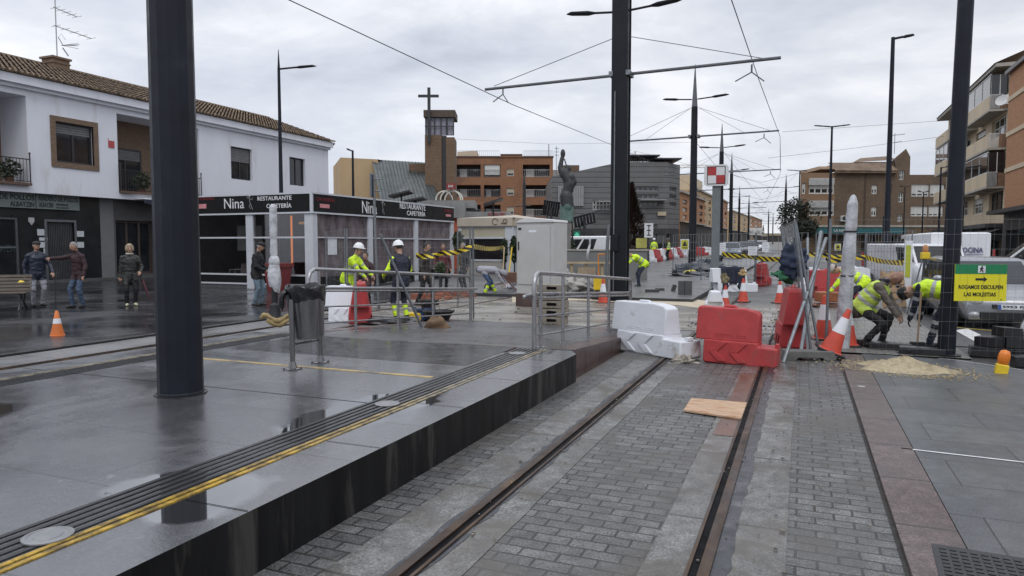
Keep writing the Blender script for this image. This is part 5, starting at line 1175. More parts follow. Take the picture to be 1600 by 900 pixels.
mb=MB(T);z0=up(1340,365)[1];z1=up(1340,357)[1];f.box(mb,up(1270,360)[0],up(1407,360)[0],z0,z1,-1.2,-.0);tc_=mb.build('shop_canopy',mat('teal_canopy',(.02,.13,.15),.5,0,.1,2),T)
a=f.prect(1296,358.5,1318,362.5);text_on('lettering','LA NAVE',f.p(a[0],a[2],-1.21),VU,(0,0,1),a[1]-a[0],a[3]-a[2],SHUT,T,.02,.02)
TLR=mat('far_roof_tile',(.16,.11,.075),.85,0,.35,1.2,.5,6,.1)
mb=MB(T);zz=zc;f.box(mb,uB-.1,uD-.01,zc,zc+.3,-.6,.2);mb.add([f.p(uB-.3,zc+.3,-.7),f.p(uD,zc+.3,-.7),f.p(uD,zc+1.5,1.5),f.p(uB-.3,zc+1.5,1.5)],[(0,1,2,3)])
zq=up(1300,247)[1];f.box(mb,up(1296,260)[0],up(1338,260)[0],zc+1.2,up(1310,261)[1],3,9,1);mb.add([f.p(up(1292,260)[0],up(1310,261)[1],2.6),f.p(up(1338,260)[0],up(1310,261)[1],2.6),f.p(up(1337,260)[0],up(1337,247)[1],6)],[(0,1,2)])
f.box(mb,up(1346,260)[0],uD+1,zc+1.2,up(1370,250)[1],2,8,1);mb.add([f.p(up(1343,250)[0],up(1346,251)[1],1.6),f.p(uT1-.6,up(1346,251)[1]+.3,1.6),f.p(uT1-.6,up(1400,237)[1],4.5),f.p(up(1372,250)[0],up(1372,240)[1],4.5)],[(0,1,2,3)])
f.box(mb,uA,uF,zg+.0,zg+.25,-.12,-.01,2);mb.build('roof',[TLR,mat('peach_render',(.5,.36,.25),.8,0,.1,1),CONC],T)
mb=MB(T);q=f.pix(1414,225)
mb.tube([f.p(up(1411,238)[0],ztw+.6,2),f.p(up(1411,238)[0],ztw+3.2,2)],.05,4);mb.tube([f.p(up(1404,238)[0],ztw+2.9,2),f.p(up(1427,238)[0],ztw+3.1,2)],.05,4);mb.tube([f.p(up(1408,238)[0],ztw+2.0,2),f.p(up(1422,238)[0],ztw+2.2,2)],.04,4);mb.build('roof_aerial',RAILM,T)
mb=MB(T);a=f.prect(1312,337,1321,346);f.box(mb,*a,-.5,-.02);ac=mb.build('air_conditioner',SHUT,T);mb=MB(T);cx=(a[0]+a[1])/2;cz=(a[2]+a[3])/2
vs=[f.p(cx+.28*math.cos(k*.393),cz+.28*math.sin(k*.393),-.51) for k in range(16)];mb.add(vs,[tuple(range(16))]);mb.build('fan_grille',M['frame'],ac)
mb=MB(T);q=f.pix(1341,258);mb.ell(f.p(q[0],q[1],2),(.55,.2,.6),12,8);mb.tube([f.p(q[0],zc+1,2.3),f.p(q[0],q[1],2.3)],.05,4);mb.build('satellite_dish',SHUT,T)
# ---- flats on the right side
q=D(1540,383,56.);XR=q.x;f=Fr((XR,0,.1),(0,1,0),(-1,0,0));up=lambda u,v:f.pix(u,v)
T=thing('apartment_block','cream flats with glazed balconies and shops along the right side of the street','building',(XR,55,0))
yn=up(1572,300)[0];yf=up(1478,300)[0];zs_=up(1540,352)[1];zt_=up(1545,134)[1];CR2=mat('dirty_cream_panel',(.56,.46,.32),.75,0,.12,.6,0,0,.1,dirt=(.33,.26,.18),dsc=.5,dth=.60,stretch=(1,1,.3))
print('flats',XR,yn,yf,zs_,zt_)
L_=yf-yn;fl=(zt_-zs_)/4
mb=MB(T);holes=[];nc=4
for i in range(4):
    for j in range(nc):
        w=L_/nc;y=yn+w*(j+.5);z=zs_+fl*i
        if (i+j)%2==0:holes.append((y-w*.36,y+w*.36,z+1.05,z+fl-.35,.9))
        else:holes.append((y-w*.3,y+w*.3,z+1.0,z+fl-.5,.3))
f.wall(mb,yn,yf,zs_,zt_,holes,.3);hull(T,mb,f,yn,yf,.0,zt_,12);mb.build('wall',CR2,T)
for k,o in enumerate(holes):
    f.window(T,o,SHUT if k%3 else M['frame'],M['glass'],min(.25,o[4]*.6),.09,2,1,.35 if k%2 else None,SHUT)
BRB=brk('balcony_side_brick',(.26,.15,.09),(.31,.18,.11),(.25,.16,.11))
for i in range(1,4):
    for (a,b) in((.02,.36),(.42,.64),(.70,.98)):
        y0_,y1_=yn+L_*a,yn+L_*b;z=zs_+fl*i-.1
        mb=MB(T);f.box(mb,y0_,y1_,z-.12,z+.02,-1.15,-.01,1);f.box(mb,y0_+.05,y1_,z+.022,z+1.0,-1.15,-1.08,0);f.box(mb,y0_-.0,y0_+.05,z+.022,z+1.0,-.45,-.01,2);b_=mb.build('balcony',[CR2,CONC,BRB],T)
        mb=MB(T);n=9
        for k in range(n):mb.tube([f.p(y0_,z+.05,-1.1+.65*k/n),f.p(y0_,z+1.05,-1.1+.65*k/n)],.02,4)
        mb.tube([f.p(y0_,z+1.05,-1.13),f.p(y0_,z+1.05,-.45)],.03,4);mb.build('balcony_railing',WHR,b_)
        if (i+int(a*10))%2:
            mb=MB(T)
            for zz in(1.02,fl-.3):f.box(mb,y0_,y1_,z+zz,z+zz+.06,-1.12,-1.05)
            for k in range(4):yy=y0_+(y1_-y0_-.06)*k/3;f.box(mb,yy,yy+.06,z+1.081,z+fl-.3,-1.12,-1.05)
            for dd_ in(-1.12,-.55):f.box(mb,y0_,y0_+.05,z+1.081,z+fl-.3,dd_+.0,dd_+.05)
            mb.build('glazed_frame',SHUT,b_);mb=MB(T);f.box(mb,y0_+.03,y1_-.03,z+1.08,z+fl-.3,-1.09,-1.08);f.box(mb,y0_+.02,y0_+.03,z+1.08,z+fl-.3,-1.07,-.05);mb.build('pane',M['glass'],b_)
mb=MB(T);f.box(mb,yn-.3,yf+.3,zt_+.002,zt_+.25,-1.0,.2);mb.add([f.p(yn-.4,zt_+.252,-1.1),f.p(yf+.4,zt_+.252,-1.1),f.p(yf+.4,zt_+2.4,4),f.p(yn-.4,zt_+2.4,4)],[(0,1,2,3)],1);mb.build('roof',[CONC,TLR],T)
mb=MB(T);f.box(mb,yn,yf,zs_-.3,zs_-.003,-1.2,.2);mb.build('shop_ledge',mat('dark_ledge',(.05,.05,.05),.6),T)
mb=MB(T);hs=[(yn+L_*a,yn+L_*b,.1,zs_-1.2,.6) for a,b in((.03,.2),(.25,.45),(.5,.7),(.74,.95))];f.wall(mb,yn,yf,0,zs_-.3,hs,.5);mb.build('shop_front',mat('dark_shop_front',(.07,.068,.065),.5,0,.3,.8),T)
for o in hs:f.window(T,o,M['frame'],M['glass'],.35,.09,2,0,name='shop_window')
mb=MB(T);a=up(1513,356)[0];
gs=f.prect(1513,356,1520,363);f.box(mb,gs[0],gs[1],gs[2],gs[3],-.2,-.02);sg_=mb.build('shop_sign',SHUT,T);mb=MB(T);f.box(mb,gs[0],gs[1],gs[2]+.1,(gs[2]+gs[3])/2,-.22,-.202);mb.build('sign_band',mat('sign_green',(.03,.25,.10),.5),sg_)
mb=MB(T)
for r in((1522,354,1540,364),(1553,350,1575,362)):
    a=f.prect(*r);f.box(mb,*a,-.15,-.02)
mb.build('dark_sign',mat('dark_sign_board',(.035,.04,.05),.4),T)
a=f.prect(1527,357,1538,362);mb=MB(T);f.box(mb,a[0],a[1],a[2]+.2,a[3]-.2,-.17,-.152);mb.build('sign_print',mat('sign_print_grey',(.3,.3,.3),.5),T)
mb=MB(T);y0_=up(1536,372)[0];y1_=up(1568,372)[0];y0_,y1_=min(y0_,y1_),max(y0_,y1_);z=up(1550,368)[1];mb.add([f.p(y0_,z,-1.8),f.p(y1_,z,-1.8),f.p(y1_,z+.6,-.02),f.p(y0_,z+.6,-.02),f.p(y0_,z-.12,-1.8),f.p(y1_,z-.12,-1.8),f.p(y1_,z+.48,-.02),f.p(y0_,z+.48,-.02)],[(0,1,2,3),(4,5,6,7),(0,1,5,4),(1,2,6,5),(0,3,7,4)]);mb.build('awning',mat('grey_awning',(.25,.25,.24),.7),T)
mb=MB(T)
for y in(y0_,y1_):mb.tube([f.p(y,0,-1.75),f.p(y,z,-1.75)],.06,6)
mb.build('awning_post',WHR,T)
a=f.prect(1548,257,1556,268);mb=MB(T);q=D(1557,262,54);mb.cbox(q,(.5,.9,.6));mb.build('air_conditioner',SHUT,T)
# satellite dishes on the corner wall
y=yn;T2=T
# nearer orange brick block at the picture edge
XO=D(1590,383,44.).x;yo1=PX(1572,250,XO).y;fo=Fr((XO,0,.1),(0,1,0),(-1,0,0));T=thing('brick_block','orange brick block with pale bands at the right edge of the view','building',(XO,yo1-4,0));zO=fo.pix(1582,113)[1];zs2=fo.pix(1585,327)[1]
yo0=yo1-12;mb=MB(T);fo.wall(mb,yo0,yo1,zs2,zO,[],.3);hull(T,mb,fo,yo0,yo1,0,zO,12);mb.build('wall',OBR,T)
mb=MB(T)
for v in(262,205,150):
    z=fo.pix(1585,v)[1];fo.box(mb,yo0-.05,yo1+.05,z-.14,z+.14,-.06,.1)
mb.build('pale_band',CR2,T);mb=MB(T);fo.box(mb,yo0-.1,yo1+.1,zO+.002,zO+.25,-.25,.5);mb.build('coping',M['frame'],T)
mb=MB(T);fo.wall(mb,yo0,yo1,0,zs2-.002,[(yo0+1,yo1-7,.1,zs2-1.3,.5),(yo1-5.5,yo1-.8,.1,zs2-1.3,.5)],.4);mb.build('shop_front',mat('black_shop_front',(.03,.03,.032),.45,0,.3,1),T)
for o in((yo0+1,yo1-7,.1,zs2-1.3,.5),(yo1-5.5,yo1-.8,.1,zs2-1.3,.5)):fo.window(T,o,M['frame'],M['glass'],.3,.09,2,1,name='shop_window')
mb=MB(T);fo.box(mb,yo0,yo1,zs2-.25,zs2-.01,-1.0,-.02);mb.build('shop_ledge',M['frame'],T)
for i,(u,v) in enumerate(((1567,158),(1577,156))):
    q=D(u,v,48);T=thing('satellite_dish',['left','right'][i]+' of two white satellite dishes fixed high on the cream flats','dish',q)
    mb=MB();Mx=Matrix.Rotation(R(-35),4,'Z')@Matrix.Rotation(R(65),4,'X');mb.M=Mx;mb.lathe([(.05,.0),(.28,.05),(.42,.13),(.40,.14),(.26,.07),(.03,.02)],18);mb.build('reflector',SHUT,T,smooth=50)
    mb=MB();mb.tube([(0,0,0),(.15,.3,-.5),(.5,.5,-.6)],.03,5);mb.build('bracket',RAILM,T)
# ---- beige pavilion and grey stone portal
q=GG(802,431);T=thing('beige_pavilion','beige canvas restaurant pavilion with roll up blinds behind the grey cabinet','pavilion',q);fl_=Fr(q,(1,0,0),(0,-1,0));fr_=Fr(q,(0,1,0),(1,0,0))
ul=fl_.pix(716,390)[0];ur=fr_.pix(893,390)[0];BG=mat('beige_canvas',(.46,.41,.33),.8,0,.08,1.5,.1,8,.05);zz=lambda v:fl_.pix(790,v)[1]
mb=MB(T)
for fr,a,b in((fl_,ul,-.0),(fr_,0,ur)):fr.box(mb,a,b,zz(353),zz(340),-.12 if fr is fl_ else -.122,.0)
mb.build('valance',BG,T)
mb=MB(T);mb.add([fl_.p(ul,zz(340),-.12),fl_.p(.12,zz(340),-.12),fr_.p(ur,zz(340),-.12),fr_.p(ur,zz(340)+.5,8),fl_.p(ul,zz(340)+.5,8)],[(0,1,2,3,4)]);mb.build('canopy_roof',BG,T)
mb=MB(T)
for fr,a,b in((fl_,ul,-.25),(fr_,.25,ur)):fr.box(mb,a,b,zz(371),zz(354),.03,.06)
mb.build('blind',mat('cream_blind',(.46,.42,.32),.8,0,.06,2),T)
mb=MB(T)
for fr,a,b in((fl_,ul,-.25),(fr_,.25,ur)):fr.box(mb,a,b,zz(407),zz(371.5),.1,.12)
mb.build('glazing',M['shopglass'],T)
mb=MB(T)
for fr,a,b in((fl_,ul,-.25),(fr_,.25,ur)):fr.box(mb,a,b,0,zz(407.5),.02,.12)
mb.build('low_panel',mat('cream_panel',(.40,.38,.34),.7,0,.08,2),T)
mb=MB(T);fl_.box(mb,-.45,-.0,0,zz(353.5),-.02,.4);fl_.box(mb,ul,ul+.2,0,zz(353.5),-.02,.2);mb.build('post',M['whiteframe'],T)
mb=MB(T)
for fr,a,b in((fl_,ul,-.46),(fr_,.25,ur)):
    for v in(353.5,371.5,407):fr.box(mb,a,b,zz(v)-.05,zz(v)+.05,-.015,.015)
mb.build('frame_rail',M['whiteframe'],T)
figp=mat('brown_emblem',(.16,.12,.08),.7);mb=MB(T)
for x,r_ in((-.95,.16),(-.40,.12)):
    pts=[fl_.p(x+r_*math.cos(k*.6),zz(346)+r_*math.sin(k*.6),-.14) for k in range(10)];mb.tube(pts,.02,5)
mb.tube([fl_.p(-.62,zz(349),-.14),fl_.p(-.3,zz(349)+.04,-.14)],.02,5);mb.build('valance_emblem',figp,T)
d=44.;f=Fr(DG(612,d),VU,VN);up=lambda u,v:f.pix(u,v);T=thing('stone_portal','grey stone shop portal with red lettering and white hoops behind the black pavilion','portal',DG(700,d))
GS=mat('grey_portal_stone',(.25,.25,.245),.7,0,.2,1.2);mb=MB(T);f.box(mb,up(662,320)[0],up(742,320)[0],up(700,325)[1],up(700,313)[1],0,3);f.box(mb,up(728,330)[0],up(798,330)[0],up(760,345)[1],up(760,331)[1],-.3,3);f.box(mb,up(708,330)[0],up(728,330)[0],up(715,341)[1],up(715,316)[1],-.6,2.6) ;mb.build('lintel',GS,T)
mb=MB(T);f.box(mb,up(708,380)[0],up(717,380)[0],0,up(712,342)[1],-.3,3);mb.build('red_wall',mat('red_orange_wall',(.42,.10,.05),.7,0,.1,2),T)
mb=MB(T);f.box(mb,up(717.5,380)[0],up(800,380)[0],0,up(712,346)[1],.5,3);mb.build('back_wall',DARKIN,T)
a=f.prect(763,332.5,789,337.5);text_on('lettering','ROTONDA TENIS',f.p(a[0],a[2],-.31),VU,(0,0,1),a[1]-a[0],a[3]-a[2],mat('red_letters',(.36,.05,.06),.5),T,.02,.02)
for (u,w,vt) in((693,13,298),(708,14,298),(703,16,296)):
    mb=MB(T);c=up(u,312);r_=up(u+w,312)[0]-c[0];hh=up(u,vt)[1]-c[1];mb.tube([f.p(c[0]-r_*math.cos(k*.2618),c[1]+hh*math.sin(k*.2618),.4) for k in range(13)],.05,6);mb.build('hoop',mat('white_hoop',(.6,.58,.52),.5),T)
mb=MB(T);a=f.prect(697,286,711,295);f.box(mb,*a,.2,.35);rs=mb.build('red_sign',mat('dark_red_sign',(.26,.03,.03),.5),T);mb=MB(T);mb.tube([f.p((a[0]+a[1])/2,up(703,313)[1],.4),f.p((a[0]+a[1])/2,a[2],.4)],.05,5);mb.build('sign_post',M['frame'],rs)
text_on('lettering','BAR',f.p(a[0]+.12,a[2]+.1,.19),VU,(0,0,1),a[1]-a[0]-.24,a[3]-a[2]-.2,SHUT,T,.02,.02)
# dark flat canopies on roofs / street shades behind
for (u,v,w,tl,l) in((628,304,26,R(-14),'dark flat parasol behind the black pavilion fascia, left one'),(650,313,24,R(-10),'dark flat parasol behind the black pavilion fascia, right one'),(771,316,24,R(-18),'dark tilted shade panel in front of the orange brick block')):
    q=DG(u,41);T=thing('shade_panel',l,'parasol',q);h=D(u,v,41).z-q.z;ww=w*41/F
    mb=MB();mb.cbox((0,0,h),(ww*1.3,1.8,.1),rz=YAW,ry=tl);mb.build('panel',M['frame'],T);mb=MB();mb.tube([(0,0,0),(0,0,h)],.06,6);mb.build('post',M['frame'],T)
# black slatted seats of the square's sculptural lamps
def rack(u,v,w,hh,d,tl,label):
    q=DG(u,d);T=thing('slatted_lamp',label,'lamp',q);h=D(u,v,d).z-q.z;ww=w*d/F;H_=hh*d/F
    mb=MB();mb.M=Matrix.Translation((0,0,h))@Matrix.Rotation(YAW,4,'Z')@Matrix.Rotation(tl,4,'Y')@Matrix.Rotation(R(38),4,'X')
    for k in range(7):x=-ww/2+ww*k/6;mb.box(x-.07,x+.07,-.05,.05,-H_/2,H_/2)
    for z in(-H_/2,H_/2):mb.box(-ww/2-.1,ww/2+.1,-.09,-.052,z-.05,z+.05)
    mb.build('slats',M['frame'],T);mb=MB();mb.tube([(0,0,0),(0,0,h)],.10,8);mb.tube([(-.0,0,h-1.2),(-.5,.2,h-.3)],.06,6);mb.build('post',M['frame'],T)
rack(861,325,22,26,50,R(8),'black slatted sculptural lamp left of the statue')
rack(913,343,30,18,48,R(-14),'black slatted sculptural lamp right of the statue')
wire([D(895,340,47),D(940,328,48)],'thin dark arm above the right slatted lamp',.05,'dark_rod')
lamp(818,60,275,None,'T','slim dark lamp post in front of the orange brick block',.1,.1) if 0 else None
q=DG(819,62);T=thing('dark_post','tall pointed black post in front of the orange brick balconies','post',q);h=D(819,270,62).z-q.z
mb=MB();mb.tube([(0,0,0),(0,0,h-1.),(0,0,h)],[.16,.13,.02],8);mb.build('shaft',M['frame'],T);mb=MB();mb.tube([(-.8,0,h*.62),(.6,0,h*.62)],.06,5);mb.build('crossbar',M['frame'],T)
# ================================================================ bronze statue
q=DG(884,33.);q.z=0
BZ=mat('weathered_bronze',(.045,.048,.052),.5,.35,.3,3,.2,20,.1,dirt=(.10,.16,.14),dsc=2.2,dth=.64)
BZ2=mat('green_bronze',(.12,.19,.17),.6,.2,.3,3,.2,20,.1)
T=thing('statue','tall bronze statue of a figure reaching one arm up, its lower drapery green','statue',q)
H=lambda v:D(884,v,33).z
mb=MB();mb.lathe([(.38,0),(.38,.3),(.26,.34),(.24,H(346)-.1),(.30,H(346))],8);mb.build('pedestal',mat('statue_pedestal',(.2,.19,.18),.8,0,.2,3),T)
def remesh(mb,vox,smooth=3):
    me=bpy.data.meshes.new('tmp');me.from_pydata([tuple(p) for p in mb.v],[],mb.f);ob=bpy.data.objects.new('tmp',me);COL.objects.link(ob)
    m=ob.modifiers.new('r','REMESH');m.mode='VOXEL';m.voxel_size=vox;m.use_smooth_shade=True
    if smooth:s=ob.modifiers.new('s','SMOOTH');s.factor=.5;s.iterations=smooth
    dg=bpy.context.evaluated_depsgraph_get();out=bpy.data.meshes.new_from_object(ob.evaluated_get(dg));bpy.data.objects.remove(ob);bpy.data.meshes.remove(me);return out
def cap(mb,a,b,r0,r1,n=12):
    a=Vector(a);b=Vector(b);mb.tube([a,b],[r0,r1],n);mb.ell(a,r0,n,8);mb.ell(b,r1,n,8)
s=(H(232)-H(346))/2.6
def sp(u,v,dy=0):
    p=D(885+(u-885)*1.1,v,33);return (p.x-q.x,p.y-q.y+dy,p.z)
SR=1.2
mb=MB()
cap(mb,sp(882,344),sp(884,318),0.206,0.248);cap(mb,sp(890,344),sp(889,318),0.165,0.227)
cap(mb,sp(886,322),sp(885,306),0.310,0.310);cap(mb,sp(885,306),sp(889,288),0.248,0.279);cap(mb,sp(884,300),sp(892,284,.05),0.227,0.258);cap(mb,sp(889,286),sp(883,270),0.268,0.227)
mb.ell(sp(889,278),(.30,.24,.3),14,10);cap(mb,sp(880,274),sp(876,262),0.155,0.124);cap(mb,sp(876,262),sp(879,246),0.124,0.093);mb.ell(sp(880,240),(.12,.12,.22),12,8)
mb.ell(sp(887,264),(.16,.16,.2),12,8);cap(mb,sp(889,276),sp(881,268),0.206,0.175)
me=remesh(mb,.03,3);me.materials.append(BZ);me.materials.append(BZ2)
zc_=H(321)
for p in me.polygons:
    p.material_index=1 if p.center.z<zc_+.06*math.sin(p.center.x*14) else 0
ob=bpy.data.objects.new('figure',me);COL.objects.link(ob);ob.parent=T
mb=MB();mb.tube([sp(882,248),sp(886,262),sp(893,276)],.03,6);mb.tube([sp(891,318),sp(893,346),sp(894,380)],.04,6);mb.build('drapery_cord',BZ,T,smooth=60)
# ================================================================ trees
def conifer(u,d,vtop,wpx,label,m_,n=2600,vb=398):
    q=DG(u,d);h=D(u,vtop,d).z-q.z;w=wpx*d/F/2;T=thing('conifer',label,'tree',q);rn=random.Random(u)
    mb=MB();mb.tube([(0,0,0),(0,0,h*.6)],[.16,.05],7)
    for k in range(14):
        z=h*(.1+.055*k);a=k*2.4;r_=w*.6*(1-z/h);mb.tube([(0,0,z),(r_*math.cos(a),r_*math.sin(a),z+.3)],[.04,.01],5)
    mb.build('trunk',mat('conifer_bark',(.06,.045,.035),.9,0,.3,5),T)
    mb=MB()
    for i in range(n):
        t=rn.random()**.75;z=h*(.04+.96*t);pr_=w*min(1,(1-t)*1.35+.05)*(.75+.5*t*(1-t)*2);a=rn.uniform(0,6.283);rr=pr_*rn.uniform(.72,1.02)*(1+.09*math.sin(a*5+z*3))
        c=Vector((rr*math.cos(a),rr*math.sin(a),z));o=Vector((math.cos(a),math.sin(a),.9)).normalized();sd_=Vector((-math.sin(a),math.cos(a),0));k=.2*rn.uniform(.6,1.3)
        mb.add([c-o*k,c+sd_*k*.35,c+o*k*1.3,c-sd_*k*.35],[(0,1,2,3)])
    mb.build('crown',m_,T)
conifer(985,50,288,66,'brown dried conical conifer beside the nearest overhead mast',leafmat('dry_brown_leaf',(.048,.028,.019)))
conifer(1192,250,352,8,'small dark cypress far down the street',M['leaf'],400)
def tree(u,d,vtop,vbot,wpx,label,seed,n=5200,m_=None,trunk=2.,ls=.16):
    q=DG(u,d);T=thing('broadleaf_tree',label,'tree',q);rn=random.Random(seed);zt_=D(u,vtop,d).z-q.z;zb=D(u,vbot,d).z-q.z;w=wpx*d/F/2;cz=(zt_+zb)/2;h=(zt_-zb)/2
    mb=MB();mb.tube([(0,0,0),(.05,0,zb),(.0,.1,cz)],[.2,.15,.06],8);cl=[]
    for k in range(26):
        while 1:
            p=Vector((rn.uniform(-1,1),rn.uniform(-1,1),rn.uniform(-1,1)))
            if .2<p.length<1:break
        c=Vector((p.x*w*.8,p.y*w*.8,cz+p.z*h*.85));cl.append(c);mb.tube([(0,0,zb*.8),tuple(c*.5+Vector((0,0,zb*.3))),tuple(c)],[.07,.04,.012],5)
    mb.build('trunk',mat('bark',(.05,.04,.03),.9,0,.3,5),T)
    mb=MB()
    for c in cl:leaves(mb,c,(w*.34,w*.34,h*.30),n//26,ls,rn,0,.2)
    leaves(mb,(0,0,cz),(w*1.05,w*1.05,h*1.05),n//18,ls,rn,0,.75)
    mb.build('crown',m_ or M['leaf'],T)
tree(1246,84,308,380,66,'dark round evergreen street tree left of the brown apartment block',4,m_=leafmat('evergreen_leaf',(.022,.03,.018)))
tree(1180,220,352,372,22,'small green tree in front of the far terrace houses',9,1200,M['leaf2'])
def shrub(u,d,vtop,vbot,wpx,label,m_,n=500,name='shrub',cat='shrub',zb=0.1):
    q=DG(u,d);T=thing(name,label,cat,q);rn=random.Random(u);zt_=D(u,vtop,d).z-q.z;z0=max(zb,D(u,vbot,d).z-q.z);w=wpx*d/F/2
    mb=MB();mb.tube([(0,0,0),(0,0,z0+.3)],.04,6);mb.build('stem',M['frame'],T);mb=MB();leaves(mb,(0,0,(zt_+z0)/2),(w,w,(zt_-z0)/2),n,.09,rn,0,.2);mb.build('foliage',m_,T)
shrub(804,34,368,412,15,'narrow dark clipped shrub by the white corner post of the beige pavilion',M['leaf'],700)
shrub(893,36,370,412,10,'dark clipped shrub just right of the grey cabinet',M['leaf'],500)
shrub(716,33,361,392,18,'leafy green bush at the far end of the black pavilion',M['leaf2'],600)
shrub(688,24.5,410,428,16,'low green bush in front of the black pavilion glazing',M['leaf2'],400)
shrub(789,36,372,410,10,'dark shrub left of the clipped one by the beige pavilion',M['leaf'],400)
# ================================================================ mesh fences
def fence(p0,p1,label,lean=0.,h=1.95,group='mesh fence panels on the works',sp=(.105,.21),zoff=.12,rad=.0013,feet=(1,1),foot_label=None,sag=1):
    a=Vector(p0);b=Vector(p1);L_=(b-a).length;an=math.atan2(b.y-a.y,b.x-a.x)
    T=thing('mesh_fence',label,'fence',a,an,group);T.rotation_euler=(R(lean),0,an)
    for x in(0,L_):
        mb=MB();mb.tube([(x,0,0.02),(x,0,h+zoff)],.021,8);mb.build('post',M['galv'],T,smooth=50)
    mb=MB();rn=random.Random(int(a.x*100+b.y*10))
    nx=int(L_/sp[0]);nz=int((h-.05)/sp[1])
    for i in range(1,nx):
        x=L_*i/nx;w=rn.uniform(-.008,.008);mb.tube([(x,w,zoff),(x+w,w*1.5,zoff+h*.5),(x,w,zoff+h)],rad,3,caps=False)
    for k in range(nz+1):
        z=zoff+.02+(h-.04)*k/nz;mb.tube([(0,.004,z),(L_*.5,.004+rn.uniform(-.012,.012),z+rn.uniform(-.006,.006)),(L_,.004,z)],rad*1.15,3,caps=False)
    mb.build('wire_mesh',M['wire'],T)
    for k,x in enumerate((0,L_)):
        if feet[k] and foot_label:
            q=a+(b-a)*(x/L_);fence_foot(q,an+R(90),foot_label[k])
    return T
FOOT=mat('concrete_foot',(.13,.13,.125),.8,0,.25,6,.4,40,.1,dirt=(.07,.065,.055),dsc=3)
def fence_foot(q,an,label,z=0):
    mb=MB(M=Matrix.Translation((q.x,q.y,q.z+z))@Matrix.Rotation(an,4,'Z'));mb.prism([(-.36,0),(-.20,0),(-.18,.04),(.18,.04),(.20,0),(.36,0),(.34,.14),(-.34,.14)],'y',-.12,.12)
    return tag(mb.build('concrete_block',FOOT,at=(q.x,q.y,q.z+z),bevel=.012),label,'foot')
# left group behind the ramp
fA=Vector((-6.92,14.3,0));fB=Vector((-9.95,13.9,0))
fence(fA,fB,'mesh fence panel behind the ramp railing, right hand one ending at the paired posts')
fence(fB+Vector((-.08,.03,0)),Vector((-12.6,16.6,0)),'mesh fence panel standing left behind the worker in the bright jacket')
fence(fA+Vector((.02,.12,0)),Vector((-8.9,17.6,0)),'mesh fence panel running back from the paired posts towards the black pavilion')
# right group
F0=Vector((.10,11.35,.0));F1=Vector((3.55,12.32,.0))
fence(F0+Vector((.25,.15,0)),F1,'large mesh fence panel in front of the bending workers carrying the yellow and green notice',2.0)
fence(F1+Vector((.06,0,0)),Vector((6.4,10.6,0)),'mesh fence panel at the right edge beyond the stacked black blocks')
fence(Vector((.16,11.3,.0)),Vector((-.12,14.7,.0)),'leaning mesh fence panel nearest the red cones, one of a stacked row',-8,group='stacked leaning fence panels')
fence(Vector((.28,11.4,.0)),Vector((.05,14.8,.0)),'leaning mesh fence panel in the middle of the stacked row',-11,group='stacked leaning fence panels')
fence(Vector((.02,12.6,.0)),Vector((-.25,16.,.0)),'leaning mesh fence panel farther back behind the blue jacket',-4,group='stacked leaning fence panels')
fence_foot(G(1262,562),R(18),'long concrete fence foot holding the stacked fence posts beside the tilted cone')
# leaning tubes
def pole_thing(a,b,r,label,m=None):
    mb=MB();mb.tube([a,b],r,10);return tag(mb.build('steel_tube',m or M['galv'],at=a,smooth=50),label,'tube')
a=G(1224,567);b=D(1291,372,10.9);pole_thing(a,b,.026,'long galvanised tube leaning against the stacked fence panels')
a=G(1250,560);b=D(1283,362,11.6);pole_thing(a,b,.032,'upright galvanised tube standing in the concrete foot, slightly tilted')
a=G(1262,556);b=D(1262,372,11.5);pole_thing(a,b,.024,'second galvanised tube in the concrete foot left of the tilted one')
a=G(659,511,.2);b=D(594,366,12.3);pole_thing(a,b,.024,'galvanised tube leaning against the ramp railing and the grey sign post')
# far fences with hazard tape and notices
rowY=27.5
pts=[D(1085,440,0)]
P_=lambda u,d:DG(u,d)
fence(P_(1052,36),P_(1092,33),'far mesh fence panel with a yellow warning notice left of the chequered sign post',rad=.008,sp=(.3,.35))
fence(P_(1096,30),P_(1180,27),'far mesh fence panel across the track with white paper notices',rad=.007,sp=(.25,.3))
fence(P_(1182,27),P_(1262,25),'far mesh fence panel across the track right of the white notices',rad=.007,sp=(.25,.3))
fence(P_(1275,26),P_(1352,24.5),'far mesh fence panel with a yellow warning notice right of the leaning tubes',rad=.006,sp=(.25,.3))
fence(P_(1354,24.5),P_(1425,21),'far mesh fence panel behind the wooden pallet',rad=.006,sp=(.25,.3))
def notice(c,w,h,label,kind='w',rz_=None):
    T=thing('warning_notice' if kind=='y' else 'paper_notice',label,'notice',c,YAW if rz_ is None else rz_)
    mb=MB();mb.box(-w/2,w/2,-.008,.008,-h/2,h/2);mb.build('sheet',M['wplastic'],T)
    mb=MB()
    if kind=='y':
        mb.box(-w*.42,w*.42,-.013,-.0085,-h*.45,h*.42);mb.build('yellow_panel',mat('warning_yellow',(.55,.52,.04),.5),T);mb=MB();mb.prism([(-w*.3,-h*.15),(w*.3,-h*.15),(0,h*.35)],'y',-.018,-.0135);mb.prism([(-w*.3,-h*.36),(w*.3,-h*.36),(w*.3,-h*.28),(-w*.3,-h*.28)],'y',-.018,-.0135);mb.build('pictogram',M['black'],T)
    else:
        for k in range(5):z=h*(.35-.17*k);mb.box(-w*.38,w*(.38 if k%2 else .25),-.012,-.0085,z-h*.02,z+h*.02)
        mb.build('print',mat('notice_print',(.35,.36,.42),.6),T)
notice(D(1070,382,34.8),.42,.52,'yellow and white warning notice hung on the far fence','y')
notice(D(1128,389,28.6),.30,.50,'white paper notice on the far fence just right of the grey sign post')
notice(D(1176,392,26.9),.34,.34,'square white paper notice in the middle of the far fence')
notice(D(1196,386,26.5),.24,.36,'pale blue tinted paper notice right of the square one on the far fence')
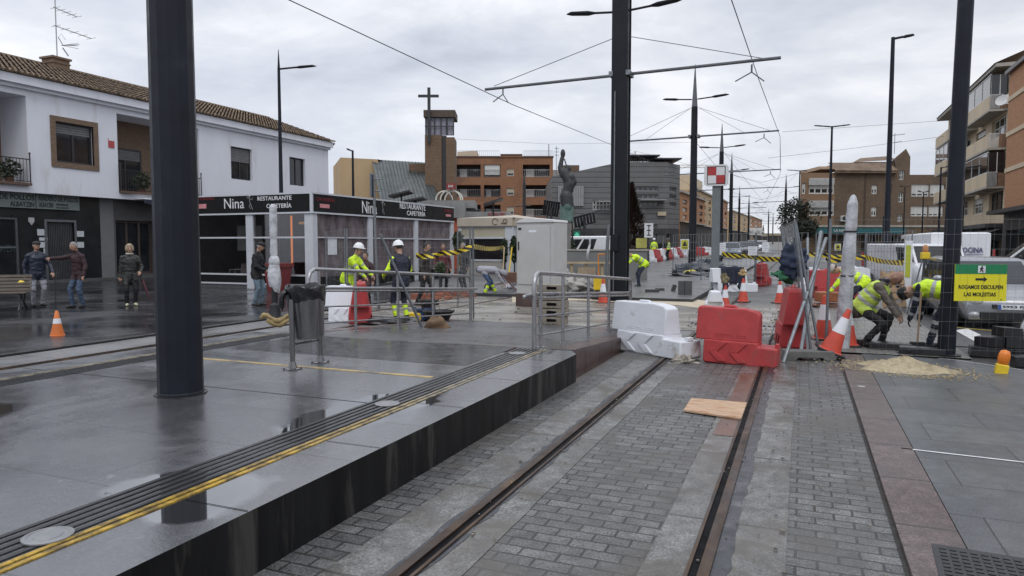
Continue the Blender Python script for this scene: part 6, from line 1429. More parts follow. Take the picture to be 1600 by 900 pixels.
notice(D(1309,386,25.4),.22,.24,'yellow and white warning notice on the fence left of the wrapped pole','y')
def tapemat():
    m,nt,pb,L=nodes('hazard_tape');v=coord(nt,'UV');w=N(nt,'ShaderNodeTexWave');w.wave_type='BANDS';w.bands_direction='DIAGONAL';w.inputs['Scale'].default_value=1.;L.new(v,w.inputs['Vector'])
    L.new(ramp(nt,w.outputs['Fac'],[(.47,(.012,.012,.012)),(.53,(.70,.52,.03))]),pb.inputs['Base Color']);pb.inputs['Roughness'].default_value=.4;return m
TAPE=tapemat()
def tape(pts,label,w=.09,chev=False,per=.5):
    pts=[Vector(p) for p in pts];fine=[]
    for i in range(len(pts)-1):
        for k in range(10):
            t=k/10;p=pts[i].lerp(pts[i+1],t);p.z-=.05*math.sin(math.pi*t);fine.append(p)
    fine.append(pts[-1]);mb=MB();d=0;uv=[];vs=[];fs=[]
    for i,p in enumerate(fine):
        if i:d+=(fine[i]-fine[i-1]).length
        tw=.02*math.sin(i*.9)
        for s in(-1,1):vs.append(p+Vector((tw*s,-tw*s,s*w/2)));uv.append((d,s*w))
    n=len(fine)
    # two skins give the ribbon a thickness
    off=Vector((sN,-cN,0))*.004
    vs2=vs+[v+off for v in vs];uv2=uv+uv
    for i in range(n-1):
        fs.append((2*i,2*i+2,2*i+3,2*i+1));q=2*n;fs.append((q+2*i,q+2*i+1,q+2*i+3,q+2*i+2))
    mb.add(vs2,fs);o=mb.build('hazard_tape',TAPE,at=pts[0]);l=o.data.uv_layers.new(name='UVMap')
    for lp in o.data.loops:
        u,v_=uv2[lp.vertex_index];l.data[lp.index].uv=(u*(.628/per),v_*(.628/per))
    return tag(o,label,'tape')
tape([D(650,399,14.3),D(692,395,14.6),D(737,385,14.3)],'yellow and black hazard tape tied between the fence posts before the black pavilion',.10,per=.2)
tape([D(740,385,14.4),D(787,386,20)],'short yellow and black hazard tape running right from the paired fence posts',.10,per=.30)
tape([D(722,380,15),D(719,402,15),D(717,416,15.1)],'knotted tail of yellow hazard tape hanging on the fence',.05,per=.2)
tape([D(1128,396,28.5),D(1165,400,27.6),D(1231,405,25.5)],'yellow and black hazard tape across the far fence right of the sign post',.17,per=.32)
tape([D(1255,394,25.6),D(1292,399,25.2),D(1352,402,24.3),D(1412,411,20)],'yellow and black hazard tape across the far fence behind the wrapped pole',.15,per=.4)
tape([D(1290,404,24),D(1316,406,23.6)],'lower short strip of hazard tape left of the wrapped pole',.14,per=.4)
# ================================================================ cones
def cone_proto(label,q,bands,h=.75,r=.16,base=True,basem=None,om=None):
    T=thing('traffic_cone',label,'cone',q)
    om=om or M['orange'];R_=lambda z:r+(.035-r)*(z/h)
    mb=MB();mb.prism([(-.215,-.17),(-.17,-.215),(.17,-.215),(.215,-.17),(.215,.17),(.17,.215),(-.17,.215),(-.215,.17)],'z',0,.035);mb.build('base',basem or M['rubber'],T,bevel=.006)
    mb=MB();mb.lathe([(r+.03,.036),(r,.05),(R_(h*.5),h*.5),(R_(h),h),(R_(h)*.7,h+.006)],20);mb.build('cone_body',om,T,smooth=50)
    for (z0,z1) in bands:
        mb=MB();mb.lathe([(R_(z0)+.003,z0),(R_(z1)+.003,z1)],20,caps=False);mb.build('reflective_band',M['wplastic'],T,smooth=60)
    return T
c0=cone_proto('orange traffic cone with one white band on the left track',G(90,526),[(.34,.47)],.66,.16,om=mat('bright_orange',(.62,.16,.03),.5,0,.12,6));c0.scale=(.72,.72,.72)
RC=mat('red_orange_cone',(.58,.075,.045),.5,0,.12,6,0,0,.1,dirt=(.42,.06,.04),dsc=3,dth=.6)
c1=cone_proto('red traffic cone with white middle standing upright beside the wrapped pole',G(1322,541),[(.36,.63)],.78,.165,om=RC)
dup(c1,G(1287,533)+Vector((0,.2,0)),.4,'red and white traffic cone behind the tilted one, left of the wrapped pole')
t=dup(c1,G(1296,562)+Vector((0,.1,.10)),.2,'tilted red traffic cone with a white middle leaning over the concrete fence foot');t.rotation_euler=(R(4),R(21),.2);t.scale=(.9,.9,.88)
sc_=.86
for (u,v,l,s) in((1161,472,'red and white cone with a rag on top, right of the white barrier end',.9),(1218,474,'red and white cone wrapped with tape beside the stacked fences',.85),(1231,489,'red and white cone half hidden behind the stacked fences',.9),(1133,482,'red cone beside the white barrier end behind the red barrier',.8)):
    dup(c1,G(u,v),u*.1,l,None,s)
dup(c1,G(1242,478)+Vector((0,-.1,.0)),.7,'red cone standing behind the end of the red barrier by the fences',None,.95)
q=DG(943,20.3);dup(c1,q,.3,'orange cone beside the foot of the nearest overhead mast',None,.9)
lump('rag',D(1161,424,20.8)+Vector((0,0,-.12)),(.11,.11,.16),'striped rag stuffed on top of the cone right of the white barrier end','rag',TAPE if 0 else mat('striped_rag',(.35,.25,.12),.8,0,.6,14),12,amp=.5,fr=5)
lump('rag',D(1132,436,18.6)+Vector((0,0,-.1)),(.10,.10,.2),'dark striped rag on the cone beside the white barrier end','rag',mat('dark_striped_rag',(.16,.13,.07),.8,0,.8,16),15,amp=.5,fr=5)
# ================================================================ more water barriers
T=thing('water_barrier','red water barrier seen end on between the stacked fences and the cones','barrier',G(1236,546)+Vector((.0,.55,0)),R(96));barrier_mesh(0,T,[M['red']]);redP=T;T.scale=(1,1,1.1)
dup(RB,DG(1143,24.5)+Vector((.05,.2,0)),YAW+R(6),'dirty white water barrier with a dark jacket draped over it').scale=(1.25,1,.95)
for c in COL.objects:
    if c.get('label')=='dirty white water barrier with a dark jacket draped over it':WJ=c
dup(redP,GG(1190,447)+Vector((0,.3,0)),R(80),'red water barrier end on, standing right of the white one with the jacket').scale=(1,1,1)
dup(RB,G(1119,483)+Vector((-.1,.5,0)),R(100),'white water barrier end on behind the big red barrier').scale=(.8,1.,.52)
# draped jacket
def cloth(name,label,cat,pts_fn,nu,nv,m,at):
    mb=MB();vs=[];fs=[]
    for i in range(nv+1):
        for j in range(nu+1):vs.append(pts_fn(j/nu,i/nv))
    for i in range(nv):
        for j in range(nu):a=i*(nu+1)+j;fs.append((a,a+1,a+nu+2,a+nu+1))
    mb.add(vs,fs);o=mb.build(name,m,at=at,smooth=80);s=o.modifiers.new('t','SOLIDIFY');s.thickness=.02;return tag(o,label,cat)
NAVY=mat('navy_cloth',(.012,.016,.034),.75,0,.35,4,.6,12,.1)
b0=WJ.location;rz0=WJ.rotation_euler.z;Mj=Matrix.Translation(b0)@Matrix.Rotation(rz0,4,'Z')
def jf(u,v):
    x=-.48+.82*u+.02*math.sin(v*9);t=(v-.35)*1.15;top=.86
    side=.0 if u<.0 else 1
    hang=(.55+.32*(math.sin(u*9.5+.5)*.5+.5)*(abs(u-.5)*2)**.5)
    if v<.3:y=.12;z=top-(.3-v)*1.2
    elif v<.5:y=.12-.26*(v-.3)/.2;z=top+.03*math.sin(u*12)
    else:y=-.15-.08*(v-.5)*2+.03*math.sin(u*18+v*3);z=top-(v-.5)*2*hang
    return Mj@Vector((x,y-.02,z+.01))
cloth('jacket','dark navy jacket draped over the dirty white barrier','jacket',jf,26,16,NAVY,b0+Vector((0,0,.8)))
# far red and white chain of barriers, each an object
pts=[(1014,412.5,'w'),(1024,411,'r'),(1034,409.5,'w'),(1043,408,'r'),(1052,406.5,'w'),(1060,405,'r'),(1066,403.5,'w')]
nm=['first','second','third','fourth','fifth','sixth','seventh']
for i,(u,v,k) in enumerate(pts):
    q=GG(u,v);q.z=gz(q.y)+.1;qa=GG(1014,412.5);qb=GG(1066,403.5);dr2=qb-qa;q=qa.lerp(qb,i/6);q.z=gz(q.y)+.1
    dup(RB if k=='w' else redP,q,math.atan2(dr2.y,dr2.x),nm[i]+(' barrier of the far chain on the raised paving, a white one' if k=='w' else ' barrier of the far chain on the raised paving, a red one'),'far chain of red and white barriers').scale=(dr2.length/6/1.25,1.5,1.05)
for (u,v,k,l) in((1031,393,'r','far red barrier standing behind the chain, left of the two'),(1052,393.5,'r','far red barrier standing behind the chain, right of the two'),(1080,398,'w','far white barrier right of the second overhead mast'),(1093,399,'r','far red barrier beside the warning notice fence'),(1104,398,'w','far white barrier left of the chequered sign post'),(1175,394,'r','far red barrier behind the white notices'),(1150,397,'w','far white barrier behind the taped fence'),(1203,397,'w','far white barrier behind the pale blue notice'),(1205,388,'r','farthest red barrier down the street')):
    q=GG(u,v);dup(RB if k=='w' else redP,q,YAW+.1,l).scale=(1.5,1,1.)
for (u,v,d,k,l) in((1302,417,22,'r','red barrier behind the taped fence left of the wrapped pole'),(1262,418,24,'w','white barrier behind the leaning fence panels'),(1340,417,24,'w','white barrier right of the wrapped pole behind the tape')):
    dup(RB if k=='w' else redP,DG(u,d),YAW,l).scale=(1.1,1,1)
# blue jacket hung on the fences, green net below
def blob(name,label,cat,c,r,m,seed,**k):return lump(name,Vector(c),r,label,cat,m,seed,flat=False,**k)
blob('hung_jacket','dark blue jacket hung on the tops of the leaning fence panels','jacket',D(1239,407,11.2),(.20,.13,.25),mat('dark_blue_cloth',(.014,.024,.055),.7,0,.4,4,.8,10,.1),9,amp=.28,fr=6,nu=44,nv=30)
blob('net_bag','green net bag hanging under the blue jacket','bag',D(1234,430,12.3),(.22,.12,.12),mat('green_net',(.02,.11,.05),.8,0,.5,20,.8,50),19,amp=.5,fr=6)
# ================================================================ wrapped pole on the right
q=G(1315,544);T=thing('wrapped_post','tall post wrapped in grey white plastic sheeting beside the cones','post',q)
pr=[(.17,0),(.168,.2),(.16,.5),(.158,.8),(.15,1.05),(.145,1.3),(.142,1.5),(.135,1.75),(.122,1.9),(.114,1.93),(.13,2.0),(.122,2.2),(.115,2.38),(.06,2.50),(.02,2.53)]
hh=(D(1330,308,11.9).z)/2.53
mb=wrapped(T,[(r_*.70,z*hh) for r_,z in pr],0,(.045,.02),seed=14,n=22);mb.build('plastic_wrap',mat('grey_plastic_wrap',(.46,.47,.50),.30,0,.3,5,1.,22,.12),T,smooth=70)
mb=MB()
for z in(1.93,1.2):mb.lathe([(.103,-.012),(.105,.012)],16,(.045*z*hh,.02*z*hh,z*hh))
mb.build('tie_band',M['black'],T)
# ================================================================ notice on the fence
ff=Fr(F0+Vector((.25,.15,0)),(F1-F0-Vector((.25,.15,0))),Vector(((F1-F0).y,-(F1-F0).x,0)))
ff.o=ff.o+ff.n*.03+Vector((0,0,.0))
a=ff.prect(1489,413,1569,470);uc=(a[0]+a[1])/2
q=ff.p(uc,a[2]);T=thing('works_notice','yellow and green works notice asking to excuse the inconvenience, tied to the mesh fence','notice',q)
W_=a[1]-a[0];Hh=a[3]-a[2];u0_,z0_=a[0],a[2];tl=R(-1.2)
YL=mat('notice_yellow',(.72,.66,.02),.5,0,.04,3);GN=mat('notice_green',(.01,.20,.075),.5,0,.05,3)
mb=MB(T);ff.box(mb,u0_,u0_+W_,z0_,z0_+Hh,-.01,.0);mb.build('board',YL,T)
mb=MB(T);ff.box(mb,u0_,u0_+W_,z0_+Hh*.74,z0_+Hh,-.013,-.0105);mb.build('green_band',GN,T)
mb=MB(T);ff.box(mb,u0_+W_*.44,u0_+W_*.58,z0_+Hh*.77,z0_+Hh*.965,-.017,-.0135);mb.build('pictogram_panel',M['wplastic'],T)
def fpt(x,y,d):return ff.p(u0_+W_*x,z0_+Hh*y,d)
mb=MB(T)
mb.ell(fpt(.512,.945,-.019),(.010,.004,.010),8,6)
for pts_ in(((.510,.93),(.505,.87)),((.505,.87),(.525,.83),(.535,.79)),((.505,.87),(.492,.83),(.475,.80)),((.510,.92),(.535,.88)),((.508,.92),(.482,.89),(.478,.87))):
    mb.tube([fpt(*p_,-.019) for p_ in pts_],.008,5)
mb.build('walking_pictogram',M['black'],T)
mb=MB(T);ff.box(mb,u0_+W_*.40,u0_+W_*.56,z0_+Hh*.565,z0_+Hh*.625,-.0135,-.0105);mb.add([fpt(.56,.665,-.0135),fpt(.56,.525,-.0135),fpt(.625,.595,-.0135)],[(0,1,2)]);mb.build('arrow',M['black'],T)
text_on('lettering','ROGAMOS DISCULPEN',fpt(.08,.33,-.0105),ff.U,(0,0,1),W_*.85,Hh*.11,M['black'],T,.004,.02)
text_on('lettering','LAS MOLESTIAS',fpt(.19,.13,-.0105),ff.U,(0,0,1),W_*.61,Hh*.11,M['black'],T,.004,.02)
mb=MB(T);mb.add([fpt(.885,.03,-.012),fpt(.925,.03,-.012),fpt(.905,.07,-.012)],[(0,1,2)]);mb.build('corner_mark',M['black'],T)
# ================================================================ works ground clutter on the right
def sandpile():
    q=G(1410,576,.03);mb=MB();n=36;k=12;vs=[];fs=[];rn=random.Random(6)
    for i in range(k+1):
        t=i/k
        for j in range(n):
            a=2*math.pi*j/n;e=1+.12*math.sin(3*a+1)+.1*math.sin(5*a);x=.58*e*t*math.cos(a);y=.40*e*t*math.sin(a)
            z=.145*(1-t**1.2)+rn.uniform(-.014,.018)*(1-t*.5)+.03*math.sin(x*9+1)*math.cos(y*11)*(1-t);vs.append((q.x+x*.95+y*.3,q.y+y-x*.25,.026+max(0,z)))
    for i in range(k):
        for j in range(n):fs.append((i*n+j,i*n+(j+1)%n,(i+1)*n+(j+1)%n,(i+1)*n+j))
    mb.add(vs,[f[::-1] for f in fs])
    o=mb.build('sand_heap',mat('sand',(.40,.335,.22),.95,0,.22,20,.9,90,.05,dirt=(.26,.21,.13),dsc=5,dth=.52),at=q,smooth=70);tag(o,'spread heap of pale sand on the grey slabs beside the red kerb','sand')
    # scattered grains
    mb=MB()
    for _ in range(900):
        a=rn.uniform(0,6.28);r_=1+abs(rn.gauss(0,.34));x=.58*r_*math.cos(a)*.95+.42*r_*math.sin(a)*.3+q.x;y=.42*r_*math.sin(a)-.72*r_*math.cos(a)*.24+q.y;s=rn.uniform(.004,.012)
        mb.cbox((x,y,.027+s/2),(s*2,s*1.6,s),rz=a)
    o=mb.build('sand_grains',bpy.data.materials['sand'],at=q);o['kind']='stuff';o['label']='loose grains of sand scattered round the pale heap'
sandpile()
BLK=mat('wet_black_kerb_stone',(.02,.02,.022),.35,0,.3,4,.2,40,.12)
for (u,v,l) in((1392,548,'black kerb stone being laid beside the bending worker in the vest'),(1442,556,'black kerb stone lying just left of the thick dark pole'),(1345,541,'short black kerb stone by the upright cone')):
    q=G(u,v);mb=MB();mb.cbox((q.x,q.y+.12,.05),(.62 if u>1360 else .35,.25,.13),rz=R(-6));tag(mb.build('kerb_stone',BLK,at=(q.x,q.y+.12,0),bevel=.015),l,'kerb stone')
rn=random.Random(11);i=0
lab=['bottom left black block of the stack by the amber lamp','bottom middle black block of the stack by the amber lamp','bottom right black block of the stack by the amber lamp','second row left black block in the stack','second row right black block in the stack','top black block of the stack','front black block lying before the stack']
for (u,v,z,l) in((1542,561,0,0),(1574,563,0,1),(1612,566,0,2),(1556,561,.15,3),(1590,563,.15,4),(1580,562,.30,5),(1616,578,0,6)):
    q=G(u,v);mb=MB();mb.cbox((q.x,q.y+.3,z+.075),(.34+rn.uniform(-.06,.06),.26,.145),rz=R(rn.uniform(-38,25)),ry=R(rn.uniform(-4,4)));tag(mb.build('stone_block',BLK,at=(q.x,q.y+.3,z),bevel=.005),lab[l],'block')
# amber lamp
q=G(1563,586);T=thing('works_lamp','amber warning lamp with a yellow battery box on the ground by the black blocks','lamp',q)
mb=MB();mb.M=Matrix.Rotation(R(8),4,'Y');mb.box(-.07,.07,-.05,.05,0,.145);mb.build('battery_box',M['yellow'],T,bevel=.015)
mb=MB();mb.M=Matrix.Rotation(R(8),4,'Y');mb.lathe([(.05,.146),(.062,.16),(.07,.22),(.068,.27),(.05,.32),(.0,.335)],18,caps=True,sy=.75);mb.build('amber_lens',mat('amber_lens',(.72,.20,.02),.25,0,.1,8,.4,90),T,smooth=60)
# white sack at right edge
blob('rubble_sack','big pale rubble sack at the right edge beside the parked silver car','sack',G(1625,572)+Vector((.22,.9,.30)),(.27,.30,.34),M['wrap'],21,amp=.18)
# yellow lamp on trestle behind, striped post, pallet
q=DG(1440,17.5);T=thing('lamp_trestle','galvanised trestle with a yellow warning lamp on top behind the bending workers','lamp',q,YAW);h=D(1447,405,17.5).z
mb=MB()
for x in(-.28,-.05,.12,.3):mb.tube([(x*1.3,.1*(1 if x>0 else -1),0),(.08+x*.15,0,h)],.022,6)
mb.tube([(-.2,0,h*.5),(.25,0,h*.5)],.015,6);mb.build('legs',M['galv'],T,smooth=50)
mb=MB();mb.box(0.0,.2,-.06,.06,h,h+.17);mb.build('battery_box',M['yellow'],T,bevel=.02);mb=MB();mb.lathe([(.05,h+.172),(.07,h+.2),(.07,h+.3),(.03,h+.36)],14,(.1,0,0),sy=.7);mb.build('amber_lens',mat('dull_amber',(.55,.25,.10),.4),T,smooth=60)
q=DG(1420,19);T=thing('striped_post','slim white and yellow marker post between the fence and the white van','post',q);h=D(1420,376,19).z
mb=MB();mb.box(-.09,.09,-.03,.03,0,h);mb.build('board',M['wplastic'],T);mb=MB();mb.box(-.07,.05,-.034,-.0305,h*.45,h*.93);mb.build('yellow_strip',mat('lime_strip',(.45,.50,.05),.5),T)
q=DG(1403,18.3);T=thing('pallet','wooden pallet leaning upright against the far fence','pallet',q,YAW);T.rotation_euler=(R(-12),0,YAW);wdm=mat('pallet_wood',(.40,.27,.16),.7,0,.25,5,.2,30,.1,stretch=(1,1,5))
h=.98
for k in range(5):mb=MB();mb.box(-.28+.0,.28,-.03,-.01,.06+k*.2,.17+k*.2);mb.build('slat',wdm,T,bevel=.004)
for x in(-.26,0,.24):
    mb=MB();mb.box(x-.04,x+.04,-.009,.08,.04,1.02);mb.build('stringer',wdm,T)
# pavers stacked, loose tools on the raised paving
q=G(1069.5,466);T=thing('paver_stack','small upright stack of dark pavers on the edge of the raised paving','pavers',q+Vector((0,.1,.0)))
for k,x in enumerate((-.105,.105)):
    mb=MB();mb.box(x-.1,x+.1,-.1,.1,.1,.55);mb.build('paver_column',mat('stack_paver',(.085,.088,.09),.6,0,.2,6),T,bevel=.008)
for (u,v,sx,l) in((1018,457,.45,'dark paver offcut lying left on the raised paving edge'),(1030,455,.3,'second dark paver offcut on the raised paving edge'),(1052,456,.12,'upright dark paver piece on the raised paving edge')):
    q=G(u,v,.1);mb=MB();mb.cbox((q.x,q.y+.1,.1+(.05 if sx>.2 else .12)),(sx,.22,.1 if sx>.2 else .24),rz=.3,ry=.0 if sx>.2 else .3);tag(mb.build('paver_piece',mat('dark_paver_piece',(.05,.05,.052),.6),at=(q.x,q.y+.1,.1),bevel=.01),l,'paver')
# tarpaulins at second mast
TB_=mat('blue_grey_tarp',(.06,.075,.095),.5,0,.4,3,.8,8,.1);TG=mat('grey_tarp',(.13,.14,.15),.5,0,.35,3,.8,8,.1)
for (u,v,r_,m_,l,sd) in((1074,424,(.8,.6,.4),TB_,'dark blue crumpled tarpaulin left of the heap at the second mast',31),(1088,423,(.9,.7,.45),TG,'grey crumpled tarpaulin in the middle of the heap at the second mast',32),(1103,420,(.8,.6,.5),TB_,'dark tarpaulin at the right end of the heap at the second mast',33),(1098,431,(1.6,.7,.18),TG,'flat grey sheet spread in front of the heap at the second mast',34)):
    q=GG(u,v+4);q.z+=.09;lump('tarpaulin',q,r_,l,'tarpaulin',m_,sd,amp=.45,fr=6)
q=GG(1081,432);q.z+=.1;lump('yellow_bag',q,(.35,.25,.22),'small bright yellow bag in front of the tarpaulin heap','bag',mat('bright_yellow_bag',(.75,.6,.05),.5),35)
q=GG(1068,435);q.z+=.1;T=thing('hand_cart','black folded hand cart lying before the tarpaulin heap','cart',q);mb=MB();mb.tube([(-.5,0,.1),(.3,.1,.12),(.35,.1,.4),(-.3,0,.35),(-.5,0,.1)],.03,6);mb.build('frame',M['black'],T)
for x in(-.4,.2):mb=MB();mb.M=Matrix.Translation((x,-.1,.13))@Matrix.Rotation(R(90),4,'X');mb.lathe([(.13,-.04),(.13,.04)],12);mb.build('wheel',M['rubber'],T)
# debris bits on the muddy ground
mb=MB();rn=random.Random(77)
for _ in range(260):
    x=rn.uniform(-2.4,.3);y=rn.uniform(12.4,19.5)
    if x<-.2 or y<15:
        s=rn.uniform(.006,.024)*(2. if rn.random()<.06 else 1);mb.cbox((x,y,.02+s*.3),(s*rn.uniform(1,2.6),s*1.4,s*.7),rz=rn.uniform(0,3),ry=rn.uniform(-.3,.3))
for _ in range(200):
    x=rn.uniform(-10.5,-4);y=rn.uniform(14.2,20);s=rn.uniform(.005,.02)*(2. if rn.random()<.05 else 1);mb.cbox((x,y,.02+s*.3),(s*rn.uniform(1,2.6),s*1.4,s*.7),rz=rn.uniform(0,3))
for _ in range(230):
    x=rn.choice((-1.87,-.43,-.1,.5))+rn.gauss(.0,.22);y=rn.uniform(2.6,12);s=rn.uniform(.003,.012)
    if -2.5<x<.5:mb.cbox((x,y,.012+s*.3),(s*rn.uniform(1,2.6),s*1.4,s*.7),rz=rn.uniform(0,3))
o=mb.build('rubble',mat('rubble_bits',(.17,.15,.125),.8,0,.5,9));o['kind']='stuff';o['label']='loose bits of rubble scattered over the muddy works'
mb=MB();mb.rect(-2.2,-.05,15.2,15.42,.016);
for k in range(22):mb.rect(-2.18+k*.097,-2.13+k*.097,15.22,15.40,.020,1)
struct('drain_grating',mb,[M['galv'],M['groove']])
# machine/plate compactor between the fences
q=DG(1296,19.);T=thing('plate_compactor','rusty plate compactor standing behind the leaning fences','machine',q,YAW)
mb=MB();mb.prism([(-.45,.06),(-.3,0),(.3,0),(.45,.06),(.4,.1),(-.4,.1)],'y',-.25,.25);mb.build('plate',mat('rusty_plate',(.14,.065,.04),.7,0,.4,5),T);mb=MB();mb.box(-.3,.25,-.2,.2,.15,.42);mb.build('engine_block',mat('grimy_orange',(.30,.10,.04),.6,0,.4,5),T,bevel=.03);mb=MB();mb.tube([(.2,-.18,.3),(.75,-.18,.9),(.75,.18,.9),(.2,.18,.3)],.02,6);mb.build('handle',M['black'],T,smooth=50)
# ================================================================ left works clutter
rub=mat('black_rubber_bucket',(.018,.018,.02),.5,0,.3,6,0,0,.1,dirt=(.12,.115,.105),dsc=5,dth=.6)
def bucket(q,r0,r1,h,label,m_,name='bucket'):
    T=thing(name,label,'bucket',q);mb=MB();mb.lathe([(r0,0),(r1,h),(r1+.02,h),(r1+.02,h+.02),(r1-.012,h+.02),(r0-.01,.03)],20);mb.build('body',m_,T,smooth=40)
    mb=MB();mb.tube([(-r1-.02,0,h-.02),(-r1-.07,.0,h+.05),(-r1-.02,.06,h+.0)],.012,6);mb.tube([(r1+.02,0,h-.02),(r1+.07,.0,h+.05),(r1+.02,.06,h+.0)],.012,6);mb.build('handle',m_,T)
bucket(G(664,499),.16,.20,.22,'blue rubber bucket among the tools behind the ramp railing',mat('blue_bucket',(.03,.06,.16),.5,0,.2,6))
bucket(G(664,496)+Vector((.0,.15,.2)),.15,.21,.18,'black rubber bucket standing on the blue one',rub)
bucket(G(685,502),.22,.33,.22,'wide black mortar tub beside the blue bucket',rub)
q=G(644,500);mb=MB();mb.cbox((q.x,q.y+.1,.08),(.34,.26,.16),rz=.4);tag(mb.build('tool_case',M['yellow'],at=(q.x,q.y+.1,0),bevel=.02),'yellow tool case behind the ramp railing beside the buckets','case')
q=G(683,510,.2);lump('sandbag',Vector((q.x,q.y,rz(q.y))),(.23,.2,.2),'brown muddy sandbag lying on the ramp','sandbag',mat('brown_sack',(.15,.095,.055),.85,0,.3,6,.7,30),41,amp=.2)
q=G(612,507);lump('black_sheet',q,(.7,.4,.12),'black plastic sheet lying beside the workers boots','sheet',M['bag'],42,amp=.5,fr=6)
q=G(700,462);
for k,(u,v,l) in enumerate(((672,468,'left heap of red clay bricks on the ground before the pavilion'),(712,464,'right low heap of red clay bricks before the pavilion'))):
    q=G(u,v);T=thing('brick_heap',l,'bricks',q,R(20));rn=random.Random(50+k)
    for i in range(9):
        mb=MB();mb.cbox((-.5+.26*(i%5)+rn.uniform(-.03,.03),rn.uniform(-.1,.1),.05+.1*(i//5)),(.24,.12,.09),rz=rn.uniform(-.3,.3));mb.build('brick',mat('red_clay_brick',(.27,.10,.065),.8,0,.25,6) if 'red_clay_brick' not in bpy.data.materials else bpy.data.materials['red_clay_brick'],T,bevel=.006)
SACK=mat('greyish_sack',(.36,.345,.32),.7,0,.3,4,.9,12,.1)
for (u,v,d,r_,l,sd) in((803,422,25.5,(.34,.3,.42),'white rubble bag left of the grey cabinet',51),(906,430,23.5,(.62,.5,.50),'big pale rubble bag with a folded top right of the grey cabinet',52),(884,420,26,(.4,.4,.55),'white printed bag behind the grey cabinet, right side',53)):
    q=DG(u,d);blob('rubble_bag',l,'bag',q+Vector((0,0,r_[2]*.62)),(r_[0]*.85,r_[1],r_[2]*.62),SACK if sd!=51 else M['wplastic'],sd,amp=.38,fr=6,nu=36,nv=24)
# wheelbarrow
q=G(797,458);T=thing('wheelbarrow','rusty wheelbarrow parked left of the grey cabinet','wheelbarrow',q,YAW);ru=mat('rusty_barrow',(.20,.11,.085),.7,0,.35,5)
mb=MB();mb.add([(-.25,-.22,.38),(.25,-.22,.38),(.25,.22,.38),(-.25,.22,.38),(-.5,-.32,.72),(.42,-.32,.72),(.42,.32,.72),(-.5,.32,.72)],[(3,2,1,0),(0,1,5,4),(1,2,6,5),(2,3,7,6),(3,0,4,7)]);o=mb.build('tray',ru,T);s=o.modifiers.new('s','SOLIDIFY');s.thickness=.015
mb=MB()
for y in(-.2,.2):mb.tube([(-.75,y*.4,.25),(-.2,y,.36),(.9,y*1.3,.62)],.018,6);mb.tube([(.2,y,.38),(.35,y,.0)],.016,6);mb.tube([(-.05,y,.38),(.3,y,.02)],.014,6)
mb.build('frame',ru,T,smooth=50);mb=MB();mb.M=Matrix.Translation((-.72,0,.19))@Matrix.Rotation(R(90),4,'X');mb.lathe([(.06,-.03),(.19,-.045),(.19,.045),(.06,.03)],16);mb.build('wheel',M['rubber'],T,smooth=40)
# grey low wall, boards, white sheet, tools by the nearest mast
q=DG(925,31);T=thing('low_wall','grey low concrete wall behind the nearest overhead mast','wall',q,YAW*.4);mb=MB();mb.box(-2.,2.4,-.12,.12,-.05,1.35);mb.build('panel',mat('grey_low_wall',(.18,.18,.175),.75,0,.15,1),T,bevel=.02);mb=MB();mb.box(-2.05,2.45,-.16,.16,1.352,1.42);mb.build('coping',CONC,T)
q=DG(925,24.3);T=thing('timber_frame','pale timber trestle with planks behind the ramp railing','trestle',q,YAW);wd2=mat('pale_timber',(.44,.35,.22),.7,0,.2,4)
mb=MB();mb.box(-.9,.9,-.15,.15,1.02,1.08);mb.build('plank',wd2,T)
for x in(-.7,-.2,.35,.7):mb=MB();mb.box(x-.05,x+.05,-.05,.05,0,1.018);mb.build('leg',wd2,T)
mb=MB();mb.box(-.5,.1,-.2,.0,.25,.9);mb.build('crate_board',mat('crate_board',(.36,.28,.19),.7),T)
cloth('plastic_sheet','torn white plastic strip hanging by the low grey wall','sheet',lambda u,v:D(922-5*v+(2+2.5*math.sin(v*4+1)**2)*(u-.5),374+33*v,25)+Vector((.02*math.sin(v*9+u*4),.04*math.sin(v*7),0)),6,14,M['wrap'],D(917,390,25))
q=G(950,452);T=thing('angle_grinder_kit','heap of dark power tools and cables at the foot of the nearest mast','tools',q+Vector((0,-.35,0)))
rn=random.Random(61)
for k in range(5):
    mb=MB();mb.cbox((rn.uniform(-.4,.4),rn.uniform(-.2,.2),.18+rn.uniform(0,.3)),(rn.uniform(.2,.4),.25,.25),rz=rn.uniform(0,3),ry=.2);mb.build('tool_body',[M['black'],M['rubber'],mat('maroon_tool',(.10,.03,.03),.5)][k%3],T,bevel=.03)
mb=MB();mb.tube([(.3*math.cos(k*.7)-.5,.2*math.sin(k*.7)-.2,.05+.03*k) for k in range(16)],.015,6);mb.build('cable',M['black'],T,smooth=60)
q=DG(941,21.5);T=thing('yellow_machine','small yellow and orange machine half hidden behind the nearest mast','machine',q);mb=MB();mb.box(-.22,.22,-.2,.2,.3,.75);mb.build('body',M['yellow'],T,bevel=.04);mb=MB();mb.box(-.25,.25,-.22,.22,.0,.28);mb.build('chassis',M['rubber'],T);mb=MB();mb.tube([(-.1,0,.75),(-.12,0,1.4),(.1,0,1.4)],.025,6);mb.build('handle',mat('orange_handle',(.7,.25,.03),.5),T)
for (x0,l) in((734,'left one of two wooden tool handles standing before the beige pavilion'),(742,'right one of two yellow tool handles standing before the beige pavilion')):
    u=x0+50;a=DG(u,25.5);b=D(u+4 if x0<740 else u+8,386,25.8);pole_thing(a,b,.025,l,wd2 if x0<740 else M['yellow'])
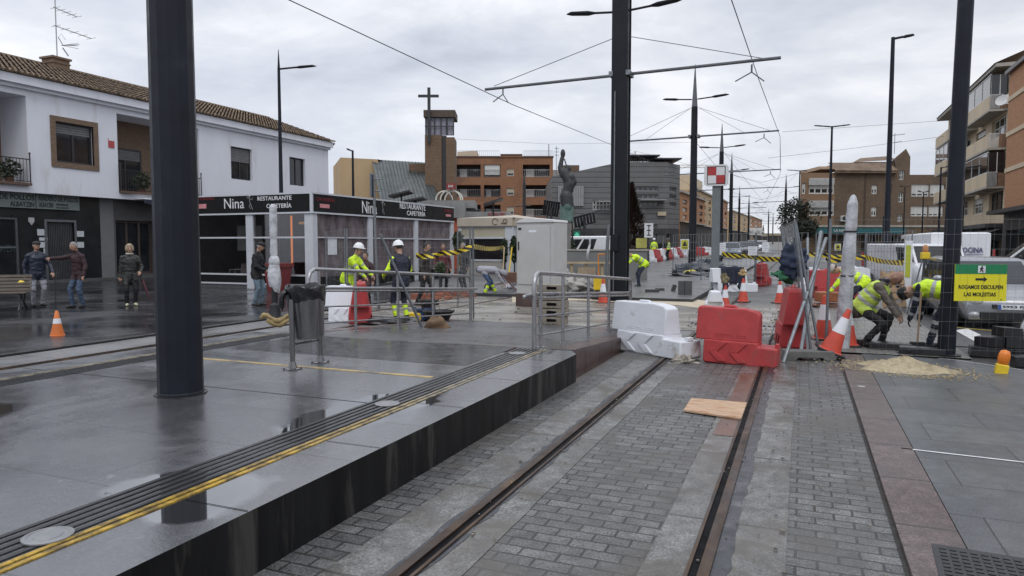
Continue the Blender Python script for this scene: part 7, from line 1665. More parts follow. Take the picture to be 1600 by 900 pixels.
# platform bench on the plaza
q=G(30,490,.03);T=thing('bench','wooden slatted bench with cast iron legs facing the tracks on the plaza','bench',G(-38,488,.03)+Vector((0,.2,0)),YAW+R(90)-R(72));bw=mat('weathered_slats',(.095,.075,.057),.6,0,.25,5,.1,20,.1,stretch=(1,5,5))
mb=MB()
for k in range(4):mb.box(-.95,.95,-.25+.12*k,-.16+.12*k,.44,.475)
mb.build('seat',bw,T,bevel=.006);mb=MB()
for k in range(5):z=.52+.085*k;y=.25+.028*k;mb.cbox((0,y,z),(1.9,.03,.07),rx=R(-18))
mb.build('backrest',bw,T,bevel=.005)
for x in(-.82,.82):
    mb=MB();mb.tube([(x,-.28,.02),(x,-.2,.2),(x,-.05,.3),(x,.12,.2),(x,.3,.02)],.028,6);mb.tube([(x,-.3,.43),(x,.24,.43),(x,.4,.92)],.025,6);mb.tube([(x,-.05,.3),(x,-.08,.43)],.025,6);mb.tube([(x,.12,.2),(x,.2,.43)],.02,6);mb.build('leg',M['black'],T,smooth=50)
lump('leaf_litter',T.matrix_world@Vector((0,0,0)) if 0 else G(33,441,.97),(.06,.05,.03),'small yellow flyer lying on the back of the wooden bench','flyer',M['yellow'],71)
# big grey litter/pedestal between things (rail joint box)
# ================================================================ vehicles
PW=mat('white_car_paint',(.66,.67,.69),.3,0,.03,3,0,0,.06,coat=.6);PS=mat('silver_car_paint',(.27,.28,.295),.3,.6,.05,3,0,0,.06,coat=.6)
LAMP=mat('clear_lamp_glass',(.42,.43,.45),.12,.2,.2,9);TAIL=mat('tail_lamp_red',(.35,.02,.02),.2,0,.2,9)
CG=mat('car_glass',(.022,.025,.028),.06,0,.3,2,spec=.35)
def vehicle(name,label,cat,q,rz_,W_,st,gh,paint,wheels,plate=None,group=None,van=False,sideglass=(0,1),rearglass=True,rear_text=None):
    """st: stations (y,zbottom,zbelt); gh: greenhouse (y_front_base,y_front_top,y_rear_top,y_rear_base,zroof); front is -y"""
    T=thing(name,label,cat,q,rz_,group);w=W_/2;mb=MB();vs=[];n=10
    for (y,zb,zt) in st:
        k=1-.10*max(0,(abs(y-(st[0][0]+st[-1][0])/2)/((st[-1][0]-st[0][0])/2))-.8)/.2 if not van else 1-.04*max(0,(abs(y)/abs(st[0][0]))-.85)/.15
        for (fx,fz) in((-.9,0),(.9,0),(.985,.25),(1,.5),(.985,.8),(.90,1),(-.90,1),(-.985,.8),(-1,.5),(-.985,.25)):vs.append((w*k*fx,y,zb+(zt-zb)*fz))
    m=len(st);mb.add(vs,[(i*n+j,i*n+(j+1)%n,(i+1)*n+(j+1)%n,(i+1)*n+j)[::-1] for i in range(m-1) for j in range(n)]+[tuple(range(n)),tuple(range(m*n-1,(m-1)*n-1,-1))])
    b=mb.build('body',paint,T,smooth=38,bevel=.03)
    y0,y1,y2,y3,zr=gh
    def belt(y):
        for a,c in zip(st,st[1:]):
            if a[0]<=y<=c[0]:return a[2]+(c[2]-a[2])*(y-a[0])/(c[0]-a[0])
        return st[-1][2]
    wr=.80 if not van else .90
    ring=lambda y,z,kx:[(-w*kx,y,z),(w*kx,y,z)]
    B0,B3=belt(y0)-.02,belt(y3)-.02
    vs=[(-w*.89,y0,B0),(w*.89,y0,B0),(-w*wr,y1,zr-.04),(w*wr,y1,zr-.04),(-w*wr,y2,zr-.02),(w*wr,y2,zr-.02),(-w*.89,y3,B3),(w*.89,y3,B3)]
    mid=[(-w*(wr-.12),y1+.12,zr+.01),(w*(wr-.12),y1+.12,zr+.01),(-w*(wr-.12),y2-.1,zr+.03),(w*(wr-.12),y2-.1,zr+.03)]
    mb=MB();mb.add(vs+mid,[(0,1,3,2),(2,3,9,8),(8,9,11,10),(10,11,5,4),(4,5,7,6),(2,8,10,4),(3,5,11,9),(0,2,4,6),(1,7,5,3)]);mb.build('roof',paint,T,smooth=30,bevel=.02)
    def qd(a,b,c,d,s0,s1,t0,t1,off):
        a,b,c,d=map(Vector,(a,b,c,d));L2=lambda s,t:(a.lerp(b,s)).lerp(d.lerp(c,s),t);P4=[L2(s0,t0),L2(s1,t0),L2(s1,t1),L2(s0,t1)];nrm=(P4[1]-P4[0]).cross(P4[3]-P4[0]).normalized()*off
        return [p+nrm for p in P4]
    def glass(nm,a,b,c,d,s0,s1,t0,t1,off=.008):
        P4=qd(a,b,c,d,s0,s1,t0,t1,off);P5=qd(a,b,c,d,s0,s1,t0,t1,-.01);mb=MB();mb.add(P4+P5,[(0,1,2,3),(7,6,5,4),(0,4,5,1),(1,5,6,2),(2,6,7,3),(3,7,4,0)]);mb.build(nm,CG,T)
    glass('windscreen',vs[0],vs[1],vs[3],vs[2],.05,.95,.08,.93)
    if rearglass:glass('rear_window',vs[7],vs[6],vs[4],vs[5],.1,.9,.15,.88)
    for (s0,s1) in sideglass if isinstance(sideglass[0],tuple) else ((.06,.46),(.5,.93)):
        glass('side_window',vs[1],vs[7],vs[5],vs[3],s0,s1,.12,.86);glass('side_window',vs[6],vs[0],vs[2],vs[4],1-s1,1-s0,.12,.86)
    r=wheels[1]
    for y in wheels[0]:
        for s in(-1,1):
            mb=MB(M=Matrix.Translation((s*(w-.1),y,r))@Matrix.Rotation(R(90),4,'Y'));mb.lathe([(r*.6,-.11),(r*.95,-.11),(r,-.08),(r,.08),(r*.95,.11),(r*.6,.11)],20);wh=mb.build('wheel',M['rubber'],T,smooth=40)
            mb=MB(M=Matrix.Translation((s*(w-.1),y,r))@Matrix.Rotation(R(90),4,'Y'));mb.lathe([(.02,-.115),(r*.62,-.112),(r*.62,.112),(.02,.115)],12);mb.build('rim',M['galv'],wh,smooth=30)
            mb=MB();mb.M=Matrix.Translation((s*w*.999,y,r))@Matrix.Rotation(R(90),4,'Y');mb.lathe([(r*1.15,-.012),(r*1.15,.008)],20);mb.build('wheel_arch',M['black'],T)
    yf=st[0][0];zb,zt=st[0][1],st[0][2];z2=st[1][2]
    mb=MB();mb.box(-w*.62,w*.62,yf-.04,yf+.05,zb+.03,zb+.2);mb.build('lower_grille',M['black'],T,bevel=.01)
    for s in(-1,1):
        mb=MB();mb.ell((s*w*.70,yf+.16,zt+.0),(w*.24,.20,.13),14,8);mb.build('headlight',LAMP,T,smooth=60)
        mb=MB();mb.ell((s*w*.74,yf-.005,zb+.13),(.10,.05,.07),10,6);mb.build('fog_lamp',LAMP if not van else M['black'],T,smooth=60)
        mb=MB();mb.box(s*w-.02+(0 if s<0 else 0),s*w+.02,st[-1][0]-.14,st[-1][0]+.02,st[-1][2]-.35,st[-1][2]+(.35 if van else 0));mb.build('tail_light',TAIL,T,bevel=.01)
        mb=MB();mb.ell((s*(w+.10),y0+.45,belt(y0+.5)+.10),(.11,.06,.09),10,6);mb.build('wing_mirror',paint if not van else M['black'],T,smooth=60)
    mb=MB();mb.box(-w*.4,w*.4,yf-.03,yf+.03,zt-.16,zt-.06);mb.build('upper_grille',M['black'],T,bevel=.01)
    if plate:
        for y,s in((yf-.055,-1),):
            mb=MB();mb.box(-.27,.27,y-.008,y+.03,zb+.27,zb+.38);p=mb.build('number_plate',M['wplastic'],T)
            mb=MB();mb.box(-.27,-.22,y-.010,y-.0085,zb+.27,zb+.38);mb.build('plate_band',mat('plate_blue',(.02,.08,.35),.5),p)
            t=text_on('plate_lettering',plate,(0,0,0),(1,0,0),(0,0,1),.44,.075,M['black'],None,.003,.03);t.parent=p;t.location=(-.20,y-.0085,zb+.287)
    return T
q=G(1556,512);carq=Vector((q.x+.05,q.y+1.6,0))
st=[(-2.0,.22,.66),(-1.92,.20,.78),(-1.2,.20,.98),(-.85,.2,1.02),(0,.2,1.04),(1.6,.22,1.06),(2.0,.28,1.0),(2.06,.32,.85)]
vehicle('parked_car','silver people carrier parked nose on behind the yellow notice','car',carq,R(4),1.80,st,(-1.05,-.15,1.5,1.95,1.66),PS,((-1.3,1.25),.31),'5953 FJF').scale=(1,1,.84)
stv=[(-2.7,.28,.95),(-2.6,.25,1.15),(-2.2,.25,1.3),(-1.8,.25,1.4),(2.6,.28,1.45),(2.65,.35,1.4)]
q=DG(1490,24.)
V1=vehicle('white_van','white panel van with dark blue lettering on its rear doors beyond the silver car','van',q+Vector((0,2.7,0)),R(178),2.0,stv,(-2.15,-1.6,2.6,2.64,2.42),PW,((-1.7,1.7),.34),None,van=True,sideglass=((.02,.14),(.0201,.021)),rearglass=False)
V1.location=q+Vector((-.05,2.7,0));V1.scale=(1,1,.84);V1.rotation_euler=(0,0,R(186))
# rear of the van (its +y end after turning faces the camera)
bl_=mat('dark_blue_lettering',(.03,.03,.13),.5)
t=text_on('rear_lettering','FABRICOCINA',(0,0,0),(-1,0,0),(0,0,1),1.22,.22,bl_,None,.004,.02);t.parent=V1;t.location=(.56,2.672,1.62)
t.rotation_euler=(0,0,0)
mb=MB();mb.box(-.68,.1,2.655,2.675,1.55,1.565);mb.build('lettering_underline',bl_,V1)
mb=MB();mb.box(-.006,.006,2.655,2.672,.5,2.35);mb.build('door_gap',M['black'],V1)
mb=MB();mb.box(-.02,.12,2.655,2.70,1.05,1.28);mb.build('door_handle',M['black'],V1)
mb=MB();mb.box(-.9,.9,2.60,2.72,.35,.55);mb.build('rear_bumper',M['black'],V1,bevel=.02)
q=DG(1440,23);V2=vehicle('white_van','white van parked facing the camera between the fences and the thick dark pole','van',q+Vector((.1,2.5,0)),R(14),1.95,stv,(-2.2,-1.75,2.6,2.64,2.15),PW,((-1.7,1.7),.34),None,van=True,sideglass=((.02,.16),(.17,.3)),rearglass=False)
V2.scale=(.90,1,.78)
q=DG(1588,23);V3=vehicle('small_van','small white van seen from its side at the right edge','van',q+Vector((.9,.6,0)),R(-98),1.75,[(-2.1,.25,.75),(-1.95,.22,.9),(-1.3,.22,1.05),(-1.0,.22,1.12),(2.1,.25,1.15),(2.14,.3,1.1)],(-1.15,-.35,2.05,2.12,1.85),PW,((-1.35,1.35),.30),None,van=True,sideglass=((.03,.3),(.301,.302)),rearglass=False)
q=DG(905,40);vehicle('small_van','white van standing behind the low grey wall right of the statue','van',q,R(-75),1.8,[(-2.1,.25,.8),(-1.95,.22,.95),(-1.3,.22,1.1),(-1.0,.22,1.2),(2.1,.25,1.25),(2.14,.3,1.2)],(-1.25,-.5,2.05,2.12,2.0),PW,((-1.35,1.35),.30),None,van=True,sideglass=((.03,.3),(.34,.6)),rearglass=False)
q=DG(930,46);vehicle('parked_car','pale car parked right of the white van behind the low grey wall','car',q,R(-70),1.75,st,(-1.05,-.15,1.5,1.95,1.55),PW,((-1.3,1.25),.30))
cb=mat('dark_car_paint',(.03,.035,.045),.3,.2,.1,3,coat=.6);cbl=mat('blue_grey_car_paint',(.10,.13,.17),.3,.3,.1,3,coat=.6)
for (u,d,p_,l) in((1142,62,cbl,'far blue grey car on the street behind the taped fence'),(1167,70,cb,'far dark car on the street behind the square notice'),(1190,90,PW,'far pale car in the middle of the street'),(1176,110,cbl,'farthest blue grey car down the street')):
    vehicle('parked_car',l,'car',DG(u,d),R(8),1.75,st,(-1.05,-.15,1.5,1.95,1.5),p_,((-1.3,1.25),.30))
# road paint
wp=mat('white_road_paint',(.60,.60,.59),.55,0,.1,6,0,0,.1,dirt=(.30,.30,.29),dsc=3,dth=.6)
mb=MB()
for (pa,pb_,pc_,pd_) in(((1492,516),(1512,513),(1556,535),(1528,536)),((1560,520),(1578,519),(1640,540),(1612,545))):
    mb.quad(*[G(*p_,.006) for p_ in(pd_,pc_,pb_,pa)])
struct('crossing_stripes',mb,wp)
mb=MB();a=G(1490,511,.006);b=G(1600,521,.006);d=(b-a);n_=Vector((-d.y,d.x,0)).normalized()*.05;mb.quad(a-n_,b+d-n_,b+d+n_,a+n_);struct('yellow_line',mb,mat('yellow_road_paint',(.55,.42,.10),.5))
# grey route sign left of the chequered sign, far small signs
q=DG(1013,45);T=thing('direction_sign','white square sign with black marks on a dark post behind the bending worker','sign',q,YAW);h=D(1013,360,45).z-q.z
mb=MB();mb.tube([(0,0,0),(0,0,h+.5)],.06,6);mb.build('post',M['frame'],T);mb=MB();mb.box(-.28,.28,-.1,-.07,h-.46,h+.46);sp2=mb.build('sign_plate',sgm,T);mb=MB()
for x in(.0,):
    mb.box(-.03,.03,-.108,-.1005,h-.35,h+.35)
for z in(-.3,0,.3):mb.box(-.13,-.031,-.108,-.1005,h+z-.03,h+z+.03);mb.box(.031,.13,-.108,-.1005,h+z-.03,h+z+.03)
mb.build('sign_mark',M['black'],sp2)
q=DG(1002,46);T=thing('yellow_sign','small pale yellow notice board beside the brown conifer','sign',q,YAW);h=D(1002,380,46).z-q.z
mb=MB();mb.tube([(-.25,0,0),(-.25,0,h)],.03,5);mb.tube([(.25,0,0),(.25,0,h)],.03,5);mb.build('post',M['galv'],T);mb=MB();mb.box(-.35,.35,-.06,-.03,h-.32,h+.32);mb.build('board',mat('pale_yellow_board',(.50,.47,.12),.6),T)
# drain cover and kerb marker in the right foreground
q=G(1555,885,.03);T=thing('drain_cover','dark cast iron drain cover set in the slabs at the bottom right corner','cover',q,R(-4))
CI=mat('cast_iron',(.03,.032,.035),.4,.3,.3,8,0,0,.1)
mb=MB();mb.box(-.27,.55,-.26,.17,-.002,.006);mb.build('plate',CI,T,bevel=.002);mb=MB()
for i in range(16):
    for j in range(8):x=-.24+i*.048;y=-.235+j*.048;mb.box(x,x+.032,y,y+.018 if (i+j)%2 else y+.032,.0062,.010)
mb.build('tread_pattern',CI,T)
q=G(1346,604,.03);mb=MB();mb.lathe([(.045,0),(.045,.004),(.03,.005)],18,q);tag(mb.build('survey_disc',mat('pale_disc',(.33,.31,.29),.5),at=q),'small pale round disc set in the red kerb near the sand heap','disc')

for (pp_,l) in (([D(985,38,22),D(1200,98,22.)],0),):pass
for i,(a,b,c,l) in enumerate(((D(1126,232,54),D(1180,300,72),D(1200,322,100),'thin span wire running down the street right of the third mast'),(D(1082,216,38),D(1126,268,54),D(1141,292,72),'thin feeder cable linking the mast heads down the street'),(D(1247,268,95),D(1220,300,120),D(1205,330,170),'thin cable from the double arm lamp towards the far masts'),(D(1126,268,54),D(1190,285,60),D(1260,268,58),'cross wire reaching from the third mast to the right kerb'),(D(1141,300,72),D(1190,312,74),D(1247,300,76),'far cross wire in front of the dark round tree'))):
    wire([a,b,c],l,.011,'cable')
# ================================================================ people
SKIN=mat('skin',(.42,.25,.18),.55,0,.08,8);SKIN2=mat('tanned_skin',(.30,.16,.11),.55,0,.08,8)
HIV=mat('hi_vis_yellow',(.62,.88,.02),.6,0,.10,4,.5,14,.1);HIV2=mat('hi_vis_lime',(.52,.68,.10),.6,0,.12,4,.5,14,.1);REF=mat('reflective_tape',(.36,.37,.38),.4,0,.1,6)
DNV=mat('dark_navy_workwear',(.014,.018,.034),.75,0,.3,5,.5,16,.1);BLKC=mat('black_cloth',(.012,.012,.014),.75,0,.3,5,.5,16,.1);DENIM=mat('blue_denim',(.055,.085,.14),.8,0,.3,5,.5,20,.1)
GREYT=mat('pale_grey_trousers',(.27,.28,.31),.8,0,.15,5,.4,16,.1);SHOE=mat('dark_shoe',(.02,.018,.016),.5,0,.2,6);WSHOE=mat('cream_shoe',(.6,.58,.42),.5,0,.1,6)
HAIRG=mat('grey_hair',(.25,.24,.23),.7,0,.3,20,.5,80);HAIRD=mat('dark_hair',(.02,.015,.012),.6,0,.3,20,.5,80);HELM=mat('white_helmet',(.78,.79,.80),.35,0,.03,4)
def ik(a,t,l1,l2,pole):
    a=Vector(a);t=Vector(t);d=t-a;L_=d.length
    if L_>(l1+l2)*.995:t=a+d*((l1+l2)*.995/L_);d=t-a;L_=d.length
    x=(l1*l1-l2*l2+L_*L_)/(2*L_);h=math.sqrt(max(0,l1*l1-x*x));u=d/L_;p=Vector(pole);p=(p-u*p.dot(u)).normalized()
    return a+u*x+p*h,t
from mathutils import noise as mn2
def person(label,pos,face,top,legs,lean=0.,hands=(None,None),feet=((.10,.0),(-.10,.0)),drop=0.,look=0.,hp=None,skin=None,shoe=None,hair=None,head='hair',headm=None,girth=1.,h=1.,vest=None,bands=False,legband=None,hem=.12,sleeve=None,scarf=None,vox=.0115,glove=None,brim=True,twist=0.,belt=None):
    ofs=len(label)*1.7+pos[0];skin=skin or SKIN;shoe=shoe or SHOE;f=Vector(face);rz_=math.atan2(f.x,-f.y)
    T=thing('person',label,'person',pos,rz_);T.scale=(h,h,h)
    l=R(lean);d=Vector((0,-math.sin(l),math.cos(l)));fx=Matrix.Rotation(l,4,'X');back=Vector((0,math.cos(l),math.sin(l)))
    pel=Vector((0,math.sin(l)*.22,.93-drop));nb=pel+d*.53
    Mt=Matrix.Rotation(R(twist),4,d)
    X=(Mt@Vector((1,0,0)))
    P=[] # (label, a, b, ra, rb)
    mb=MB()
    def c(lab,a,b,ra,rb,n=12):
        a=Vector(a);b=Vector(b);cap(mb,a,b,ra,rb,n);P.append((lab,a,b,ra,rb))
    def e(lab,cn,r,M_=None):
        cn=Vector(cn);mb.ell(cn,r,16,10,M=M_);ax=max(range(3),key=lambda i:r[i]);v=Vector((0,0,0));v[ax]=r[ax]*.5
        if M_ is not None:v=M_@v
        P.append((lab,cn-v,cn+v,sorted(r)[1]*.9,sorted(r)[1]*.9))
    Mr=Mt@fx;g=girth
    e('top',pel+d*.02-d*hem*.3,(.172*g,.130*g,.15+hem*.5),Mr);e('top',pel+d*.11,(.168*g,.128*g,.18),Mr);e('top',pel+d*.20,(.168*g,.128*g,.18),Mr);e('top',pel+d*.33,(.178*g,.130*g,.19),Mr);sg=g**.5
    for s in(-1,1):c('top',pel+d*.50+X*s*.03,pel+d*.440+X*s*.15*sg,.060*sg,.062*sg)
    e('legs',pel-Vector((0,0,.03)),(.165*g,.12*g,.12))
    # head
    hl=R(lean*.55 if hp is None else hp);hd=Vector((0,-math.sin(hl),math.cos(hl)));Mh=Matrix.Rotation(R(look),4,'Z')@Matrix.Rotation(hl,4,'X')
    c('skin',nb-d*.03,nb+hd*.08,.058,.054);hc=nb+hd*.175+(Mh@Vector((0,-.025,0)))
    HM=Matrix.Translation(hc)@Mh
    e('skin',hc,(.077,.095,.115),Mh);e('skin',HM@Vector((0,-.03,-.055)),(.056,.062,.062),Mh);c('skin',HM@Vector((0,-.092,.012)),HM@Vector((0,-.113,-.022)),.012,.016,8)
    for s in(-1,1):e('skin',HM@Vector((s*.078,.008,-.005)),(.012,.022,.034),Mh)
    # arms
    for k,s in enumerate((1,-1)):
        sh=pel+d*.435+X*s*.165*sg;tg=hands[k]
        if tg is None:tg=sh+Vector((s*.10,-.04,-.50))
        pole=Vector((s*.5,.6,-.2)) if lean<30 else Vector((s*.7,.3,.2))
        el,wr=ik(sh,Vector(tg),.285,.25,pole)
        c('sleeve',sh,el,.066*g,.053);c('sleeve',el,wr,.053,.043)
        u=(wr-el).normalized();sd=u.cross(Vector((0,1,0)) if abs(u.y)<.9 else Vector((1,0,0))).normalized();nn=u.cross(sd).normalized()
        c('hand',wr,wr+u*.03,.030,.030,8)
        for j,(o,ln) in enumerate(((-.027,.062),(-.009,.072),(.009,.068),(.026,.052))):
            b0=wr+u*.025+sd*o;k1=b0+u*.06;k2=k1+u*ln*.5-nn*.018;k3=k2+u*ln*.28-nn*.03
            c('hand',b0,k1,.014,.0115,6);c('hand',k1,k2,.0110,.0100,6);c('hand',k2,k3,.0100,.0088,6)
        tb=wr+u*.02-sd*.026;c('hand',tb,tb+u*.035-sd*.032-nn*.01,.014,.011,6);c('hand',tb+u*.035-sd*.032-nn*.01,tb+u*.062-sd*.036-nn*.03,.011,.009,6)
    # legs
    for k,s in enumerate((1,-1)):
        hj=pel+Vector((s*.09*g,0,-.03));fo=Vector((feet[k][0],feet[k][1],.085+(feet[k][2] if len(feet[k])>2 else 0)))
        kn,an=ik(hj,fo,.435,.42,(s*.15,-1,0))
        c('legs',hj,kn,.092*g,.066);c('shin',kn,an,.066,.052)
        yaw=R(feet[k][3] if len(feet[k])>3 else s*10);td=Vector((math.sin(yaw),-math.cos(yaw),0))
        c('shoe',an+Vector((0,0,-.035))-td*.04,an+Vector((0,0,-.043))+td*.14,.046,.038,10)
    me=remesh(mb,vox,5);n=len(me.polygons);ct=np.empty(n*3);me.polygons.foreach_get('center',ct);ct=ct.reshape(-1,3)
    best=np.full(n,1e9);lab=np.zeros(n,int);tt=np.zeros(n);names=['top','sleeve','legs','shin','skin','hand','shoe']
    for (nm,a,b,ra,rb) in P:
        a_=np.array(a);ab=np.array(b)-a_;q=max(1e-9,ab@ab);t=np.clip(((ct-a_)@ab)/q,0,1);dist=np.linalg.norm(ct-(a_+t[:,None]*ab),axis=1)-(ra+(rb-ra)*t)
        if nm=='top':dist-=.012
        m=dist<best;best[m]=dist[m];lab[m]=names.index(nm);tt[m]=t[m]
    rel=ct-np.array(pel);spp=rel@np.array(d);hl_=-(.07+hem*.85)+.012*np.sin(ct[:,0]*30+ct[:,1]*25);perp=np.linalg.norm(rel-spp[:,None]*np.array(d),axis=1)
    lab[(lab==2)&(spp>hl_)&(perp<.21*g)]=0;lab[(lab==0)&(spp<hl_)]=2
    nv_=len(me.vertices);co_=np.empty(nv_*3);no_=np.empty(nv_*3);me.vertices.foreach_get('co',co_);me.vertices.foreach_get('normal',no_);co_=co_.reshape(-1,3);no_=no_.reshape(-1,3)
    lv=np.empty(len(me.loops),int);me.loops.foreach_get('vertex_index',lv);lt=np.empty(n,int);me.polygons.foreach_get('loop_total',lt);vl=np.zeros(nv_,int);vl[lv]=np.repeat(lab,lt)
    for q_ in np.where(vl<4)[0]:
        x_,y_,z_=co_[q_];co_[q_]+=no_[q_]*(mn2.noise((x_*7+ofs,y_*7,z_*15))*.012+mn2.noise((x_*17,y_*17+ofs,z_*30))*.006)
    me.vertices.foreach_set('co',co_.ravel());me.update()
    mats=[top,sleeve or top,legs,legs,skin,glove or skin,shoe,REF,HIV]
    mi=lab.copy();dn=np.array(d);sp_=(ct-np.array(pel))@dn
    if bands:
        m=(lab==0)&(((sp_>.10)&(sp_<.155))|((sp_>.24)&(sp_<.295)));mi[m]=7;m=(lab==1)&(tt>.55)&(tt<.75);mi[m]=7
    if legband=='hiv':
        m=(lab==3)&(tt>.30)&(tt<.9);mi[m]=8;m=(lab==3)&(tt>.5)&(tt<.62);mi[m]=7
    if legband=='ref':
        m=(lab==3)&(((tt>.10)&(tt<.24))|((tt>.42)&(tt<.56)));mi[m]=7
    for x in mats:me.materials.append(x)
    me.polygons.foreach_set('material_index',mi.astype(np.int32));me.polygons.foreach_set('use_smooth',[True]*n);me.update()
    ob=bpy.data.objects.new('body',me);COL.objects.link(ob);ob.parent=T
    if vest is not None:
        nv=len(me.vertices);co=np.empty(nv*3);me.vertices.foreach_get('co',co);co=co.reshape(-1,3);no=np.empty(nv*3);me.vertices.foreach_get('normal',no);no=no.reshape(-1,3)
        xs_=np.abs((ct-np.array(pel))@np.array(X))
        sel=np.where((lab==0)&(sp_>-.06)&(sp_<.50)&~((sp_>.36)&(xs_>.17*g)))[0]
        used={};vv=[];ff=[];ms=[]
        for i in sel:
            pv=list(me.polygons[i].vertices);f_=[]
            for v in pv:
                if v not in used:used[v]=len(vv);vv.append(tuple(co[v]+no[v]*.013))
                f_.append(used[v])
            ff.append(f_);a=sp_[i];x=(ct[i]-np.array(pel))@np.array(X);ms.append(1 if (.09<a<.145 or (.23<a<.285) or (vest[1] and .05<abs(x)<.10 and a>.285)) else 0)
        m2=bpy.data.meshes.new('vest');m2.from_pydata(vv,[],ff);m2.materials.append(vest[0]);m2.materials.append(REF);m2.polygons.foreach_set('material_index',ms);m2.polygons.foreach_set('use_smooth',[True]*len(ff));m2.update()
        o=bpy.data.objects.new('vest',m2);COL.objects.link(o);o.parent=T;s=o.modifiers.new('s','SOLIDIFY');s.thickness=.006
    def hshell(nm,m_,r,clip,dz=0,inner=.80):
        hb=MB();hb.M=HM;hb.ell((0,.006,dz),r,22,14);Mi=HM.inverted()
        for i,v in enumerate(hb.v):
            p=Mi@v
            if clip(p):
                p=Vector((p.x*inner,p.y*inner,p.z*inner));hb.v[i]=HM@p
        hb.build(nm,m_,T,smooth=80)
    if head in('hair','long'):
        low=-.03 if head=='hair' else -.10
        hshell('hair',headm or HAIRD,(.086,.104,.124),lambda p:(p.y<-.035 and p.z<.055) or p.z<low or (p.y<.0 and p.z<.0))
    elif head=='bald':pass
    elif head=='hood':
        hshell('hood',headm,(.115,.125,.15),lambda p:(p.y<-.04 and abs(p.x)<.085 and -.1<p.z<.085),0,.6)
    elif head in('helmet','cap','flatcap','beanie'):
        if headm is None:headm=HELM
        hshell('hair',hair or HAIRD,(.083,.101,.118),lambda p:(p.y<-.03 and p.z<.06) or p.z<-.05)
        hb=MB();hb.M=HM@Matrix.Translation((0,.0,.045 if head!='helmet' else .05))@Matrix.Rotation(R(-6),4,'X')
        if head=='helmet':
            hb.lathe([(.108,0),(.122,-.004),(.112,.012),(.104,.05),(.08,.095),(.04,.115),(.0,.12)],20,sy=1.2);hb.tube([(0,.11,.04),(0,.05,.113),(0,-.05,.113),(0,-.115,.04)],.016,6);hb.prism([(-.075,-.10),(-.05,-.165),(.05,-.165),(.075,-.10)],'z',-.008,.004)
        elif head=='beanie':hb.lathe([(.088,-.03),(.09,.0),(.085,.05),(.05,.085),(0,.095)],18,sy=1.2)
        else:
            hb.lathe([(.086,-.012),(.092,.0),(.094,.03),(.075,.06),(.03,.075),(0,.077)],18,sy=1.22)
            hb.prism([(-.065,-.09),(-.05,-.165),(0,-.18),(.05,-.165),(.065,-.09)],'z',-.012,-.002)
        hb.build({'helmet':'helmet','beanie':'beanie'}.get(head,'cap'),headm,T,smooth=40)
    for s in(-1,1):
        hb=MB();hb.M=HM;hb.ell((s*.030,-.086,.012),(.011,.006,.006),8,6);hb.build('eye',M['black'],T)
        hb=MB();hb.M=HM;hb.ell((s*.031,-.088,.030),(.018,.006,.005),8,6);hb.build('eyebrow',hair or (HAIRG if headm is HAIRG else HAIRD),T)
    hb=MB();hb.M=HM;hb.ell((0,-.089,-.055),(.022,.006,.006),8,6);hb.build('mouth',mat('lip',(.26,.09,.075),.5) if 'lip' not in bpy.data.materials else bpy.data.materials['lip'],T)
    if scarf:
        hb=MB();hb.tube([nb+Vector((.075*math.cos(k*.524),.07*math.sin(k*.524),.03)) for k in range(13)],.03,8);hb.build('scarf',scarf,T,smooth=60)
    T['_x']=0;del T['_x']
    T.update_tag();return T
def tocam(p):return Vector((-p.x,-p.y,0)).normalized()
def loc(T,v):
    m=Matrix.Translation(T.location)@Matrix.Rotation(T.rotation_euler.z,4,'Z')@Matrix.Scale(T.scale[0],4);return m@Vector(v)
PUFF=mat('navy_puffer',(.012,.018,.036),.45,0,.25,3,.9,9,.1,stretch=(.3,.3,3.))
q=G(60,479,.03);A_=person('elderly man in a navy padded jacket and dark cap, with a cane, beside the bench',q,tocam(q)+VU*.35,PUFF,GREYT,2,hands=((.30,-.22,.92),(-.27,.0,.86)),head='flatcap',headm=mat('dark_cap',(.03,.03,.032),.8),hair=HAIRG,girth=1.16,hem=.16,look=8,feet=((.10,0),(-.10,.03)))
T=thing('walking_cane','dark walking cane held by the man in the navy padded jacket','cane',loc(A_,(.33,-.30,0)));mb=MB();mb.tube([(0,0,0),(-.02,.03,.86),(-.02,.06,.9),(-.02,.12,.9)],.011,6);mb.build('shaft',M['frame'],T)
q=G(124,481,.03);person('grey haired man in maroon jacket and jeans with a hand on his neighbours shoulder',q,tocam(q)-VU*.75,mat('maroon_jacket',(.035,.014,.018),.7,0,.25,5,.5,14),DENIM,6,hands=((.27,-.1,.86),(-.32,-.52,1.30)),head='hair',headm=HAIRG,hair=HAIRG,look=0,hp=18,girth=1.0,hem=.12,feet=((.11,.02),(-.11,-.10)))
q=G(205,478,.03);WO=person('older woman in a dark padded coat with a fur edged hood and black trousers',q,tocam(q)+VU*.15,mat('dark_green_coat',(.022,.024,.022),.55,0,.25,4,.7,12),BLKC,1,hands=((.23,-.22,.98),(-.25,-.02,.80)),head='hood',headm=mat('beige_fur',(.34,.27,.19),.9,0,.3,20,.8,60),girth=1.18,h=.95,hem=.26,shoe=WSHOE,scarf=mat('pale_scarf',(.45,.40,.36),.8),feet=((.10,0),(-.10,0)))
T=thing('umbrella','folded dark red umbrella held by the woman in the dark coat','umbrella',loc(WO,(.26,-.16,.82)));mb=MB();b=VU*.24+Vector((0,0,-.66));mb.tube([(0,0,0),b*.12,b*.75,b],[.012,.035,.028,.006],8);mb.build('canopy',mat('dark_red_umbrella',(.07,.015,.022),.6),T,smooth=60);mb=MB();mb.tube([-b*.12,(0,0,0)],.012,6);mb.build('handle',M['black'],T)
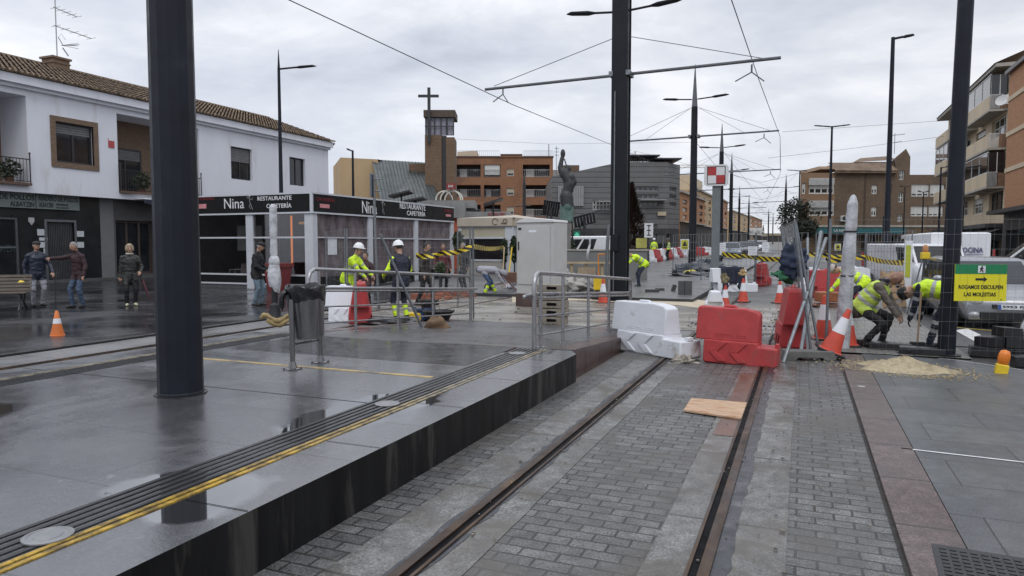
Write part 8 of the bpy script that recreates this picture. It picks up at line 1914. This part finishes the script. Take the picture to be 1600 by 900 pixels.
T=thing('handbag','small dark shoulder bag carried by the woman in the dark coat','bag',loc(WO,(.16,-.21,.84)),WO.rotation_euler.z);mb=MB();mb.box(-.11,.11,-.04,.04,-.10,.10);mb.build('body',mat('dark_bag',(.03,.027,.03),.5),T,bevel=.02);mb=MB();mb.tube([(-.09,0,.1),(-.2,.06,.4),(-.3,.1,.55)],.010,5);mb.build('strap',M['black'],T)
q=G(403,478,.03);person('man in black jacket, jeans and black cap, in profile by the red planter',q,VU+VN*.1,BLKC,mat('washed_jeans',(.13,.18,.23),.8,0,.25,6,.5,20),7,hands=((.10,-.28,1.0),(-.08,-.26,.98)),head='flatcap',headm=BLKC,hair=HAIRG,girth=1.08,hem=.14,hp=18,feet=((.09,-.03),(-.09,.06)))
q=DG(548,17.2);person('worker in a bright hi vis jacket and white helmet bending forward before the pavilion glazing',q,VU+VN*.25,HIV,mat('grey_work_trousers',(.10,.10,.10),.8),26,hands=((.16,-.50,.92),(-.16,-.46,.90)),head='helmet',girth=1.15,bands=True,hem=.16,feet=((.11,-.04),(-.11,.1)))
q=DG(572,18.6);person('person in a dark maroon coat half hidden behind the bending helmeted worker',q,VU*-.3+VN,mat('dark_maroon_coat',(.05,.02,.025),.75),BLKC,4,head='hair',hem=.2,vox=.014,h=.86)
q=G(627,502);B_=person('worker in navy body warmer over hi vis sleeves and white helmet, seen from behind',q,-VN*.7-VU*.65,mat('navy_body_warmer',(.018,.022,.04),.7,0,.25,5,.6,12),DNV,4,hands=((.24,-.30,1.02),(-.22,-.28,1.0)),head='helmet',girth=1.14,sleeve=HIV,hem=.16,legband='hiv',glove=HIV2,feet=((.13,0),(-.13,.04)),hp=12)
q=DG(664,19.5);person('dark haired person in a dark jacket walking right behind the fence before the pavilion',q,VU+VN*.2,mat('dark_brown_jacket',(.03,.026,.024),.75),BLKC,4,head='hair',headm=HAIRD,vox=.014,feet=((.08,-.2),(-.08,.22)))
q=DG(692,25.);person('person in a dark red jacket standing by the far end of the black pavilion',q,VN+VU*.3,mat('dark_red_jacket',(.12,.03,.035),.75),BLKC,2,head='hair',vox=.015,hem=.2)
q=DG(725,26.);person('grey haired person in dark clothes standing behind the tape near the beige pavilion',q,VN*.6-VU*.7,mat('charcoal_jacket',(.03,.03,.034),.75),BLKC,3,head='hair',headm=HAIRG,hair=HAIRG,vox=.015,hem=.2)
q=G(765,462);person('worker in pale grey hooded top and blue trousers bent double by the wheelbarrow',q,VU+VN*.05,mat('pale_grey_hoodie',(.31,.31,.35),.8,0,.12,5,.5,14),mat('blue_work_trousers',(.05,.085,.16),.75,0,.2,5),92,hands=((.14,-.68,.25),(-.12,-.62,.22)),head='hood',headm=mat('grey_hood',(.28,.28,.31),.8),girth=1.08,drop=.07,hp=115,legband='hiv',hem=.14,feet=((.16,-.20),(-.16,.16)),vox=.013)
q=GG(998,451);q.z=.1 if q.y>21 else 0;person('worker in a hi vis yellow jacket and navy trousers bending left beside the nearest mast',q,-VU+VN*.15,HIV,mat('navy_trousers',(.025,.032,.055),.75,0,.2,5),58,hands=((.15,-.72,.72),(-.10,-.62,.70)),head='beanie',headm=BLKC,girth=1.12,bands=True,drop=.02,hp=70,hem=.12,feet=((.10,-.06),(-.10,.05)),vox=.013)
q=DG(1022,60);q.z+=.1;person('far worker in a hi vis jacket seen from behind beyond the barrier chain',q,-VN,HIV,BLKC,2,head='helmet',girth=1.1,vox=.02,bands=True)
q=GG(1044,409);q.z=gz(q.y)+.1;person('far worker in hi vis waistcoat over dark clothes before the barrier chain',q,-VN*.6-VU*.7,BLKC,BLKC,3,head='helmet',headm=mat('dark_helmet',(.08,.08,.07),.5),girth=1.05,vox=.018,vest=(HIV2,True),hands=((.2,-.3,1.05),None))
q=DG(1337,16.6);person('worker in hi vis top and navy trousers bending behind the wrapped post',q,-VU*.9-VN*.35,HIV,DNV,62,hands=((.2,-.7,.35),(-.15,-.65,.35)),head='beanie',headm=mat('pale_beanie',(.45,.4,.38),.8),girth=1.14,bands=True,drop=.10,hp=72,hem=.05,feet=((.17,-.05),(-.17,.1)),vox=.013)
q=G(1359,541);V_=person('bald worker in lime hi vis waistcoat and brown sweater crouching over kerb stones',q,VU*.8+VN*.6,mat('grey_brown_sweater',(.12,.105,.09),.85,0,.08,6,.5,30),BLKC,40,hands=((.12,-.55,.30),(-.10,-.58,.26)),head='bald',skin=SKIN2,scarf=DNV,girth=1.16,drop=.26,hp=58,vest=(HIV2,False),hem=.16,feet=((.18,-.14),(-.18,.06)))
a=loc(V_,(-.10,-.70,.10));mb=MB();mb.tube([Vector((a.x,a.y,.12)),Vector((a.x+.03,a.y,.95))],.014,8);mb.cbox((a.x,a.y,.10),(.20,.09,.08),rz=.2,mi=1)
tag(mb.build('mallet',[mat('tool_wood',(.36,.25,.15),.6),M['rubber']],at=a,smooth=40),'long handled rubber mallet held upright by the bald worker','mallet')
q=G(1462,545);person('worker in dark blue clothes and hi vis jacket bending beside the thick dark pole',q,-VU*.62-VN*.5,HIV,DNV,82,hands=((.10,-.42,.28),(-.28,-.30,.32)),head='beanie',headm=BLKC,girth=1.2,sleeve=DNV,drop=.0,hp=118,bands=True,legband='ref',hem=.02,glove=M['rubber'],feet=((.13,-.08),(-.13,.1)))
